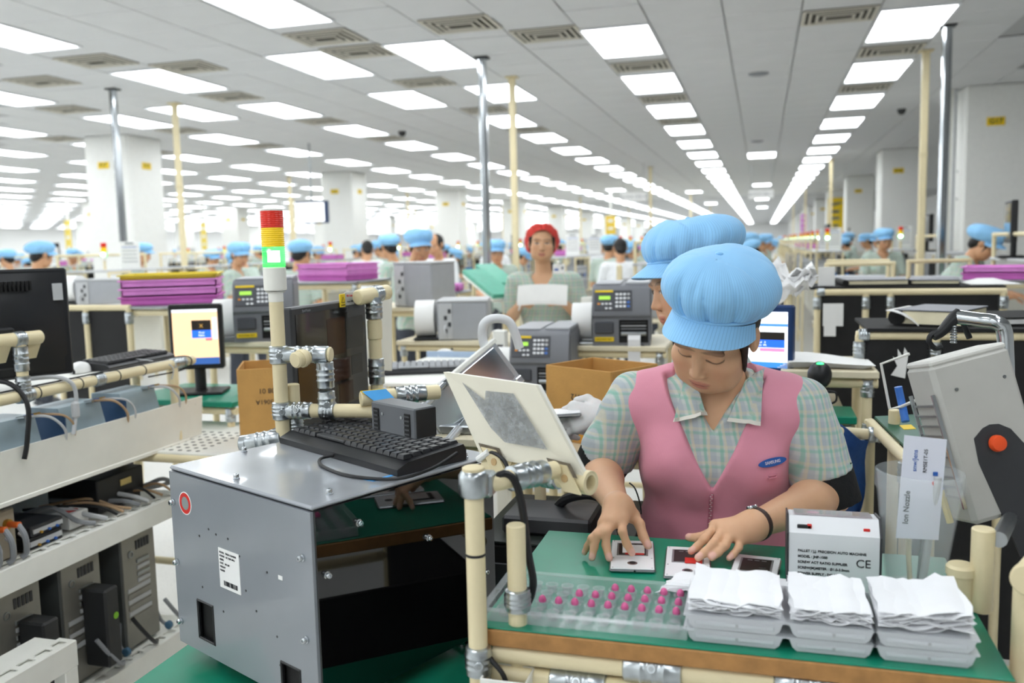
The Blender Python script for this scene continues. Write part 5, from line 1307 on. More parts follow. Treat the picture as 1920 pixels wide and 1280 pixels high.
# pink tray stacks
def tray_me(w, d, h, m, nm='pink_tray'):
    g = G(); th = .006
    g.box((0, 0, th/2), (w, d, th)); 
    for s in (-1, 1): g.box((s*(w/2-th/2), 0, h/2), (th, d, h)); g.box((0, s*(d/2-th/2), h/2), (w, th, h))
    for s in (-1, 1): g.box((s*(w/2+.004), 0, h-.003), (.012, d+.02, .006)); g.box((0, s*(d/2+.004), h-.003), (w, .012, .006))
    return g.mesh(nm, m)
TR1 = tray_me(.36, .30, .032, PINK); TR2 = tray_me(.36, .30, .032, PINKD); TRY = tray_me(.36, .30, .02, mat('yellow_tray', 'f0d848', .5))
def stack(where, px, py, d, rz, n, scale=1, yellow=False, legs=True, table=True):
    q = P(px, py, d)
    for i in range(n):
        o = bpy.data.objects.new('pink_tray' if not (yellow and i == n-1) else 'yellow_tray', TRY if (yellow and i == n-1) else (TR1 if i % 3 else TR2)); COL.objects.link(o)
        o.location = (q.x, q.y, q.z+i*.0335*scale); o.rotation_euler = (0, 0, rz+random.uniform(-.03, .03)); o.scale = (scale,)*3
        tag(o, '%s plastic tray, %s from the bottom of the stack %s' % ('yellow' if (yellow and i == n-1) else 'pink', ordn(i), where), 'tray', 'pink trays '+where)
    if table:
        s = .24*scale; stand('tray_stand', 'cream pipe stand under the pink tray stack '+where, q.x-s, q.x+s, q.y-s, q.y+s, q.z-.002, STEEL, 'stand', th=.012)
random.seed(21)
stack('left of the signal tower', 328, 566, 4.3, radians(30), 4, 1.18, True)
stack('behind the centre monitor', 635, 524, 5.0, radians(-12), 3, .95)
stack('at the right picture edge', 1880, 521, 4.7, radians(-16), 2, 1.0)
stack('near the green slides', 830, 545, 6.4, radians(10), 2, .75)
# green slides (tilted channels)
for i, (a, b) in enumerate((((868, 505), (925, 552)), ((892, 495), (932, 530)))):
    A, B = P(*a, 5.9+.6*i), P(*b, 5.5+.6*i); t = thing('green_slide', '%s tilted green slide with white edge left of the red-capped woman' % ('lower' if i == 0 else 'upper'), 'slide', (B.x, B.y, B.z), world=True, group='green slides')
    s = Vector((.1, .14, 0)); g = G(); g.slab([A, B, B+s, A+s], .03); g.obj('slide_bed', mat('slide_green', '5fb89e', .4), t); g = G(); g.slab([A-Vector((0, 0, .03)), B-Vector((0, 0, .03)), B+s-Vector((0, 0, .03)), A+s-Vector((0, 0, .03))], .02); g.obj('slide_rail', WHITE, t)
    pipe(t, (A.x+.05, A.y+.07, 0), (A.x+.05, A.y+.07, A.z-.05), name='post'); pipe(t, (B.x+.05, B.y+.07, 0), (B.x+.05, B.y+.07, B.z-.05), name='post')
# white glove bundle beside the pink-vested woman's cap
gq = P(1478, 545, 3.0)
t = thing('glove_bundle', 'bundle of white work gloves hanging right of the blue caps', 'gloves', gq, world=True)
random.seed(2)
for i in range(9):
    b0 = gq+Vector((random.uniform(-.045, .035), random.uniform(-.04, .04), random.uniform(-.02, .035))); dr = Vector((random.uniform(-.6, 1), random.uniform(-.5, .5), random.uniform(.1, .9))).normalized()
    rows = [[b0+dr*(.085*v_)+Vector((0, 1, .2)).cross(dr).normalized()*((u_-.5)*.06*(1-.3*v_))+Vector((0, -.02*sin(6*u_+i)*(.4+v_), .012*sin(9*v_+3*u_+i))) for u_ in (0, .2, .4, .6, .8, 1)] for v_ in (0, .25, .5, .75, 1)]
    G().sheet(rows, .005).obj('glove', mat('glove_white', 'f6f6f6', .9, bump=.3, bscale=200), t, smooth=60)
pipe(t, (gq.x, gq.y, 0), (gq.x, gq.y, gq.z+.03), name='post')
# white louvred tower (air duct) left of the middle printer
dq = P(940, 700, 4.2)
t = thing('slotted_post', 'white slotted shelving post left of the middle printer', 'post', (dq.x, dq.y, 0), world=True)
g = G(); g.box((dq.x, dq.y, .55), (.06, .06, 1.1), .003); po = g.obj('post', WHITE, t)
for k in range(16): g = G(); g.box((dq.x+.005, dq.y-.0305, .35+.045*k), (.03, .002, .018)); g.obj('slot', DARK, po, smooth=None)
dq = P(1102, 620, 5.0)
t = thing('slotted_post', 'white slotted shelving post left of the printer by the women', 'post', (dq.x, dq.y, 0), world=True)
g = G(); g.box((dq.x, dq.y, .6), (.06, .06, 1.2), .003); po = g.obj('post', WHITE, t)
for k in range(16): g = G(); g.box((dq.x+.005, dq.y-.0305, .45+.045*k), (.03, .002, .018)); g.obj('slot', DARK, po, smooth=None)
# ============================================================ implicit-surface bodies
def A3(v): return np.array([float(c) for c in v])
def s_rc(p, a, b, ra, rb):
    a, b = A3(a), A3(b); ab = b-a; L2 = float(ab @ ab)+1e-12
    t = np.clip(((p-a) @ ab)/L2, 0, 1)
    return np.linalg.norm(p-a-t[:, None]*ab, axis=1)-(ra+(rb-ra)*t)
def s_ell(p, c, r, R=None):
    q = p-A3(c)
    if R is not None: q = q @ R            # columns of R: local axes
    r = np.array(r, float); k0 = np.linalg.norm(q/r, axis=1); k1 = np.linalg.norm(q/(r*r), axis=1)
    return k0*(k0-1)/np.maximum(k1, 1e-9)
def smin(a, b, k):
    h = np.clip(.5+.5*(b-a)/k, 0, 1); return b*(1-h)+a*h-k*h*(1-h)
def smax(a, b, k): return -smin(-a, -b, k)
def near(p, c, R, f, far=.06):
    """evaluate f only close to a bounding ball; elsewhere a safe far distance"""
    d = np.linalg.norm(p-A3(c), axis=1)-R; out = np.maximum(d, far); m = d < far
    if m.any(): out[m] = f(p[m])
    return out
def surface(f, lo, hi, h, B=8):
    """sparse surface nets of f<0"""
    lo = np.array(lo, float); n = np.ceil((np.array(hi)-lo)/h).astype(int)+2; nb = -(-n//B)
    g = np.stack(np.meshgrid(*[np.arange(k) for k in nb], indexing='ij'), -1).reshape(-1, 3)
    c = lo+(g*B+B/2)*h; keep = g[np.abs(f(c)) < B*h*1.05]
    ar = np.arange(B+1); off = np.stack(np.meshgrid(ar, ar, ar, indexing='ij'), -1).reshape(-1, 3)
    S = n+B+4; key = lambda ijk: (ijk[..., 0]*S[1]+ijk[..., 1])*S[2]+ijk[..., 2]
    cells, pos, edges = [], [], []
    for s0 in range(0, len(keep), 400):
        kb = keep[s0:s0+400]; idx = kb[:, None, :]*B+off[None]
        v = f((lo+idx.reshape(-1, 3)*h)).reshape(len(kb), B+1, B+1, B+1); I = idx.reshape(len(kb), B+1, B+1, B+1, 3)
        sg = v < 0
        cnt = np.zeros((len(kb), B, B, B)); acc = np.zeros((len(kb), B, B, B, 3))
        for ax in range(3):
            sl0 = [slice(None)]*4; sl1 = [slice(None)]*4; sl0[ax+1] = slice(0, B); sl1[ax+1] = slice(1, B+1)
            a, b = v[tuple(sl0)], v[tuple(sl1)]; cr = sg[tuple(sl0)] != sg[tuple(sl1)]
            t = np.where(cr, a/np.where(cr, a-b, 1), 0)
            oth = [k for k in range(3) if k != ax]
            for i in (0, 1):
                for j in (0, 1):
                    s = [slice(None)]*4; s[oth[0]+1] = slice(i, B+i); s[oth[1]+1] = slice(j, B+j); s = tuple(s)
                    cc = cr[s]; cnt += cc
                    acc[..., ax] += cc*t[s]; acc[..., oth[0]] += cc*i; acc[..., oth[1]] += cc*j
            # crossing edges (unique by lower corner; only those inside this block)
            m = cr.copy()
            e = I[tuple(sl0)][m]; d = sg[tuple(sl0)][m]
            edges.append((np.full(len(e), ax), e, d))
        m = cnt > 0
        base = I[:, :B, :B, :B][m]
        cells.append(key(base)); pos.append(lo+(base+acc[m]/cnt[m][:, None])*h)
    ck = np.concatenate(cells); ps = np.concatenate(pos); o = np.argsort(ck); ck, ps = ck[o], ps[o]
    quads = []
    for ax in range(3):
        E = np.concatenate([e for (a, e, d) in edges if len(a) and a[0] == ax]); D = np.concatenate([d for (a, e, d) in edges if len(a) and a[0] == ax])
        _, u = np.unique(key(E), return_index=True); E, D = E[u], D[u]
        o1, o2 = (ax+1) % 3, (ax+2) % 3; q = []
        ok = np.ones(len(E), bool)
        for (i, j) in ((0, 0), (-1, 0), (-1, -1), (0, -1)):
            c2 = E.copy(); c2[:, o1] += i; c2[:, o2] += j; k = key(c2); w = np.searchsorted(ck, k); w = np.minimum(w, len(ck)-1)
            ok &= ck[w] == k; q.append(w)
        q = np.stack(q, 1); q[~D] = q[~D][:, ::-1]; quads.append(q[ok])
    return ps, np.concatenate(quads)
def sdf_mesh(name, f, lo, hi, h, m, col=None, relax=1):
    v, q = surface(f, lo, hi, h)
    me = bpy.data.meshes.new(name); me.vertices.add(len(v)); me.vertices.foreach_set('co', v.ravel().astype(np.float32))
    me.loops.add(q.size); me.loops.foreach_set('vertex_index', q.ravel().astype(np.int32))
    me.polygons.add(len(q)); me.polygons.foreach_set('loop_start', np.arange(0, q.size, 4, dtype=np.int32)); 
    me.polygons.foreach_set('use_smooth', np.ones(len(q), bool))
    me.update(calc_edges=True); me.validate()
    for mm in (m if isinstance(m, (list, tuple)) else [m]): me.materials.append(mm)
    if col is not None:
        c = col(v); at = me.color_attributes.new('tint', 'FLOAT_COLOR', 'POINT')
        at.data.foreach_set('color', np.concatenate([c, np.ones((len(c), 1))], 1).astype(np.float32).ravel())
    return me

# ------------------------------------------------------------ fabrics and skin
def skin_mat(name):
    m = mat(name, 'd9a580', .5, noise=0, sss=.12); N, L = m.node_tree.nodes, m.node_tree.links
    a = N.new('ShaderNodeAttribute'); a.attribute_name = 'tint'; t = N.new('ShaderNodeTexNoise'); t.inputs['Scale'].default_value = 90
    tc = N.new('ShaderNodeTexCoord'); L.new(tc.outputs['Object'], t.inputs['Vector'])
    mx = n_mix(N, L, n_math(N, L, 'MULTIPLY', t.outputs['Fac'], .12), a.outputs['Color'], srgb('c07a58'))
    L.new(mx, N['Principled BSDF'].inputs['Base Color'])
    bp = N.new('ShaderNodeBump'); bp.inputs['Strength'].default_value = .06; bp.inputs['Distance'].default_value = .003; L.new(t.outputs['Fac'], bp.inputs['Height']); L.new(bp.outputs['Normal'], N['Principled BSDF'].inputs['Normal'])
    return m
SKIN = skin_mat('skin')
def plaid(name, base, ca, cb, cc, s=1.0):
    def b(N, L, tc):
        sx = N.new('ShaderNodeSeparateXYZ'); 
        nz = N.new('ShaderNodeTexNoise'); nz.inputs['Scale'].default_value = 5; L.new(tc.outputs['Object'], nz.inputs['Vector'])
        mp = N.new('ShaderNodeVectorMath'); mp.operation = 'MULTIPLY_ADD'; L.new(nz.outputs['Color'], mp.inputs[0]); mp.inputs[1].default_value = (.012, .012, .012); L.new(tc.outputs['Object'], mp.inputs[2])
        L.new(mp.outputs[0], sx.inputs[0]); x = n_math(N, L, 'ADD', sx.outputs[0], n_math(N, L, 'MULTIPLY', sx.outputs[1], .8)); z = sx.outputs[2]
        c = n_mix(N, L, n_math(N, L, 'MULTIPLY', n_stripe(N, L, x, .030*s, .30), .45), srgb(base), srgb(ca))
        c = n_mix(N, L, n_math(N, L, 'MULTIPLY', n_stripe(N, L, z, .034*s, .28), .3), c, srgb(ca))
        c = n_mix(N, L, n_math(N, L, 'MULTIPLY', n_stripe(N, L, x, .030*s, .13, .5), .62), c, srgb(cb))
        c = n_mix(N, L, n_math(N, L, 'MULTIPLY', n_stripe(N, L, z, .034*s, .10, .5), .5), c, srgb(cb))
        c = n_mix(N, L, n_math(N, L, 'MULTIPLY', n_stripe(N, L, x, .030*s, .10, .25), .5), c, srgb(cc))
        c = n_mix(N, L, n_math(N, L, 'MULTIPLY', n_stripe(N, L, z, .034*s, .10, .25), .35), c, srgb(cc))
        w = N.new('ShaderNodeTexNoise'); w.inputs['Scale'].default_value = 16; w.inputs['Detail'].default_value = 3; L.new(tc.outputs['Object'], w.inputs['Vector'])
        return c, w.outputs['Fac'], .5
    return node_mat(name, b, .85, sheen=.2)
PLAID = plaid('plaid_shirt', 'c9cfcc', 'a4aeba', '7fbca8', 'd9cdae')
PLAIDF = plaid('plaid_shirt_pale', 'c2cdc4', '9fb0b0', '86bda6', 'd9cdb8', 1.25)
def fine(name, base, line, per=.0045, ax=0, rough=.75, bump=.5, bs=14, wt=.5):
    def b(N, L, tc):
        s = N.new('ShaderNodeSeparateXYZ'); L.new(tc.outputs['Object'], s.inputs[0])
        co = n_math(N, L, 'ADD', s.outputs[0], n_math(N, L, 'MULTIPLY', s.outputs[1], .9)) if ax == 0 else n_math(N, L, 'ADD', s.outputs[2], n_math(N, L, 'MULTIPLY', s.outputs[1], .5))
        c = n_mix(N, L, n_math(N, L, 'MULTIPLY', n_stripe(N, L, co, per, .16), wt), srgb(base), srgb(line))
        w = N.new('ShaderNodeTexNoise'); w.inputs['Scale'].default_value = bs; w.inputs['Detail'].default_value = 3; L.new(tc.outputs['Object'], w.inputs['Vector'])
        return c, w.outputs['Fac'], bump
    return node_mat(name, b, rough, sheen=.15)
def capfab(name, base, line):
    def b(N, L, tc):
        a = N.new('ShaderNodeAttribute'); a.attribute_name = 'arc'; s = N.new('ShaderNodeSeparateXYZ'); L.new(a.outputs['Vector'], s.inputs[0])
        c = n_mix(N, L, n_math(N, L, 'MULTIPLY', n_stripe(N, L, s.outputs[0], .0052, .07), .5), srgb(base), srgb(line))
        w = N.new('ShaderNodeTexNoise'); w.inputs['Scale'].default_value = 15; w.inputs['Detail'].default_value = 2; L.new(tc.outputs['Object'], w.inputs['Vector'])
        return c, w.outputs['Fac'], .7
    return node_mat(name, b, .75, sheen=.15)
CAPB = capfab('blue_cap_fabric', '94cefa', '6296c6')
VEST = fine('pink_vest_fabric', 'e698ac', 'da8aa2', .0036, 0, bump=.9, bs=8, wt=.15)
CAPR = capfab('red_cap_fabric', 'e84a42', 'c03028')
HAIR = mat('dark_hair', '2a1a14', .45, noise=.3, scale=120)
HAIRB = mat('black_hair', '15110f', .45, noise=.3, scale=120)
TROU = mat('beige_trousers', 'cfc8bb', .8, noise=.05, bump=.3, bscale=14)
TROUD = mat('dark_trousers', '3b3f48', .8, noise=.08, bump=.3, bscale=14)
SHOE = mat('shoe_grey', '55585c', .6)
CUFF = mat('black_arm_cover', '17181a', .8, noise=.1, bump=.3, bscale=60)

# ------------------------------------------------------------ head in its own frame: x to her left, y forward, z up
def head_sdf(q, eyes='open'):
    d = s_ell(q, (0, -.014, .030), (.074, .092, .084))
    d = smin(d, s_ell(q, (0, .022, -.030), (.060, .066, .078)), .03)
    d = smin(d, s_ell(q, (0, .046, -.086), (.032, .034, .026)), .035)
    for s in (-1, 1):
        d = smin(d, s_ell(q, (s*.042, .042, -.060), (.024, .036, .034)), .03)
        d = smin(d, s_ell(q, (s*.042, .056, -.024), (.024, .022, .020)), .022)
        d = smax(d, -s_ell(q, (s*.031, .096, .004), (.019, .016, .011)), .012)
        d = smin(d, s_ell(q, (s*.031, .0685, .0015), (.0155, .0145, .0115)), .005)
        d = smin(d, s_ell(q, (s*.031, .078, .0205), (.021, .008, .006)), .014)
    d = smin(d, s_rc(q, (0, .075, .008), (0, .0985, -.032), .0060, .0088), .012)
    for s in (-1, 1): d = smin(d, s_ell(q, (s*.0105, .0905, -.0355), (.0074, .0088, .0066)), .006)
    for s in (-1, 1): d = smax(d, -s_ell(q, (s*.0065, .0975, -.0445), (.0032, .0045, .0035)), .003)
    d = smin(d, s_ell(q, (0, .0835, -.0625), (.0205, .0080, .0052)), .005)
    d = smin(d, s_ell(q, (0, .0825, -.0725), (.0175, .0082, .0058)), .005)
    d = smax(d, -s_ell(q, (0, .0945, -.0672), (.021, .0055, .0011)), .002)
    for s in (-1, 1):
        e = s_ell(q, (s*.077, -.010, -.006), (.0085, .019, .030)); e = smax(e, -s_ell(q, (s*.086, -.006, -.004), (.006, .010, .018)), .004)
        d = smin(d, e, .008)
    return d
LIP, BROW, EYEW, IRIS = (np.array(srgb(c)) for c in ('c0736a', '5a3c2e', 'e8e2da', '17100d'))
def head_col(q, base, eyes='open'):
    c = np.tile(base, (len(q), 1))
    def mix(w, k):
        nonlocal c; w = np.clip(w, 0, 1)[:, None]; c = c*(1-w)+np.array(k)*w
    x, y, z = q[:, 0], q[:, 1], q[:, 2]; fr = y > .04
    cheek = np.exp(-(((np.abs(x)-.042)/.02)**2+((z+.03)/.018)**2)); mix(cheek*.25*fr, srgb('d68a72'))
    mix(np.clip(1.2-np.hypot(x/.0215, (z+.0635)/.0052), 0, .3)*2.4*fr*(y > .07), LIP)
    mix(np.clip(1.2-np.hypot(x/.0180, (z+.0722)/.0062), 0, .3)*2.4*fr*(y > .07), LIP)
    mix((np.exp(-((z+.0672)/.0011)**2)*(np.abs(x) < .0205)*fr*(y > .06))*.8, srgb('6e2f2c'))
    ax = np.abs(x); bz = .0235+.10*(.031-np.abs(ax-.0))*.0-.9*(ax-.031)**2*8
    mix(np.clip(1.4-np.hypot((ax-.032)/.0205, (z-bz)/.0034), 0, .4)*2*fr*.75, BROW)
    if eyes == 'open':
        m = np.clip(1.25-np.hypot((ax-.031)/.0135, (z-.0010)/.0046), 0, .25)*4*fr; mix(m, EYEW)
        mix(np.clip(1.3-np.hypot((ax-.031)/.0052, (z-.0010)/.0052), 0, .3)*3.3*(m > .2), IRIS)
        lz = .0058-.0040*((ax-.031)/.0155)**2*1.2
    else: lz = -.0048+.0042*((ax-.031)/.0155)**2
    mix(np.exp(-((z-lz)/.0021)**2)*(np.abs(ax-.031) < .0165)*fr, srgb('241510'))
    for s in (-1, 1): mix(np.clip(1.3-np.hypot((x-s*.0065)/.0035, (z+.0445)/.003), 0, .3)*3*fr*(y > .085), srgb('5a2f26'))
    return c

def finger_sdf(p, ch, r0=.0088, r1=.0068):
    d = None; n = len(ch)-1
    for i in range(n):
        a, b = r0+(r1-r0)*i/n, r0+(r1-r0)*(i+1)/n
        e = s_rc(p, ch[i], ch[i+1], a, b); d = e if d is None else smin(d, e, .004)
    return d
def hand_sdf(p, H):
    """H: wrist, fingers = [thumb, index, middle, ring, pinky] chains of joints"""
    w = A3(H['wrist']); d = None
    for i, ch in enumerate(H['f']):
        if i:
            e = s_rc(p, w, ch[0], .0205, .0128); d = e if d is None else smin(d, e, .012)
    d = smin(d, s_rc(p, w, H['f'][0][0], .0185, .0135), .012)
    for i, ch in enumerate(H['f']):
        r0, r1 = ((.0108, .0082), (.0088, .0070), (.0092, .0072), (.0087, .0068), (.0076, .0060))[i]
        d = smin(d, finger_sdf(p, ch, r0*H.get('k', 1), r1*H.get('k', 1)), .004 if i else .007)
    return d
def auto_hand(w, d, up, side, curl=.6, k=1.0, spread=.018):
    """a relaxed hand at wrist w pointing along d, back of the hand up, thumb towards side"""
    d, up, side = [Vector(v).normalized() for v in (d, up, side)]; w = Vector(w); f = []
    th = w+d*.025+side*.028; f.append([th, th+(d*.7+side*.7).normalized()*.03-up*.006, th+(d*.9+side*.45).normalized()*.056-up*.018])
    for i, (L_, o) in enumerate(((.075, .030), (.083, .010), (.077, -.010), (.060, -.029))):
        m = w+d*(.085-.004*abs(i-1))+side*o; a = curl*.5; c = [m]; dirv = d.copy()
        for s in (.42, .31, .27):
            dirv = (d*cos(a)-up*sin(a)); c.append(c[-1]+dirv*L_*s); a += curl*.75
        f.append(c)
    return dict(wrist=w, f=f, k=k)

def build_person(t, J, h=.004, skin='d9ab88', shirt=PLAID, vest=None, cap=CAPB, hair=HAIR, eyes='open', trousers=TROU, sleeve=.82, cuff=False, capk=None, glove=None, hc=None, vneck=.10, legs=True, hem=.16, armk=1.0):
    V = {k: A3(v) for k, v in J.items() if not isinstance(v, (dict, float, int))}
    tx = V['SL']-V['SR']; tx /= np.linalg.norm(tx); mid = (V['SL']+V['SR'])/2
    up = mid-V['pelvis']; up /= np.linalg.norm(up); fr = np.cross(tx, up)*-1; fr /= np.linalg.norm(fr)
    fr = np.cross(up, tx); fr = -fr if fr @ (V['head']+.0*tx-mid+A3(J['Hf'])*.3) < 0 else fr; tx2 = tx-up*(tx @ up); tx2 /= np.linalg.norm(tx2)
    T = np.stack([tx2, fr, up], 1); L = float(np.linalg.norm(mid-V['pelvis']))
    chest = V['pelvis']+up*L*.68+fr*.004; waist = V['pelvis']+up*L*.36; hip = V['pelvis']
    hw = float(np.linalg.norm(V['SL']-V['SR']))/2; kk = hw/.165
    def torso(p, e=0.0):
        d = s_ell(p, chest, (.150*kk+e, .100+e, .165+e), T); d = smin(d, s_ell(p, waist, (.128*kk+e, .095+e, .16+e), T), .06)
        d = smin(d, s_ell(p, hip, (.152*kk+e, .108+e, .13+e), T), .06)
        d = smin(d, s_rc(p, V['SL']-up*.012-tx*.02, V['SR']-up*.012+tx*.02, .050+e, .050+e), .05)
        for s in (-1, 1): d = smin(d, s_ell(p, chest+fr*.075+tx2*s*.068*kk-up*.01, (.055+e, .042+e, .055+e), T), .045)
        return d
    HR = np.stack([A3(J['Hr']), A3(J['Hf']), A3(J['Hu'])], 1); hs = J.get('hs', 1.0)
    hd = V['head']
    toH = lambda p: (p-hd) @ HR/hs
    def limbs(p, e=0.0):
        d = None
        for S, E_, W_ in (('SL', 'EL', 'WL'), ('SR', 'ER', 'WR')):
            c = (V[S]+V[E_]+V[W_])/3; R = max(np.linalg.norm(V[k]-c) for k in (S, E_, W_))+.1
            def one(q, S=S, E_=E_, W_=W_):
                a = s_rc(q, V[S], V[E_], (.047+e)*armk, (.036+e)*armk); fo = V[E_]+(V[W_]-V[E_])*.3
                b = s_rc(q, V[E_], fo, (.035+e)*armk, (.037+e)*armk); b = smin(b, s_rc(q, fo, V[W_], (.037+e)*armk, (.0212+e)*armk), .02)
                return smin(a, b, .02)
            o = near(p, c, R, one); d = o if d is None else np.minimum(d, o)
        return d
    hands = [J[k] for k in ('handL', 'handR') if k in J]
    def body(p):
        d = smin(torso(p, -.006), limbs(p), .03)
        nk = s_rc(p, mid+up*.005-fr*.005, hd-A3(J['Hu'])*.05*hs-A3(J['Hf'])*.02*hs, .052, .047)
        d = smin(d, nk, .03)
        d = smin(d, near(p, hd, .17*hs, lambda q: head_sdf(toH(q), eyes)*hs), .012)
        for H in hands:
            d = smin(d, near(p, H['wrist'], .20, lambda q, H=H: hand_sdf(q, H)), .020)
        return d
    base = np.array(srgb(skin)); NAIL = np.array(srgb('e8b8ac'))
    def col(v):
        c = np.tile(base, (len(v), 1)); m = np.linalg.norm(v-hd, axis=1) < .15*hs
        if m.any(): c[m] = head_col(toH(v[m]), base, eyes)
        for H in hands:
            mm = np.linalg.norm(v-A3(H['wrist']), axis=1) < .21
            if glove is not None and H is glove and mm.any():
                w = (mm & (((v-A3(H['wrist'])) @ (A3(H['f'][2][0])-A3(H['wrist']))) > -.0015)); c[w] = np.array(srgb('dcdcdc'))
            else:
                for ch in H['f']:
                    tp, pv = A3(ch[-1]), A3(ch[-2]); dr = tp-pv; dr /= np.linalg.norm(dr)
                    nup = A3(H.get('nup', (0, -.45, .9))); nup = nup-dr*(nup @ dr); nup /= np.linalg.norm(nup)+1e-9
                    q = tp+nup*.0052-dr*.001; w = np.clip(1.5-np.linalg.norm((v-q)/np.array([.0062]*3), axis=1), 0, .5)*1.6
                    c = c*(1-w[:, None])+NAIL*w[:, None]
        return c
    pts = np.array([V[k] for k in ('SL', 'SR', 'EL', 'ER', 'WL', 'WR', 'pelvis', 'head')]+[A3(q) for H in hands for ch in H['f'] for q in ch])
    lo, hi = pts.min(0)-.2, pts.max(0)+.2
    put('body', sdf_mesh('body', body, lo, hi, h, SKIN, col), t)
    hc = hc or max(h, .005)
    # shirt with short sleeves
    def vcut(p, zv, w, depth):
        q = (p-mid) @ T; return np.maximum(np.abs(q[:, 0])-np.maximum(q[:, 2]-zv, 0)*w-.002*0, -(q[:, 1]-depth))
    def sleeves(p, e0, e1, s0, s1, which=(0, 1)):
        d = None
        for S, E_ in [(('SL', 'EL'), ('SR', 'ER'))[i] for i in which]:
            a, b = V[S]-up*.014+(V[S]-mid)*.06, V[E_]; ax = b-a; l = np.linalg.norm(ax); ax /= l
            o = s_rc(p, a+ax*(s0*l if s0 else 0), a+ax*l*1.15, e0, e1); o = np.maximum(o, (p-a) @ ax-l*s1)
            if s0: o = np.maximum(o, l*s0-(p-a) @ ax)
            d = o if d is None else np.minimum(d, o)
        return d
    def shirt_f(p):
        w = .003*np.sin(p[:, 0]*45+p[:, 2]*30)*np.sin(p[:, 2]*38+p[:, 1]*20)
        d = smin(torso(p, .010), sleeves(p, .060*armk, .060*armk, 0, sleeve), .022)+w
        q = (p-mid) @ T
        d = np.maximum(d, -s_rc(p, mid+fr*.012-up*.01, mid+up*.2+fr*.03, .056, .085))
        d = smax(d, -vcut(p, -vneck, .62, .03), .004)
        d = np.maximum(d, -(q[:, 2]+L+hem)); return d
    put('shirt', sdf_mesh('shirt', shirt_f, lo, hi, hc, shirt), t)
    out = dict(torso=torso, shirt=shirt_f, T=T, mid=mid, lo=lo, hi=hi)
    if cuff:
        for k in (0, 1): put('arm_cover', sdf_mesh('arm_cover', lambda p, k=k: sleeves(p, .0625, .0565, .70, 1.14, (k,)), lo, hi, hc, CUFF), t)
    if vest is not None:
        def vest_f(p):
            q = (p-mid) @ T; w = .0045*np.sin(q[:, 0]*34+q[:, 2]*26)*np.sin(q[:, 2]*15+q[:, 0]*9+1)+.0025*np.sin(q[:, 0]*60-q[:, 2]*44)*np.clip(-q[:, 2]*4, 0, 1)
            d = torso(p, .021)+w
            for S, E_, s in (('SL', 'EL', 1), ('SR', 'ER', -1)):
                d = smax(d, -s_rc(p, V[S]+tx*s*.070-up*.0, V[S]+tx*s*.078-up*.10, .066, .078), .006)
            d = np.maximum(d, -s_rc(p, mid-up*.0, mid+up*.2+fr*.02, .072, .10))
            d = smax(d, -vcut(p, -.142, .50, .02), .004)
            return np.maximum(d, -(q[:, 2]+L+.14))
        put('vest', sdf_mesh('vest', vest_f, lo, hi, hc, vest), t); out['vest'] = vest_f
    # hair, cap
    def hair_f(p):
        q = toH(p); d = s_ell(q, (0, -.022, .026), (.080, .096, .088))
        d = smin(d, s_ell(q, (0, -.06, -.045), (.062, .045, .05)), .02)
        d = smax(d, -s_ell(q, (0, .09, -.05), (.0665, .10, .118)), .006)
        for s in (-1, 1):
            d = smin(d, s_rc(q, (s*.072, .030, .03), (s*.073, .034, -.052), .0095, .004), .008)
            d = smax(d, -s_ell(q, (s*.085, -.008, -.008), (.02, .018, .03)), .003)
        return d*hs
    if hair is not None:
        put('hair', sdf_mesh('hair', hair_f, hd-.17*hs, hd+.17*hs, max(h, .004), hair), t)
    if cap is not None: bouffant_cap(t, J, cap, **(capk or {}))
    if legs:
        pz = V['pelvis']
        def trou(p):
            d = s_ell(p, pz-np.array([0, 0, .01]), (.150*kk, .115, .13), T)
            for s in (-1, 1):
                hp = pz+tx2*s*.082-np.array([0, 0, .06]); kn = np.array([hp[0], hp[1], pz[2]*.55])+tx2*s*.012+fr*.02; an = np.array([kn[0], kn[1], .09])-fr*.03
                d = smin(d, smin(s_rc(p, hp, kn, .085, .066), s_rc(p, kn, an, .066, .058), .03), .03)
            return np.maximum(d, .06-p[:, 2])
        put('trousers', sdf_mesh('trousers', trou, (pz[0]-.32, pz[1]-.32, 0), (pz[0]+.32, pz[1]+.32, pz[2]+.2), max(h*1.6, .012), trousers), t)
        for s in (-1, 1):
            an = pz+tx2*s*.094; g = G(); ang = math.atan2(fr[1], fr[0])-pi/2
            g.ell((an[0]+fr[0]*.04, an[1]+fr[1]*.04, .042), (.045, .125, .042), 16, 10, Matrix.Rotation(ang, 3, 'Z')); g.obj('shoe', SHOE, t, smooth=80)
    return out

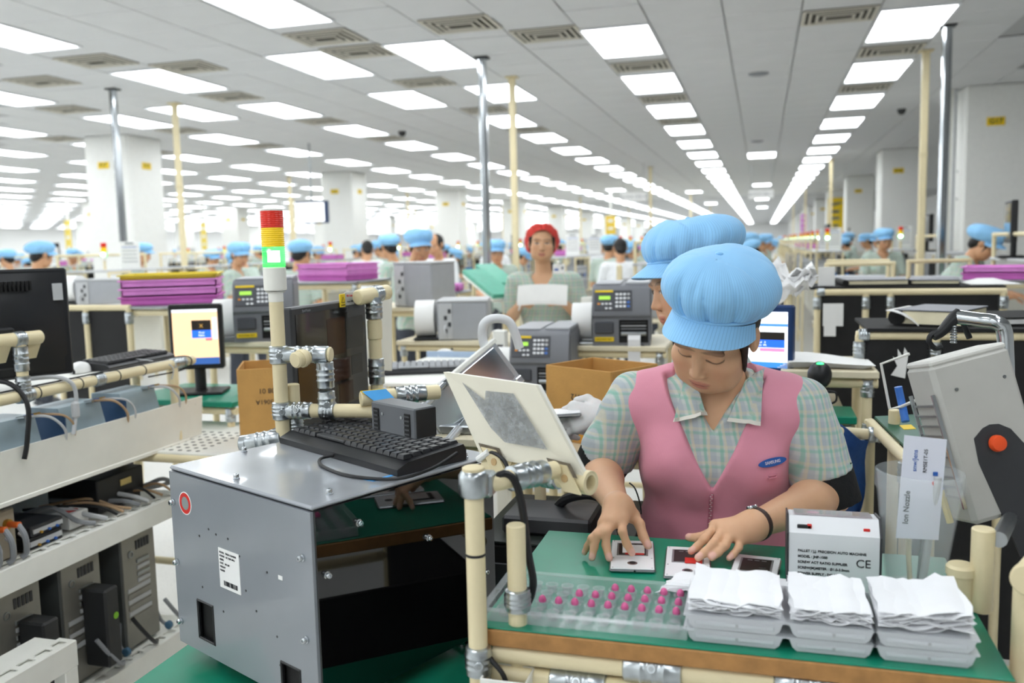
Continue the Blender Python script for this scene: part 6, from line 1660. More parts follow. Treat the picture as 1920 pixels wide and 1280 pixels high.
def bouffant_cap(t, J, m, seed=1, big=1.0, tilt=.12, sag=.03, visor=.062, droop=.5, bz=.046, top=.118, pleat=.05, wide=.112, back=0.0, nu=96, nv=30, ph=0.0, vis=True):
    """puffy gathered work cap with a small peak, in the head's frame"""
    hd, r, f, u = Vector(J['head']), Vector(J['Hr']), Vector(J['Hf']), Vector(J['Hu']); hs = J.get('hs', 1.0); rnd = random.Random(seed)
    def W_(x, y, z): return hd+(r*x+f*y+u*z)*hs
    ph_ = [rnd.uniform(0, 6.28) for _ in range(6)]
    rows = []
    for j in range(nv+1):
        v = j/nv; row = []
        # profile from band out over the puff to the crown button
        if v < .06: R0, Z0 = .0835+.002*v/.06, .012*v/.06
        else:
            w = (v-.06)/.94; a = w*pi*.5
            a = radians(-38+128*w); Z0 = .010+top*big*(sin(a)+.6157)/1.6157
        for i in range(nu):
            th = 2*pi*i/nu; wd = wide*big*(.93-.10*cos(th))
            if v >= .06: R0 = max(wd*max(0, cos(a))**.85, .0855 if w < .12 else 0)
            e = math.exp(-max(0, v-.06)*2.1)*min(1, v/.1)
            fold = pleat*(.8+.3*sin(2*th+ph_[3]))*e*(1.0*abs(sin(6.5*th+ph_[0]+.55*sin(2*th+ph_[2])+.9*v))**.5+.35*abs(sin(10.5*th+ph_[1]-.8*v))**.6-.9)+.018*sin(3*th+ph_[2]+3*v)*(1-v)+.022*sin(5*th+ph_[3]-4*v)*sin(pi*v)+.012*sin(8*th+ph_[4])*sin(pi*v)
            seam = -.012*max(0, cos(4*(th+ph)))**40*sin(pi*min(1, v*1.2))
            R1 = R0*(1+fold+seam)
            x, y = R1*sin(th)*.93, R1*cos(th)*1.10-.012
            z = bz+Z0*(1+.10*sin(2*th+ph_[5])*v*(1-v)*2)+tilt*(-y)*(1-v*.4)-back*0
            y -= sag*sin(pi*.5*min(1, v*1.3))*big; z -= sag*.35*v*(1 if y < 0 else .3)
            row.append(W_(x, y, z))
        row.append(row[0]); rows.append(row)
    g = G(); g.sheet(rows[::-1], .0015); o = g.obj('cap_crown', m, t, smooth=75)
    at = o.data.attributes.new('arc', 'FLOAT_VECTOR', 'POINT'); k = (nv+1)*(nu+1)
    av = [((i % (nu+1))/nu*.62, (nv-(i % k)//(nu+1))/nv*.2, 0) for i in range(2*k)]; at.data.foreach_set('vector', [c for a in av for c in a])
    g = G(); g.ell(rows[-1][0], (.008, .008, .005)); g.obj('cap_button', m, t)
    if not vis: return
    rows = []
    for j in range(9):
        v = j/8; row = []
        for i in range(33):
            th = radians(-82+164*i/32); ext = visor*cos(th*.98)**.55*v
            x, y = .0845*sin(th)*.95*(1+.10*v), .0845*cos(th)*1.10-.012
            y += ext; z = bz+.004+tilt*(-y)-droop*ext-.008*v*abs(sin(th))**2*2
            z -= .006*(abs(sin(th))**2)
            row.append(W_(x, y, z))
        rows.append(row)
    g = G(); g.sheet(rows, .003); o = g.obj('cap_peak', m, t, smooth=75)
    at = o.data.attributes.new('arc', 'FLOAT_VECTOR', 'POINT'); av = [((i % 33)/32*.2, 0, 0) for i in range(2*9*33)]; at.data.foreach_set('vector', [c for a in av for c in a])
    p = [W_(.0850*sin(a)*.94, .0850*cos(a)*1.10-.012, bz+.007+tilt*(-(.0850*cos(a)*1.10-.012))) for a in [radians(-180+10*k) for k in range(37)]]
    G().tube(p, .0035, 8, 0).obj('cap_band', m, t, smooth=75)

def axes(yaw, pitch, roll=0):
    """head axes: yaw 0 faces -y (towards the camera), positive turns to picture left; pitch down; roll tips the crown to picture right"""
    f = Vector((-sin(yaw)*cos(pitch), -cos(yaw)*cos(pitch), -sin(pitch)))
    r = Vector((cos(yaw), -sin(yaw), 0)); u = r.cross(f)*-1
    u = f.cross(r)*-1 if f.cross(r).z < 0 else f.cross(r)
    r2 = r*cos(roll)-u*sin(roll); u2 = u*cos(roll)+r*sin(roll)
    return r2, f, u2
def hit(px, py, sdf, d0=1.3, off=0.0):
    """the point where the sight line through a picture point meets a surface"""
    r = _ray(px, py); rl = r.length; s = d0
    for _ in range(80):
        p = CAMP+r*s; d = float(sdf(np.array([A3(p)]))[0])
        if d < .0006: break
        s += max(d*.7, .0004)/rl
        if s > 4: break
    return CAMP+r*(s-off/rl)

# ============================================================ the woman in the pink vest
t = thing('person', 'woman in pink vest and blue cap leaning over the green table', 'person', (-.06, 1.9, 0), world=True)
J = dict(pelvis=Vector((-.095, 1.95, .86)), SL=P(1488, 752, 1.80), SR=P(1200, 742, 1.885), EL=P(1556, 926, 1.79), ER=P(1122, 880, 1.97), head=P(1341, 621, 1.735))
J['WL'] = PZ(1412, 985, .992); J['WR'] = PZ(1158, 950, 1.012)
J['Hr'], J['Hf'], J['Hu'] = axes(radians(24), radians(34), radians(14))
def fz(*a): return [PZ(x, y, z) for (x, y, z) in a]
J['handR'] = dict(wrist=PZ(1160, 952, 1.012), k=.95, f=[
    fz((1186, 966, .995), (1199, 982, .985), (1206, 1005, .965), (1215, 1022, .951)),
    fz((1167, 974, 1.000), (1167, 996, .988), (1175, 1019, .966), (1185, 1036, .950)),
    fz((1153, 977, 1.000), (1137, 997, .986), (1136, 1022, .963), (1142, 1046, .943)),
    fz((1140, 978, .997), (1120, 1002, .982), (1114, 1025, .960), (1110, 1045, .942)),
    fz((1133, 983, .990), (1109, 1009, .974), (1102, 1023, .956), (1096, 1035, .942))])
J['handL'] = dict(wrist=PZ(1410, 986, .990), k=.95, f=[
    fz((1352, 992, .970), (1330, 1001, .960), (1308, 1008, .953), (1292, 1007, .950)),
    fz((1342, 986, .982), (1320, 1011, .969), (1307, 1025, .956), (1296, 1033, .950)),
    fz((1356, 993, .982), (1338, 1019, .968), (1321, 1036, .955), (1309, 1045, .949)),
    fz((1371, 1000, .979), (1360, 1022, .966), (1346, 1036, .955), (1335, 1045, .949)),
    fz((1389, 1009, .972), (1385, 1026, .961), (1375, 1039, .951), (1367, 1046, .946))])
info = build_person(t, J, h=.0028, skin='dcae8a', vest=VEST, eyes='closed', cuff=True, hc=.0045, vneck=.032, hem=.10, armk=1.08, sleeve=.80,
    capk=dict(seed=4, big=1.0, tilt=-.50, sag=.020, visor=.050, droop=.85, bz=.047, top=.122, pleat=.135, wide=.124, nu=180, nv=40))
nk_ = (A3(info['mid'])+A3(J['head']))/2
vf, sf = info['vest'], lambda p: np.minimum(np.minimum(info['vest'](p), info['shirt'](p)), s_rc(p, info['mid'], nk_, .072, .066))
HEM = mat('collar_hem', 'e8e4da', .8)
# collar flaps laid on the chest
def flap(c4, n=6):
    a, b, c, d = c4; rows = []
    for j in range(n+1):
        v = j/n; rows.append([hit(*(np.array(a)*(1-u_)*(1-v)+np.array(b)*u_*(1-v)+np.array(c)*u_*v+np.array(d)*(1-u_)*v), sf, off=.006+.004*v) for u_ in [i/n for i in range(n+1)]])
    return rows
for q in (((1288, 700), (1312, 735), (1323, 772), (1264, 784)), ((1398, 712), (1432, 690), (1426, 790), (1366, 782))):
    rows = flap(q); g = G(); g.sheet(rows, .0025); co = g.obj('collar_flap', PLAID, t, smooth=60)
    a, b = rows[-2], rows[-1]; ex = [y+(y-x).normalized()*.008 for x, y in zip(a, b)]
    g = G(); g.sheet([[p+Vector((0, -.0012, 0)) for p in b], [p+Vector((0, -.0012, 0)) for p in ex]], .003); g.obj('collar_hem', HEM, co, smooth=60)
for pts in (((1282, 706), (1300, 690), (1330, 740)), ): pass
# zip with puller and teeth
z = [hit(x, y, vf, off=.002) for x, y in ((1337, 880), (1336, 900), (1334, 930), (1332, 960), (1330, 1000), (1329, 1030))]
G().tube(z, .0042, 8).obj('zip_tape', mat('zip_tape', 'c8768c', .7), t)
ZT = mat('zip_teeth', 'd8c8c8', .35, .4)
zs_ = smooth_path(z, 8)
for i, p in enumerate(zs_[:-1]):
    g = G(); g.box(p+Vector((.0012*(1 if i % 2 else -1), -.0045, 0)), (.0035, .002, .0016)); g.obj('zip_tooth', ZT, t, smooth=None)
g = G(); p = z[0]; g.box(p+Vector((0, -.006, .0)), (.008, .004, .010), .001); zp = g.obj('zip_slider', ZT, t); g = G(); g.box(p+Vector((-.001, -.009, -.014)), (.007, .002, .022), .0008); g.obj('zip_pull', ZT, zp)
# oval badge with lettering and a small loop
def patch(cx, cy, w, h, n=16):
    c = hit(cx, cy, vf, off=.002); ex = (hit(cx+w/2, cy-2, vf, off=.002)-hit(cx-w/2, cy+2, vf, off=.002)); ey = (hit(cx, cy-h/2, vf, off=.002)-hit(cx, cy+h/2, vf, off=.002))
    return c, ex, ey
c, ex, ey = patch(1448, 866, 52, 16)
g = G(); X = ex.normalized(); Y = (ey-X*ey.dot(X)).normalized(); hx, hy = ex.length/2, ey.length/2
g.prism([(hx*cos(2*pi*k/28), hy*sin(2*pi*k/28)+hx*.12*cos(2*pi*k/28)) for k in range(28)], .0015, c, X, Y); bd_ = g.obj('oval_badge', mat('badge_blue', '2f63b4', .5), t)
text('SAMSUNG', hy*1.0, c+X.cross(Y)*.0018, X+Y*.12, Y, mat('badge_white', 'd8d2e6', .6), bd_, bold=.0002)
c, ex, ey = patch(1448, 893, 20, 8); g = G(); X = ex.normalized(); Y = (ey-X*ey.dot(X)).normalized()
for (a, b) in (((-.011, -.004), (.022, .0022)), ((-.011, .002), (.022, .0022)), ((-.011, -.004), (.002, .008)), ((.009, -.004), (.002, .008))):
    g.prism([(a[0], a[1]), (a[0]+b[0], a[1]), (a[0]+b[0], a[1]+b[1]), (a[0], a[1]+b[1])], .002, c, X, Y)
g.obj('badge_loop', VEST, t)
# thin necklace and watch
nk = [hit(x, y, sf, off=-.02) for x, y in ((1330, 786), (1345, 794), (1360, 787))]
wv_ = (Vector(J['EL'])-Vector(J['WL'])).normalized(); wc = Vector(J['WL'])+wv_*.012
g = G(); g.ring(wc-wv_*.006, wc+wv_*.006, [(.0285, 0), (.0308, .002), (.0308, .010), (.0285, .012)], 26); wt = g.obj('watch_strap', mat('brown_strap', '3a2620', .5, noise=.2), t)
Xw, Yw, Zw = frame(wc, wc+wv_); nw = Vector((-.45, -.25, .85)); nw = (nw-wv_*nw.dot(wv_)).normalized()
g = G(); g.cyl(wc+nw*.029, wc+nw*.0345, .010, 18, .001); g.obj('watch_case', CHROME, wt)
# hanging drawstring of the arm cover
q = P(1180, 905, 1.74); G().tube([q, q+Vector((.012, -.004, -.01)), q+Vector((.022, -.006, -.04)), q+Vector((.024, -.008, -.06))], .0016, 6).obj('drawstring', BLACK, t)

# ============================================================ the woman behind, in profile with a gloved hand
t = thing('person', 'woman in blue cap in profile behind the pink vest, gloved hand holding phone', 'person', P(1330, 900, 2.33).to_2d().to_3d(), world=True)
hc_ = P(1288, 532, 2.2)
r_, f_, u_ = axes(radians(62), radians(14), radians(-4))
bx_, by_ = hc_.x+.09, hc_.y+.02
J2 = dict(pelvis=Vector((bx_+.04, by_+.04, .88)), SL=Vector((bx_-.03, by_-.15, 1.225)), SR=Vector((bx_-.06, by_+.17, 1.225)), head=hc_, Hr=r_, Hf=f_, Hu=u_)
wl = P(1140, 778, 2.08); wr = P(1120, 800, 2.26)
J2['EL'] = Vector((bx_-.06, by_-.21, 1.02)); J2['ER'] = Vector((bx_-.12, by_+.22, 1.0)); J2['WL'] = wl; J2['WR'] = wr
dl = Vector((-.93, -.25, -.05)).normalized()
J2['handL'] = auto_hand(wl, dl, (-.1, -.75, .65), (-.15, .5, .85), 1.25, 1.05); J2['handL']['k'] = 1.12
J2['handR'] = auto_hand(wr, (-.9, -.35, .05), (0, .3, .9), (-.1, -.9, .3), 1.0, 1.0)
build_person(t, J2, h=.0035, skin='d9aa86', shirt=PLAID, glove=J2['handL'], hc=.006, vneck=.07, trousers=TROU, capk=dict(seed=9, big=1.0, tilt=-.16, sag=.035, visor=.052, droop=.55, bz=.054, top=.105, wide=.126, pleat=.15, nu=144, nv=36))
ph_c = wl+dl*.12+Vector((0, 0, .012))
t2 = thing('phone', 'white phone held in the gloved hand behind the tilted panel', 'phone', ph_c, world=True)
Rp = Matrix((dl, Vector((0, 0, 1)).cross(dl).normalized(), dl.cross(Vector((0, 0, 1)).cross(dl)).normalized())).transposed()
g = G(); g.box(ph_c, (.11, .07, .009), .003, Rp); g.obj('shell', PHS, t2); g = G(); g.box(ph_c+Rp @ Vector((0, 0, .005)), (.106, .066, .002), .0008, Rp); g.obj('back_frame', PHW, t2)

# ============================================================ the woman in the red cap with papers
t = thing('person', 'standing woman in red cap and plaid shirt reading papers', 'person', (-1.3, 5.35, 0), world=True)
hx_ = P(1016, 455, 5.4); bx_, by_ = hx_.x+.0, hx_.y+.03
r_, f_, u_ = axes(radians(-14), radians(3), radians(2))
J3 = dict(pelvis=Vector((bx_+.02, by_+.02, .86)), SL=Vector((bx_+.175, by_+.0, 1.285)), SR=Vector((bx_-.175, by_+.01, 1.285)), head=hx_, Hr=r_, Hf=f_, Hu=u_)
J3['EL'] = Vector((bx_+.245, by_+.03, 1.03)); J3['ER'] = Vector((bx_-.235, by_+.03, 1.03))
J3['WL'] = P(1052, 564, 5.22); J3['WR'] = P(978, 566, 5.22)
J3['handL'] = auto_hand(J3['WL'], (-.85, -.5, .08), (.2, -.5, -.8), (-.2, -.4, .9), .7, 1.0); J3['handR'] = auto_hand(J3['WR'], (.8, -.6, .02), (-.2, -.5, -.8), (.1, -.3, .9), .8, 1.0)
build_person(t, J3, h=.005, skin='d8ab86', shirt=PLAIDF, cap=CAPR, hair=HAIRB, hc=.008, vneck=.09, trousers=mat('pale_trousers', 'e4e0d8', .8), hem=.10, capk=dict(seed=2, big=1.0, tilt=-.95, sag=.045, bz=.006, top=.06, wide=.124, pleat=.14, vis=False))
pc_ = P(1018, 556, 5.12)
for i in range(3):
    g = G(); rows = [[pc_+Vector((-.15+.3*u_, -.03*v_-.05*v_*0, .05-.10*v_+.008*i+.008*sin(pi*u_))) for u_ in (0, .25, .5, .75, 1)] for v_ in (0, .5, 1)]; g.sheet(rows, .001); g.obj('paper_sheet', PAPER, label='white paper sheet in the red-capped woman\'s hands, %s' % ('bottom one', 'middle one', 'top one')[i], cat='paper', group='papers of the red-capped woman', smooth=60)
bd_ = P(1048, 504, 5.25); g = G(); g.box(bd_, (.075, .004, .055), .002); b = g.obj('name_badge', PAPER, t); g = G(); g.box(bd_+Vector((-.015, -.0026, -.004)), (.025, .001, .012)); g.obj('badge_print', BLUE, b, smooth=None); g = G(); g.box(bd_+Vector((.022, -.0026, .006)), (.014, .001, .02)); g.obj('badge_photo', GREY, b, smooth=None)
g = G(); g.cyl(bd_+Vector((0, 0, .03)), bd_+Vector((0, -.006, .045)), .010, 12); g.obj('badge_reel', WHITE, b)
g = G(); pn_ = P(974, 566, 5.16); g.tube([pn_+Vector((-.005, 0, -.05)), pn_+Vector((.02, -.01, .02))], .005, 8); g.obj('pen', PAPER, label='white pen between the red-capped woman\'s fingers', cat='pen')
# ============================================================ workers and production lines further back
def worker_proto(kind):
    t = thing('person', 'x', 'person')
    if kind == 'bend': r, f, u = axes(0, radians(42)); hd = Vector((0, -.27, 1.36)); sh = 1.22; sy = -.16; pel = Vector((0, .06, .87))
    elif kind == 'side': r, f, u = axes(radians(35), radians(24)); hd = Vector((0, -.055, 1.47)); sh = 1.27; sy = -.0; pel = Vector((0, .02, .86))
    else: r, f, u = axes(radians(-8), radians(22)); hd = Vector((0, -.06, 1.47)); sh = 1.27; sy = -.0; pel = Vector((0, .02, .86))
    J = dict(pelvis=pel, SL=Vector((.168, sy, sh)), SR=Vector((-.168, sy, sh)), head=hd, Hr=r, Hf=f, Hu=u)
    J['EL'] = Vector((.225, sy-.03, 1.0)); J['ER'] = Vector((-.225, sy-.03, 1.0)); J['WL'] = Vector((.13, sy-.25, .985)); J['WR'] = Vector((-.13, sy-.25, .985))
    J['handL'] = auto_hand(J['WL'], (-.3, -.9, -.1), (0, 0, 1), (-.9, .3, 0), .5); J['handR'] = auto_hand(J['WR'], (.3, -.9, -.1), (0, 0, 1), (.9, .3, 0), .5)
    bare = kind == 'bare'
    build_person(t, J, h=.009, skin='d4a27c', shirt=PLAIDF if not bare else mat('white_shirt', 'eceef0', .85), cap=None if bare else CAPB, hair=HAIRB, hc=.011, trousers=TROUD, vneck=.07, capk=dict(seed=5, nu=48, nv=16, tilt=-.48, visor=.05, droop=.6, bz=.024, top=.105, wide=.124, pleat=.12))
    return t
PROTO = {k: worker_proto(k) for k in ('plain', 'side', 'bend', 'bare')}
USED = set()
def worker(kind, x, y, rz, label, group='workers along the lines', s=1.0):
    if kind in USED: return copy_thing(PROTO[kind], (x, y, 0), rz, label, group, s)
    USED.add(kind); o = PROTO[kind]; o.location = (x, y, 0); o.rotation_euler = (0, 0, rz); o.scale = (s,)*3
    return tag(o, label, None, group)
MANUAL = []
def at(px, d): q = P(px, 470, d); return q.x, q.y
# rz: 0 faces the camera, 90 faces picture right
for k, px, d, rz, s, lb in (('side', 776, 7.0, 75, 1.03, 'worker in blue cap behind the rear-view printer, looking down to the right'),
    ('plain', 66, 8.6, 150, 1.03, 'worker in blue cap seen from behind at far left'), ('plain', 557, 8.2, 170, 1.0, 'worker in blue cap seen from behind right of the signal tower'),
    ('side', 440, 9.2, 100, 1.0, 'worker in blue cap in side view left of the signal tower'), ('plain', 932, 9.6, 10, .98, 'worker in blue cap facing the camera left of the red-capped woman'),
    ('side', 738, 9.4, -95, 1.03, 'worker in blue cap in side view facing left, behind the rear-view printer'), ('plain', 1655, 10.4, 8, 1.0, 'worker in blue cap looking down between the right columns'),
    ('bend', 1775, 7.0, 62, 1.05, 'worker in blue cap bending over behind the black partition at right'), ('bare', 688, 12, 200, 1.02, 'dark-haired worker without cap left of the capped pair'),
    ('bare', 824, 9.8, -20, 1.04, 'dark-haired worker without cap right of the capped pair'), ('bare', 928, 14, 15, 1.02, 'dark-haired worker far behind the middle chrome pole'),
    ('bare', 1118, 15, 150, 1.0, 'dark-haired worker far behind the printers, back turned'), ('plain', 1140, 10.5, 160, 1.0, 'worker in blue cap seen from behind left of the front caps'),
    ('bare', 1163, 9.8, 190, .98, 'worker in white shirt with dark hair seen from behind left of the front caps'), ('plain', 1400, 12, 120, 1.0, 'worker in blue cap just above the front blue cap'), ('plain', 1430, 15, 60, 1.0, 'worker in blue cap down the aisle right of the front caps')):
    x, y = at(px, d); worker(k, x, y, radians(rz), lb, s=s); MANUAL.append((x, y))

# bench prototypes for the lines, long side along y
def bench_proto():
    t = thing('line_bench', 'x', 'workbench')
    G().box((0, 0, .88), (.72, 1.4, .025), .004).obj('worktop', BEIGE, t)
    G().box((0, 0, 1.33), (.36, 1.4, .02), .004).obj('upper_shelf', LGREY, t)
    for x in (-.33, .33):
        for y in (-.67, .67): G().cyl((x, y, 0), (x, y, .87), PR, 10).obj('leg', CREAM, t)
    for y in (-.67, .67):
        for x in (-.16, .16): G().cyl((x, y, .89), (x, y, 1.5 if x < 0 else 1.32), PR, 10).obj('shelf_post', CREAM, t)
    G().cyl((-.16, -.69, 1.5), (-.16, .69, 1.5), PR, 10).obj('top_rail', CREAM, t)
    G().cyl((.33, -.67, .2), (.33, .67, .2), PR, 10).obj('rail', CREAM, t); G().cyl((-.33, -.67, .2), (-.33, .67, .2), PR, 10).obj('rail', CREAM, t)
    G().box((0, 0, .5), (.03, 1.3, .6), .003).obj('back_panel', IVORY, t)
    return t
def tester_proto():
    t = thing('tester', 'x', 'machine')
    G().box((0, 0, .16), (.34, .30, .32), .01).obj('casing', PRL, t); G().box((0, -.152, .2), (.26, .006, .14), .002).obj('front_panel', LGREY, t)
    for i, m in enumerate((BLUE, DARK, BLUE)): G().box((-.075+.075*i, -.157, .2), (.045, .004, .05), .001).obj('panel_icon', m, t)
    for i in range(3): G().cyl((-.1+.04*i, -.15, .07), (-.1+.04*i, -.165, .07), .011, 10).obj('button', [RED, YELLOW, GREEN][i], t)
    for sx in (-1, 1): G().cyl((sx*.18, -.16, 0), (sx*.18, -.16, .42), .013, 10).obj('guard_post', CREAM, t)
    G().cyl((-.19, -.16, .42), (.19, -.16, .42), .013, 10).obj('guard_rail', CREAM, t)
    return t
def display_proto():
    t = thing('line_monitor', 'x', 'monitor')
    G().box((0, 0, .24), (.40, .04, .28), .006).obj('bezel', BLACK, t); G().box((0, -.021, .245), (.36, .003, .23)).obj('screen', SCR, t, smooth=None)
    G().cyl((0, .02, .0), (0, .02, .14), .02, 10).obj('neck', BLACK, t); G().box((0, .0, .008), (.2, .16, .016), .004).obj('foot', BLACK, t)
    return t
def tower_proto():
    t = thing('signal_tower', 'x', 'signal light')
    G().cyl((0, 0, 0), (0, 0, .10), .014, 10).obj('post', CREAM, t); G().cyl((0, 0, .10), (0, 0, .14), .03, 14).obj('tower_base', IVORY, t)
    for i, (c, e) in enumerate((('20d860', 1.6), ('f0c81e', .2), ('d8301e', .2))):
        G().ring((0, 0, .14+.05*i), (0, 0, .19+.05*i), [(.029, 0), (.031, .01), (.031, .04), (.029, .05)], 14).obj(('green_lens', 'amber_lens', 'red_lens')[i], mat(('green_lens', 'amber_lens', 'red_lens')[i], c, .3, emit=e), t)
    G().ell((0, -.012, .165), (.024, .024, .022)).obj('lamp', MATS['green_lamp_core'], t)
    return t
def bin_proto():
    t = thing('parts_bin', 'x', 'bin')
    for c, s in (((0, 0, .005), (.3, .22, .01)), ((-.145, 0, .06), (.01, .22, .12)), ((.145, 0, .06), (.01, .22, .12)), ((0, .105, .06), (.3, .01, .12)), ((0, -.105, .04), (.3, .01, .08))):
        G().box(c, s, .002).obj('wall', mat('bin_blue', '4d86c6', .5), t)
    return t
def paper_proto():
    t = thing('clipboard', 'x', 'clipboard')
    G().box((0, 0, .15), (.21, .006, .3), .002).obj('board', PAPER, t); G().box((0, -.005, .28), (.09, .01, .02), .002).obj('clip', STEEL, t)
    for i in range(5): G().box((0, -.0036, .24-.04*i), (.16, .001, .008)).obj('print_line', GREY if i else BLUE, t, smooth=None)
    return t
def cap_tray_proto():
    return None
PB = dict(bench=bench_proto(), tester=tester_proto(), display=display_proto(), tower=tower_proto(), bin=bin_proto(), clip=paper_proto())
FIRST = set()
def place(kind, x, y, z, rz, label, group):
    o = PB[kind]
    if kind in FIRST: return copy_thing(o, (x, y, z), rz, label, group)
    FIRST.add(kind); o.location = (x, y, z); o.rotation_euler = (0, 0, rz); return tag(o, label, None, group)
for o_ in STANDS: MANUAL.append(o_)
LINES = ((-2.6, 'middle line', 6.9, 40), (.85, 'aisle line', 11.2, 40), (-.8, 'centre line', 7.6, 40), (-4.7, 'near left line', 5.6, 30), (-6.84, 'left line', 6.5, 46), (1.75, 'right line', 6.3, 46), (-11.2, 'second left line', 10, 50), (-15.4, 'third left line', 13, 50), (-19.6, 'fourth left line', 17, 50), (-24, 'fifth left line', 21, 52), (-28.4, 'sixth left line', 25, 52))
rnd = random.Random(77)
PLBL = {'bench': 'cream pipe workbench, %s bench of the %s', 'tester': 'pale grey tester with %s panel icons on the %s bench of the %s', 'display': 'x', 'tower': 'x', 'bin': 'x', 'clip': 'x'}
for li, (lx, ln, ys, ye) in enumerate(LINES):
    y, i = ys, 0
    while y < ye:
        far_ = y > 24
        if in_view((lx, y, 1.2), 90) and not any(abs(mx-lx) < .75 and abs(my-y) < 1.0 for mx, my in MANUAL):
            on = '%s bench, %s' % (ordn(i), ln)
            place('bench', lx, y, 0, 0, 'cream pipe-frame workbench, the '+on, 'line benches')
            sd = -1 if lx < 0 else 1
            for side in (-1, 1):
                sn = 'left' if side < 0 else 'right'
                if not far_ or side > 0:
                    k = rnd.random()
                    place('tester' if k < .65 else 'display', lx+side*.17, y-.35+rnd.uniform(-.05, .05), .893 if k < .65 else .893, radians(-90*side*-1)+rnd.uniform(-.3, .3) if k > .3 else rnd.uniform(-.3, .3), ('pale grey tester' if k < .65 else 'black line monitor')+' on the %s of the %s' % (sn, on), 'line testers' if k < .65 else 'line monitors')
                if not far_:
                    if rnd.random() < .55: place('display', lx+side*.14, y+.33, 1.3415 if rnd.random() < .15 else .893, radians(90*side)+rnd.uniform(-.2, .2), 'black monitor at the rear %s of the %s' % (sn, on), 'line monitors')
                    else: place('bin', lx+side*.2, y+.33, .893, radians(90*side), 'blue parts bin on the %s side of the %s' % (sn, on), 'parts bins')
                if rnd.random() < (.62 if not far_ else .8):
                    kd = rnd.choice(('plain', 'side', 'plain', 'bend' if not far_ else 'plain'))
                    wx, wy = lx+side*.92, y+rnd.uniform(-.3, .3)
                    if wy > 8.5 and not any(abs(wx-cx_) < .85 and abs((wy-cy_) % sp_) < .85 or abs(wx-cx_) < .85 and sp_-abs((wy-cy_) % sp_) < .85 for cx_, cy_, sp_ in ((2.76, 12.4, 7.9), (-9.62, 11.75, 7.55), (-21.5, 17, 7.9), (-33.5, 22, 7.9))) and not (lx > 0 and wy < 13) and not any((mx-wx)**2+(my-wy)**2 < .6 for mx, my in MANUAL):
                        MANUAL.append((wx, wy))
                        worker(kd, wx, wy, radians(-90 if side > 0 else 90)+rnd.uniform(-.5, .5), 'blue-capped worker %s of the %s' % (sn, on), s=rnd.uniform(.96, 1.03))
            if rnd.random() < .75: place('tower', lx, y+rnd.uniform(-.3, .3), 1.3415, 0, 'small signal tower on the shelf of the '+on, 'small signal towers')
            if not far_ and rnd.random() < .5: place('clip', lx+.1, y+.1, 1.3415, rnd.uniform(-.5, .5), 'white notice board on the shelf of the '+on, 'notice boards')
            if not far_ and rnd.random() < .45:
                n = rnd.choice((2, 3)); yy = y+.25
                for q in range(n):
                    o = bpy.data.objects.new('pink_tray', TR1 if q % 2 else TR2); COL.objects.link(o); o.location = (lx-.02, yy, 1.34155+.0335*q*.8); o.scale = (.8, .8, .8); o.rotation_euler = (0, 0, rnd.uniform(-.1, .1))
                    tag(o, 'pink tray, %s from the bottom on the shelf of the %s' % (ordn(q), on), 'tray', 'pink trays on the lines')
        y += 1.62 if not far_ else 2.6; i += 1

# hanging signs, banners, wall lamps
def hang_sign(label, c, w, h, word):
    t = thing('hanging_sign', label, 'sign', c, world=True); g = G(); g.box(c, (w, .03, h), .004); b = g.obj('board', PAPER, t); text(word, h*.45, (c.x, c.y-.017, c.z), (1, 0, 0), (0, 0, 1), mat('sign_grey', '8a8c90', .6), b)
    for s in (-1, 1): G().cyl((c.x+s*w*.4, c.y, c.z+h/2), (c.x+s*w*.4, c.y, CEIL-.004), .006, 6).obj('hanger_rod', STEEL, t)
hang_sign('white hanging sign over the aisle near the vanishing point', P(1427, 364, 21), .58, .2, 'BLOCK CELL 7'); hang_sign('white hanging sign left of the aisle', P(1188, 369, 20), .58, .2, 'BLOCK CELL 6')
def banner(label, c, w, h, m, marks):
    t = thing('banner', label, 'banner', c, world=True); g = G(); g.box(c, (w, .012, h), .002); b = g.obj('panel', m, t)
    for (dz, ww, hh, mm, kind) in marks:
        g = G()
        if kind == 'oval': g.prism([(ww*cos(2*pi*k/20), hh*sin(2*pi*k/20)+.2*ww*cos(2*pi*k/20)) for k in range(20)], .004, (c.x, c.y-.0065, c.z+dz), (1, 0, 0), (0, 0, 1)); g.obj('emblem', mm, b)
        else: g.box((c.x, c.y-.008, c.z+dz), (ww*2, .004, hh*2), .001); g.obj('print_block', mm, b)
BM = mat('banner_grey', '7c7a6a', .6)
bq_ = PY(1567, 413, 35.6)
banner('tall yellow banner with grey oval emblem on a right column', Vector((bq_.x, 35.65, bq_.z)), .56, 1.7, YELLOW, ((.62, .22, .06, BM, 'oval'), (.33, .14, .06, BM, 'box'), (.08, .14, .06, BM, 'box'), (-.2, .1, .05, BM, 'box'), (-.36, .1, .05, BM, 'box'), (-.6, .05, .05, BM, 'box')))
for (px, py, d, w, h, m, lb, txt) in ((1145, 428, 30, .35, .85, 'f2cf4a', 'yellow and white banner far left of the aisle', ''), (1507, 418, 46, .3, .9, 'd46ad0', 'narrow pink banner on a far right column', ''), (128, 445, 26, .22, 1.0, 'f0d868', 'yellow banner beside the far left column', ''), (382, 443, 30, .22, .9, 'f0d868', 'small yellow banner far behind the left cream pole', '')):
    banner(lb, P(px, py, d), w, h, mat('banner_'+m, m, .6), ((h*.3, w*.25, h*.06, PAPER, 'box'), (0, w*.25, h*.05, PAPER, 'box'), (-h*.3, w*.25, h*.04, PAPER, 'box')))
    if True:
        q = P(px, py, d); G().cyl((q.x, q.y+.03, 0), (q.x, q.y+.03, CEIL-.01), .03, 8).obj('banner_post', WHITE, label='thin white post carrying the '+lb, cat='post')
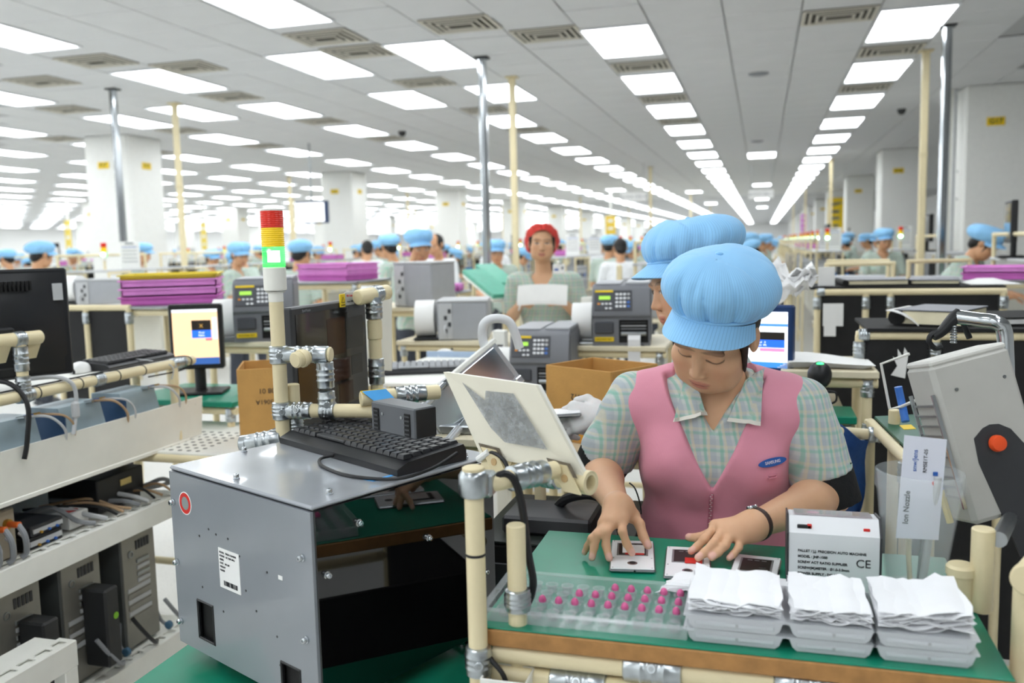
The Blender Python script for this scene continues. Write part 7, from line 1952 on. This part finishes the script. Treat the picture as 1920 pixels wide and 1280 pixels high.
for (px, py, lb) in ((1799, 319, 'upper red alarm lamp left of the near right column'), (1797, 366, 'lower red alarm lamp left of the near right column')):
    q = P(px, py, 11.9); t = thing('alarm_lamp', lb, 'lamp', q, world=True, group='red alarm lamps'); G().cyl(q+Vector((.0, 0, -.06)), q+Vector((0, 0, .05)), .045, 16, .01).obj('red_dome', RED, t); G().cyl(q+Vector((0, 0, -.09)), q+Vector((0, 0, -.06)), .035, 12).obj('lamp_base', WHITE, t)
    G().tube([q+Vector((0, 0, -.08)), (q.x+.05, q.y+.1, q.z-.08), (2.366, 12.3, q.z-.08)], .016, 8, 0).obj('wall_arm', LGREY, t)
# pipes running up beside the near right column
for i, dx in enumerate((-.52, -.46)):
    G().cyl((2.76+dx, 12.2, 0), (2.76+dx, 12.2, CEIL-.01), .028-.006*i, 12).obj('conduit', LGREY if i else WHITE, label='%s vertical conduit left of the near right column' % ('thick white' if i == 0 else 'thin grey'), cat='conduit')
# overhead displays
tq = P(585, 398, 15); t = thing('overhead_display', 'white-screened display hanging at the second left column', 'display', tq, world=True)
G().box(tq, (.62, .07, .38), .01).obj('housing', mat('display_blue', '3a4a6a', .5), t); G().box(tq+Vector((-.02, -.037, 0)), (.54, .004, .32)).obj('screen', mat('white_screen', 'f4f6f8', .4, emit=.9), t, smooth=None); G().cyl(tq+Vector((0, 0, .18)), (tq.x, tq.y, CEIL-.005), .02, 10).obj('hanger', STEEL, t)
# red distribution boards on the right columns
for (px, py, d, w, h, lb) in ((1298/1.0*1+0, 0, 0, 0, 0, ''),):
    pass

# testers on a low stand behind the second partition
stand('tester_stand', 'wide low pipe stand with testers behind the second black partition', .35, 1.25, 5.2, 6.5, .93, BEIGE, 'stand')
for i, (x, y, rz, lb) in enumerate(((.52, 5.5, .1, 'nearest pale grey tester behind the second partition'), (.62, 6.15, -.2, 'farther pale grey tester behind the second partition'), (.98, 5.9, .25, 'right pale grey tester behind the second partition'))):
    place('tester', x, y, .931, rz, lb, 'testers behind the partition')
for i, (x, y, rz, lb) in enumerate(((1.0, 5.4, .15, 'left pink-bordered notice sheet stand behind the partition'), (1.19, 5.42, -.2, 'right pink-bordered notice sheet stand behind the partition'))):
    t = thing('notice_stand', lb, 'notice', (x, y, .931), rz, group='pink notices'); G().box((0, 0, .14), (.16, .008, .26), .002).obj('pink_board', PINK, t); G().box((0, -.005, .15), (.13, .003, .2), .001).obj('sheet', PAPER, t)
    for k in range(4): G().box((0, -.0072, .22-.045*k), (.1, .001, .008)).obj('print_line', PINKD, t, smooth=None)
    G().box((0, .03, .006), (.14, .1, .012), .003).obj('foot', LGREY, t)
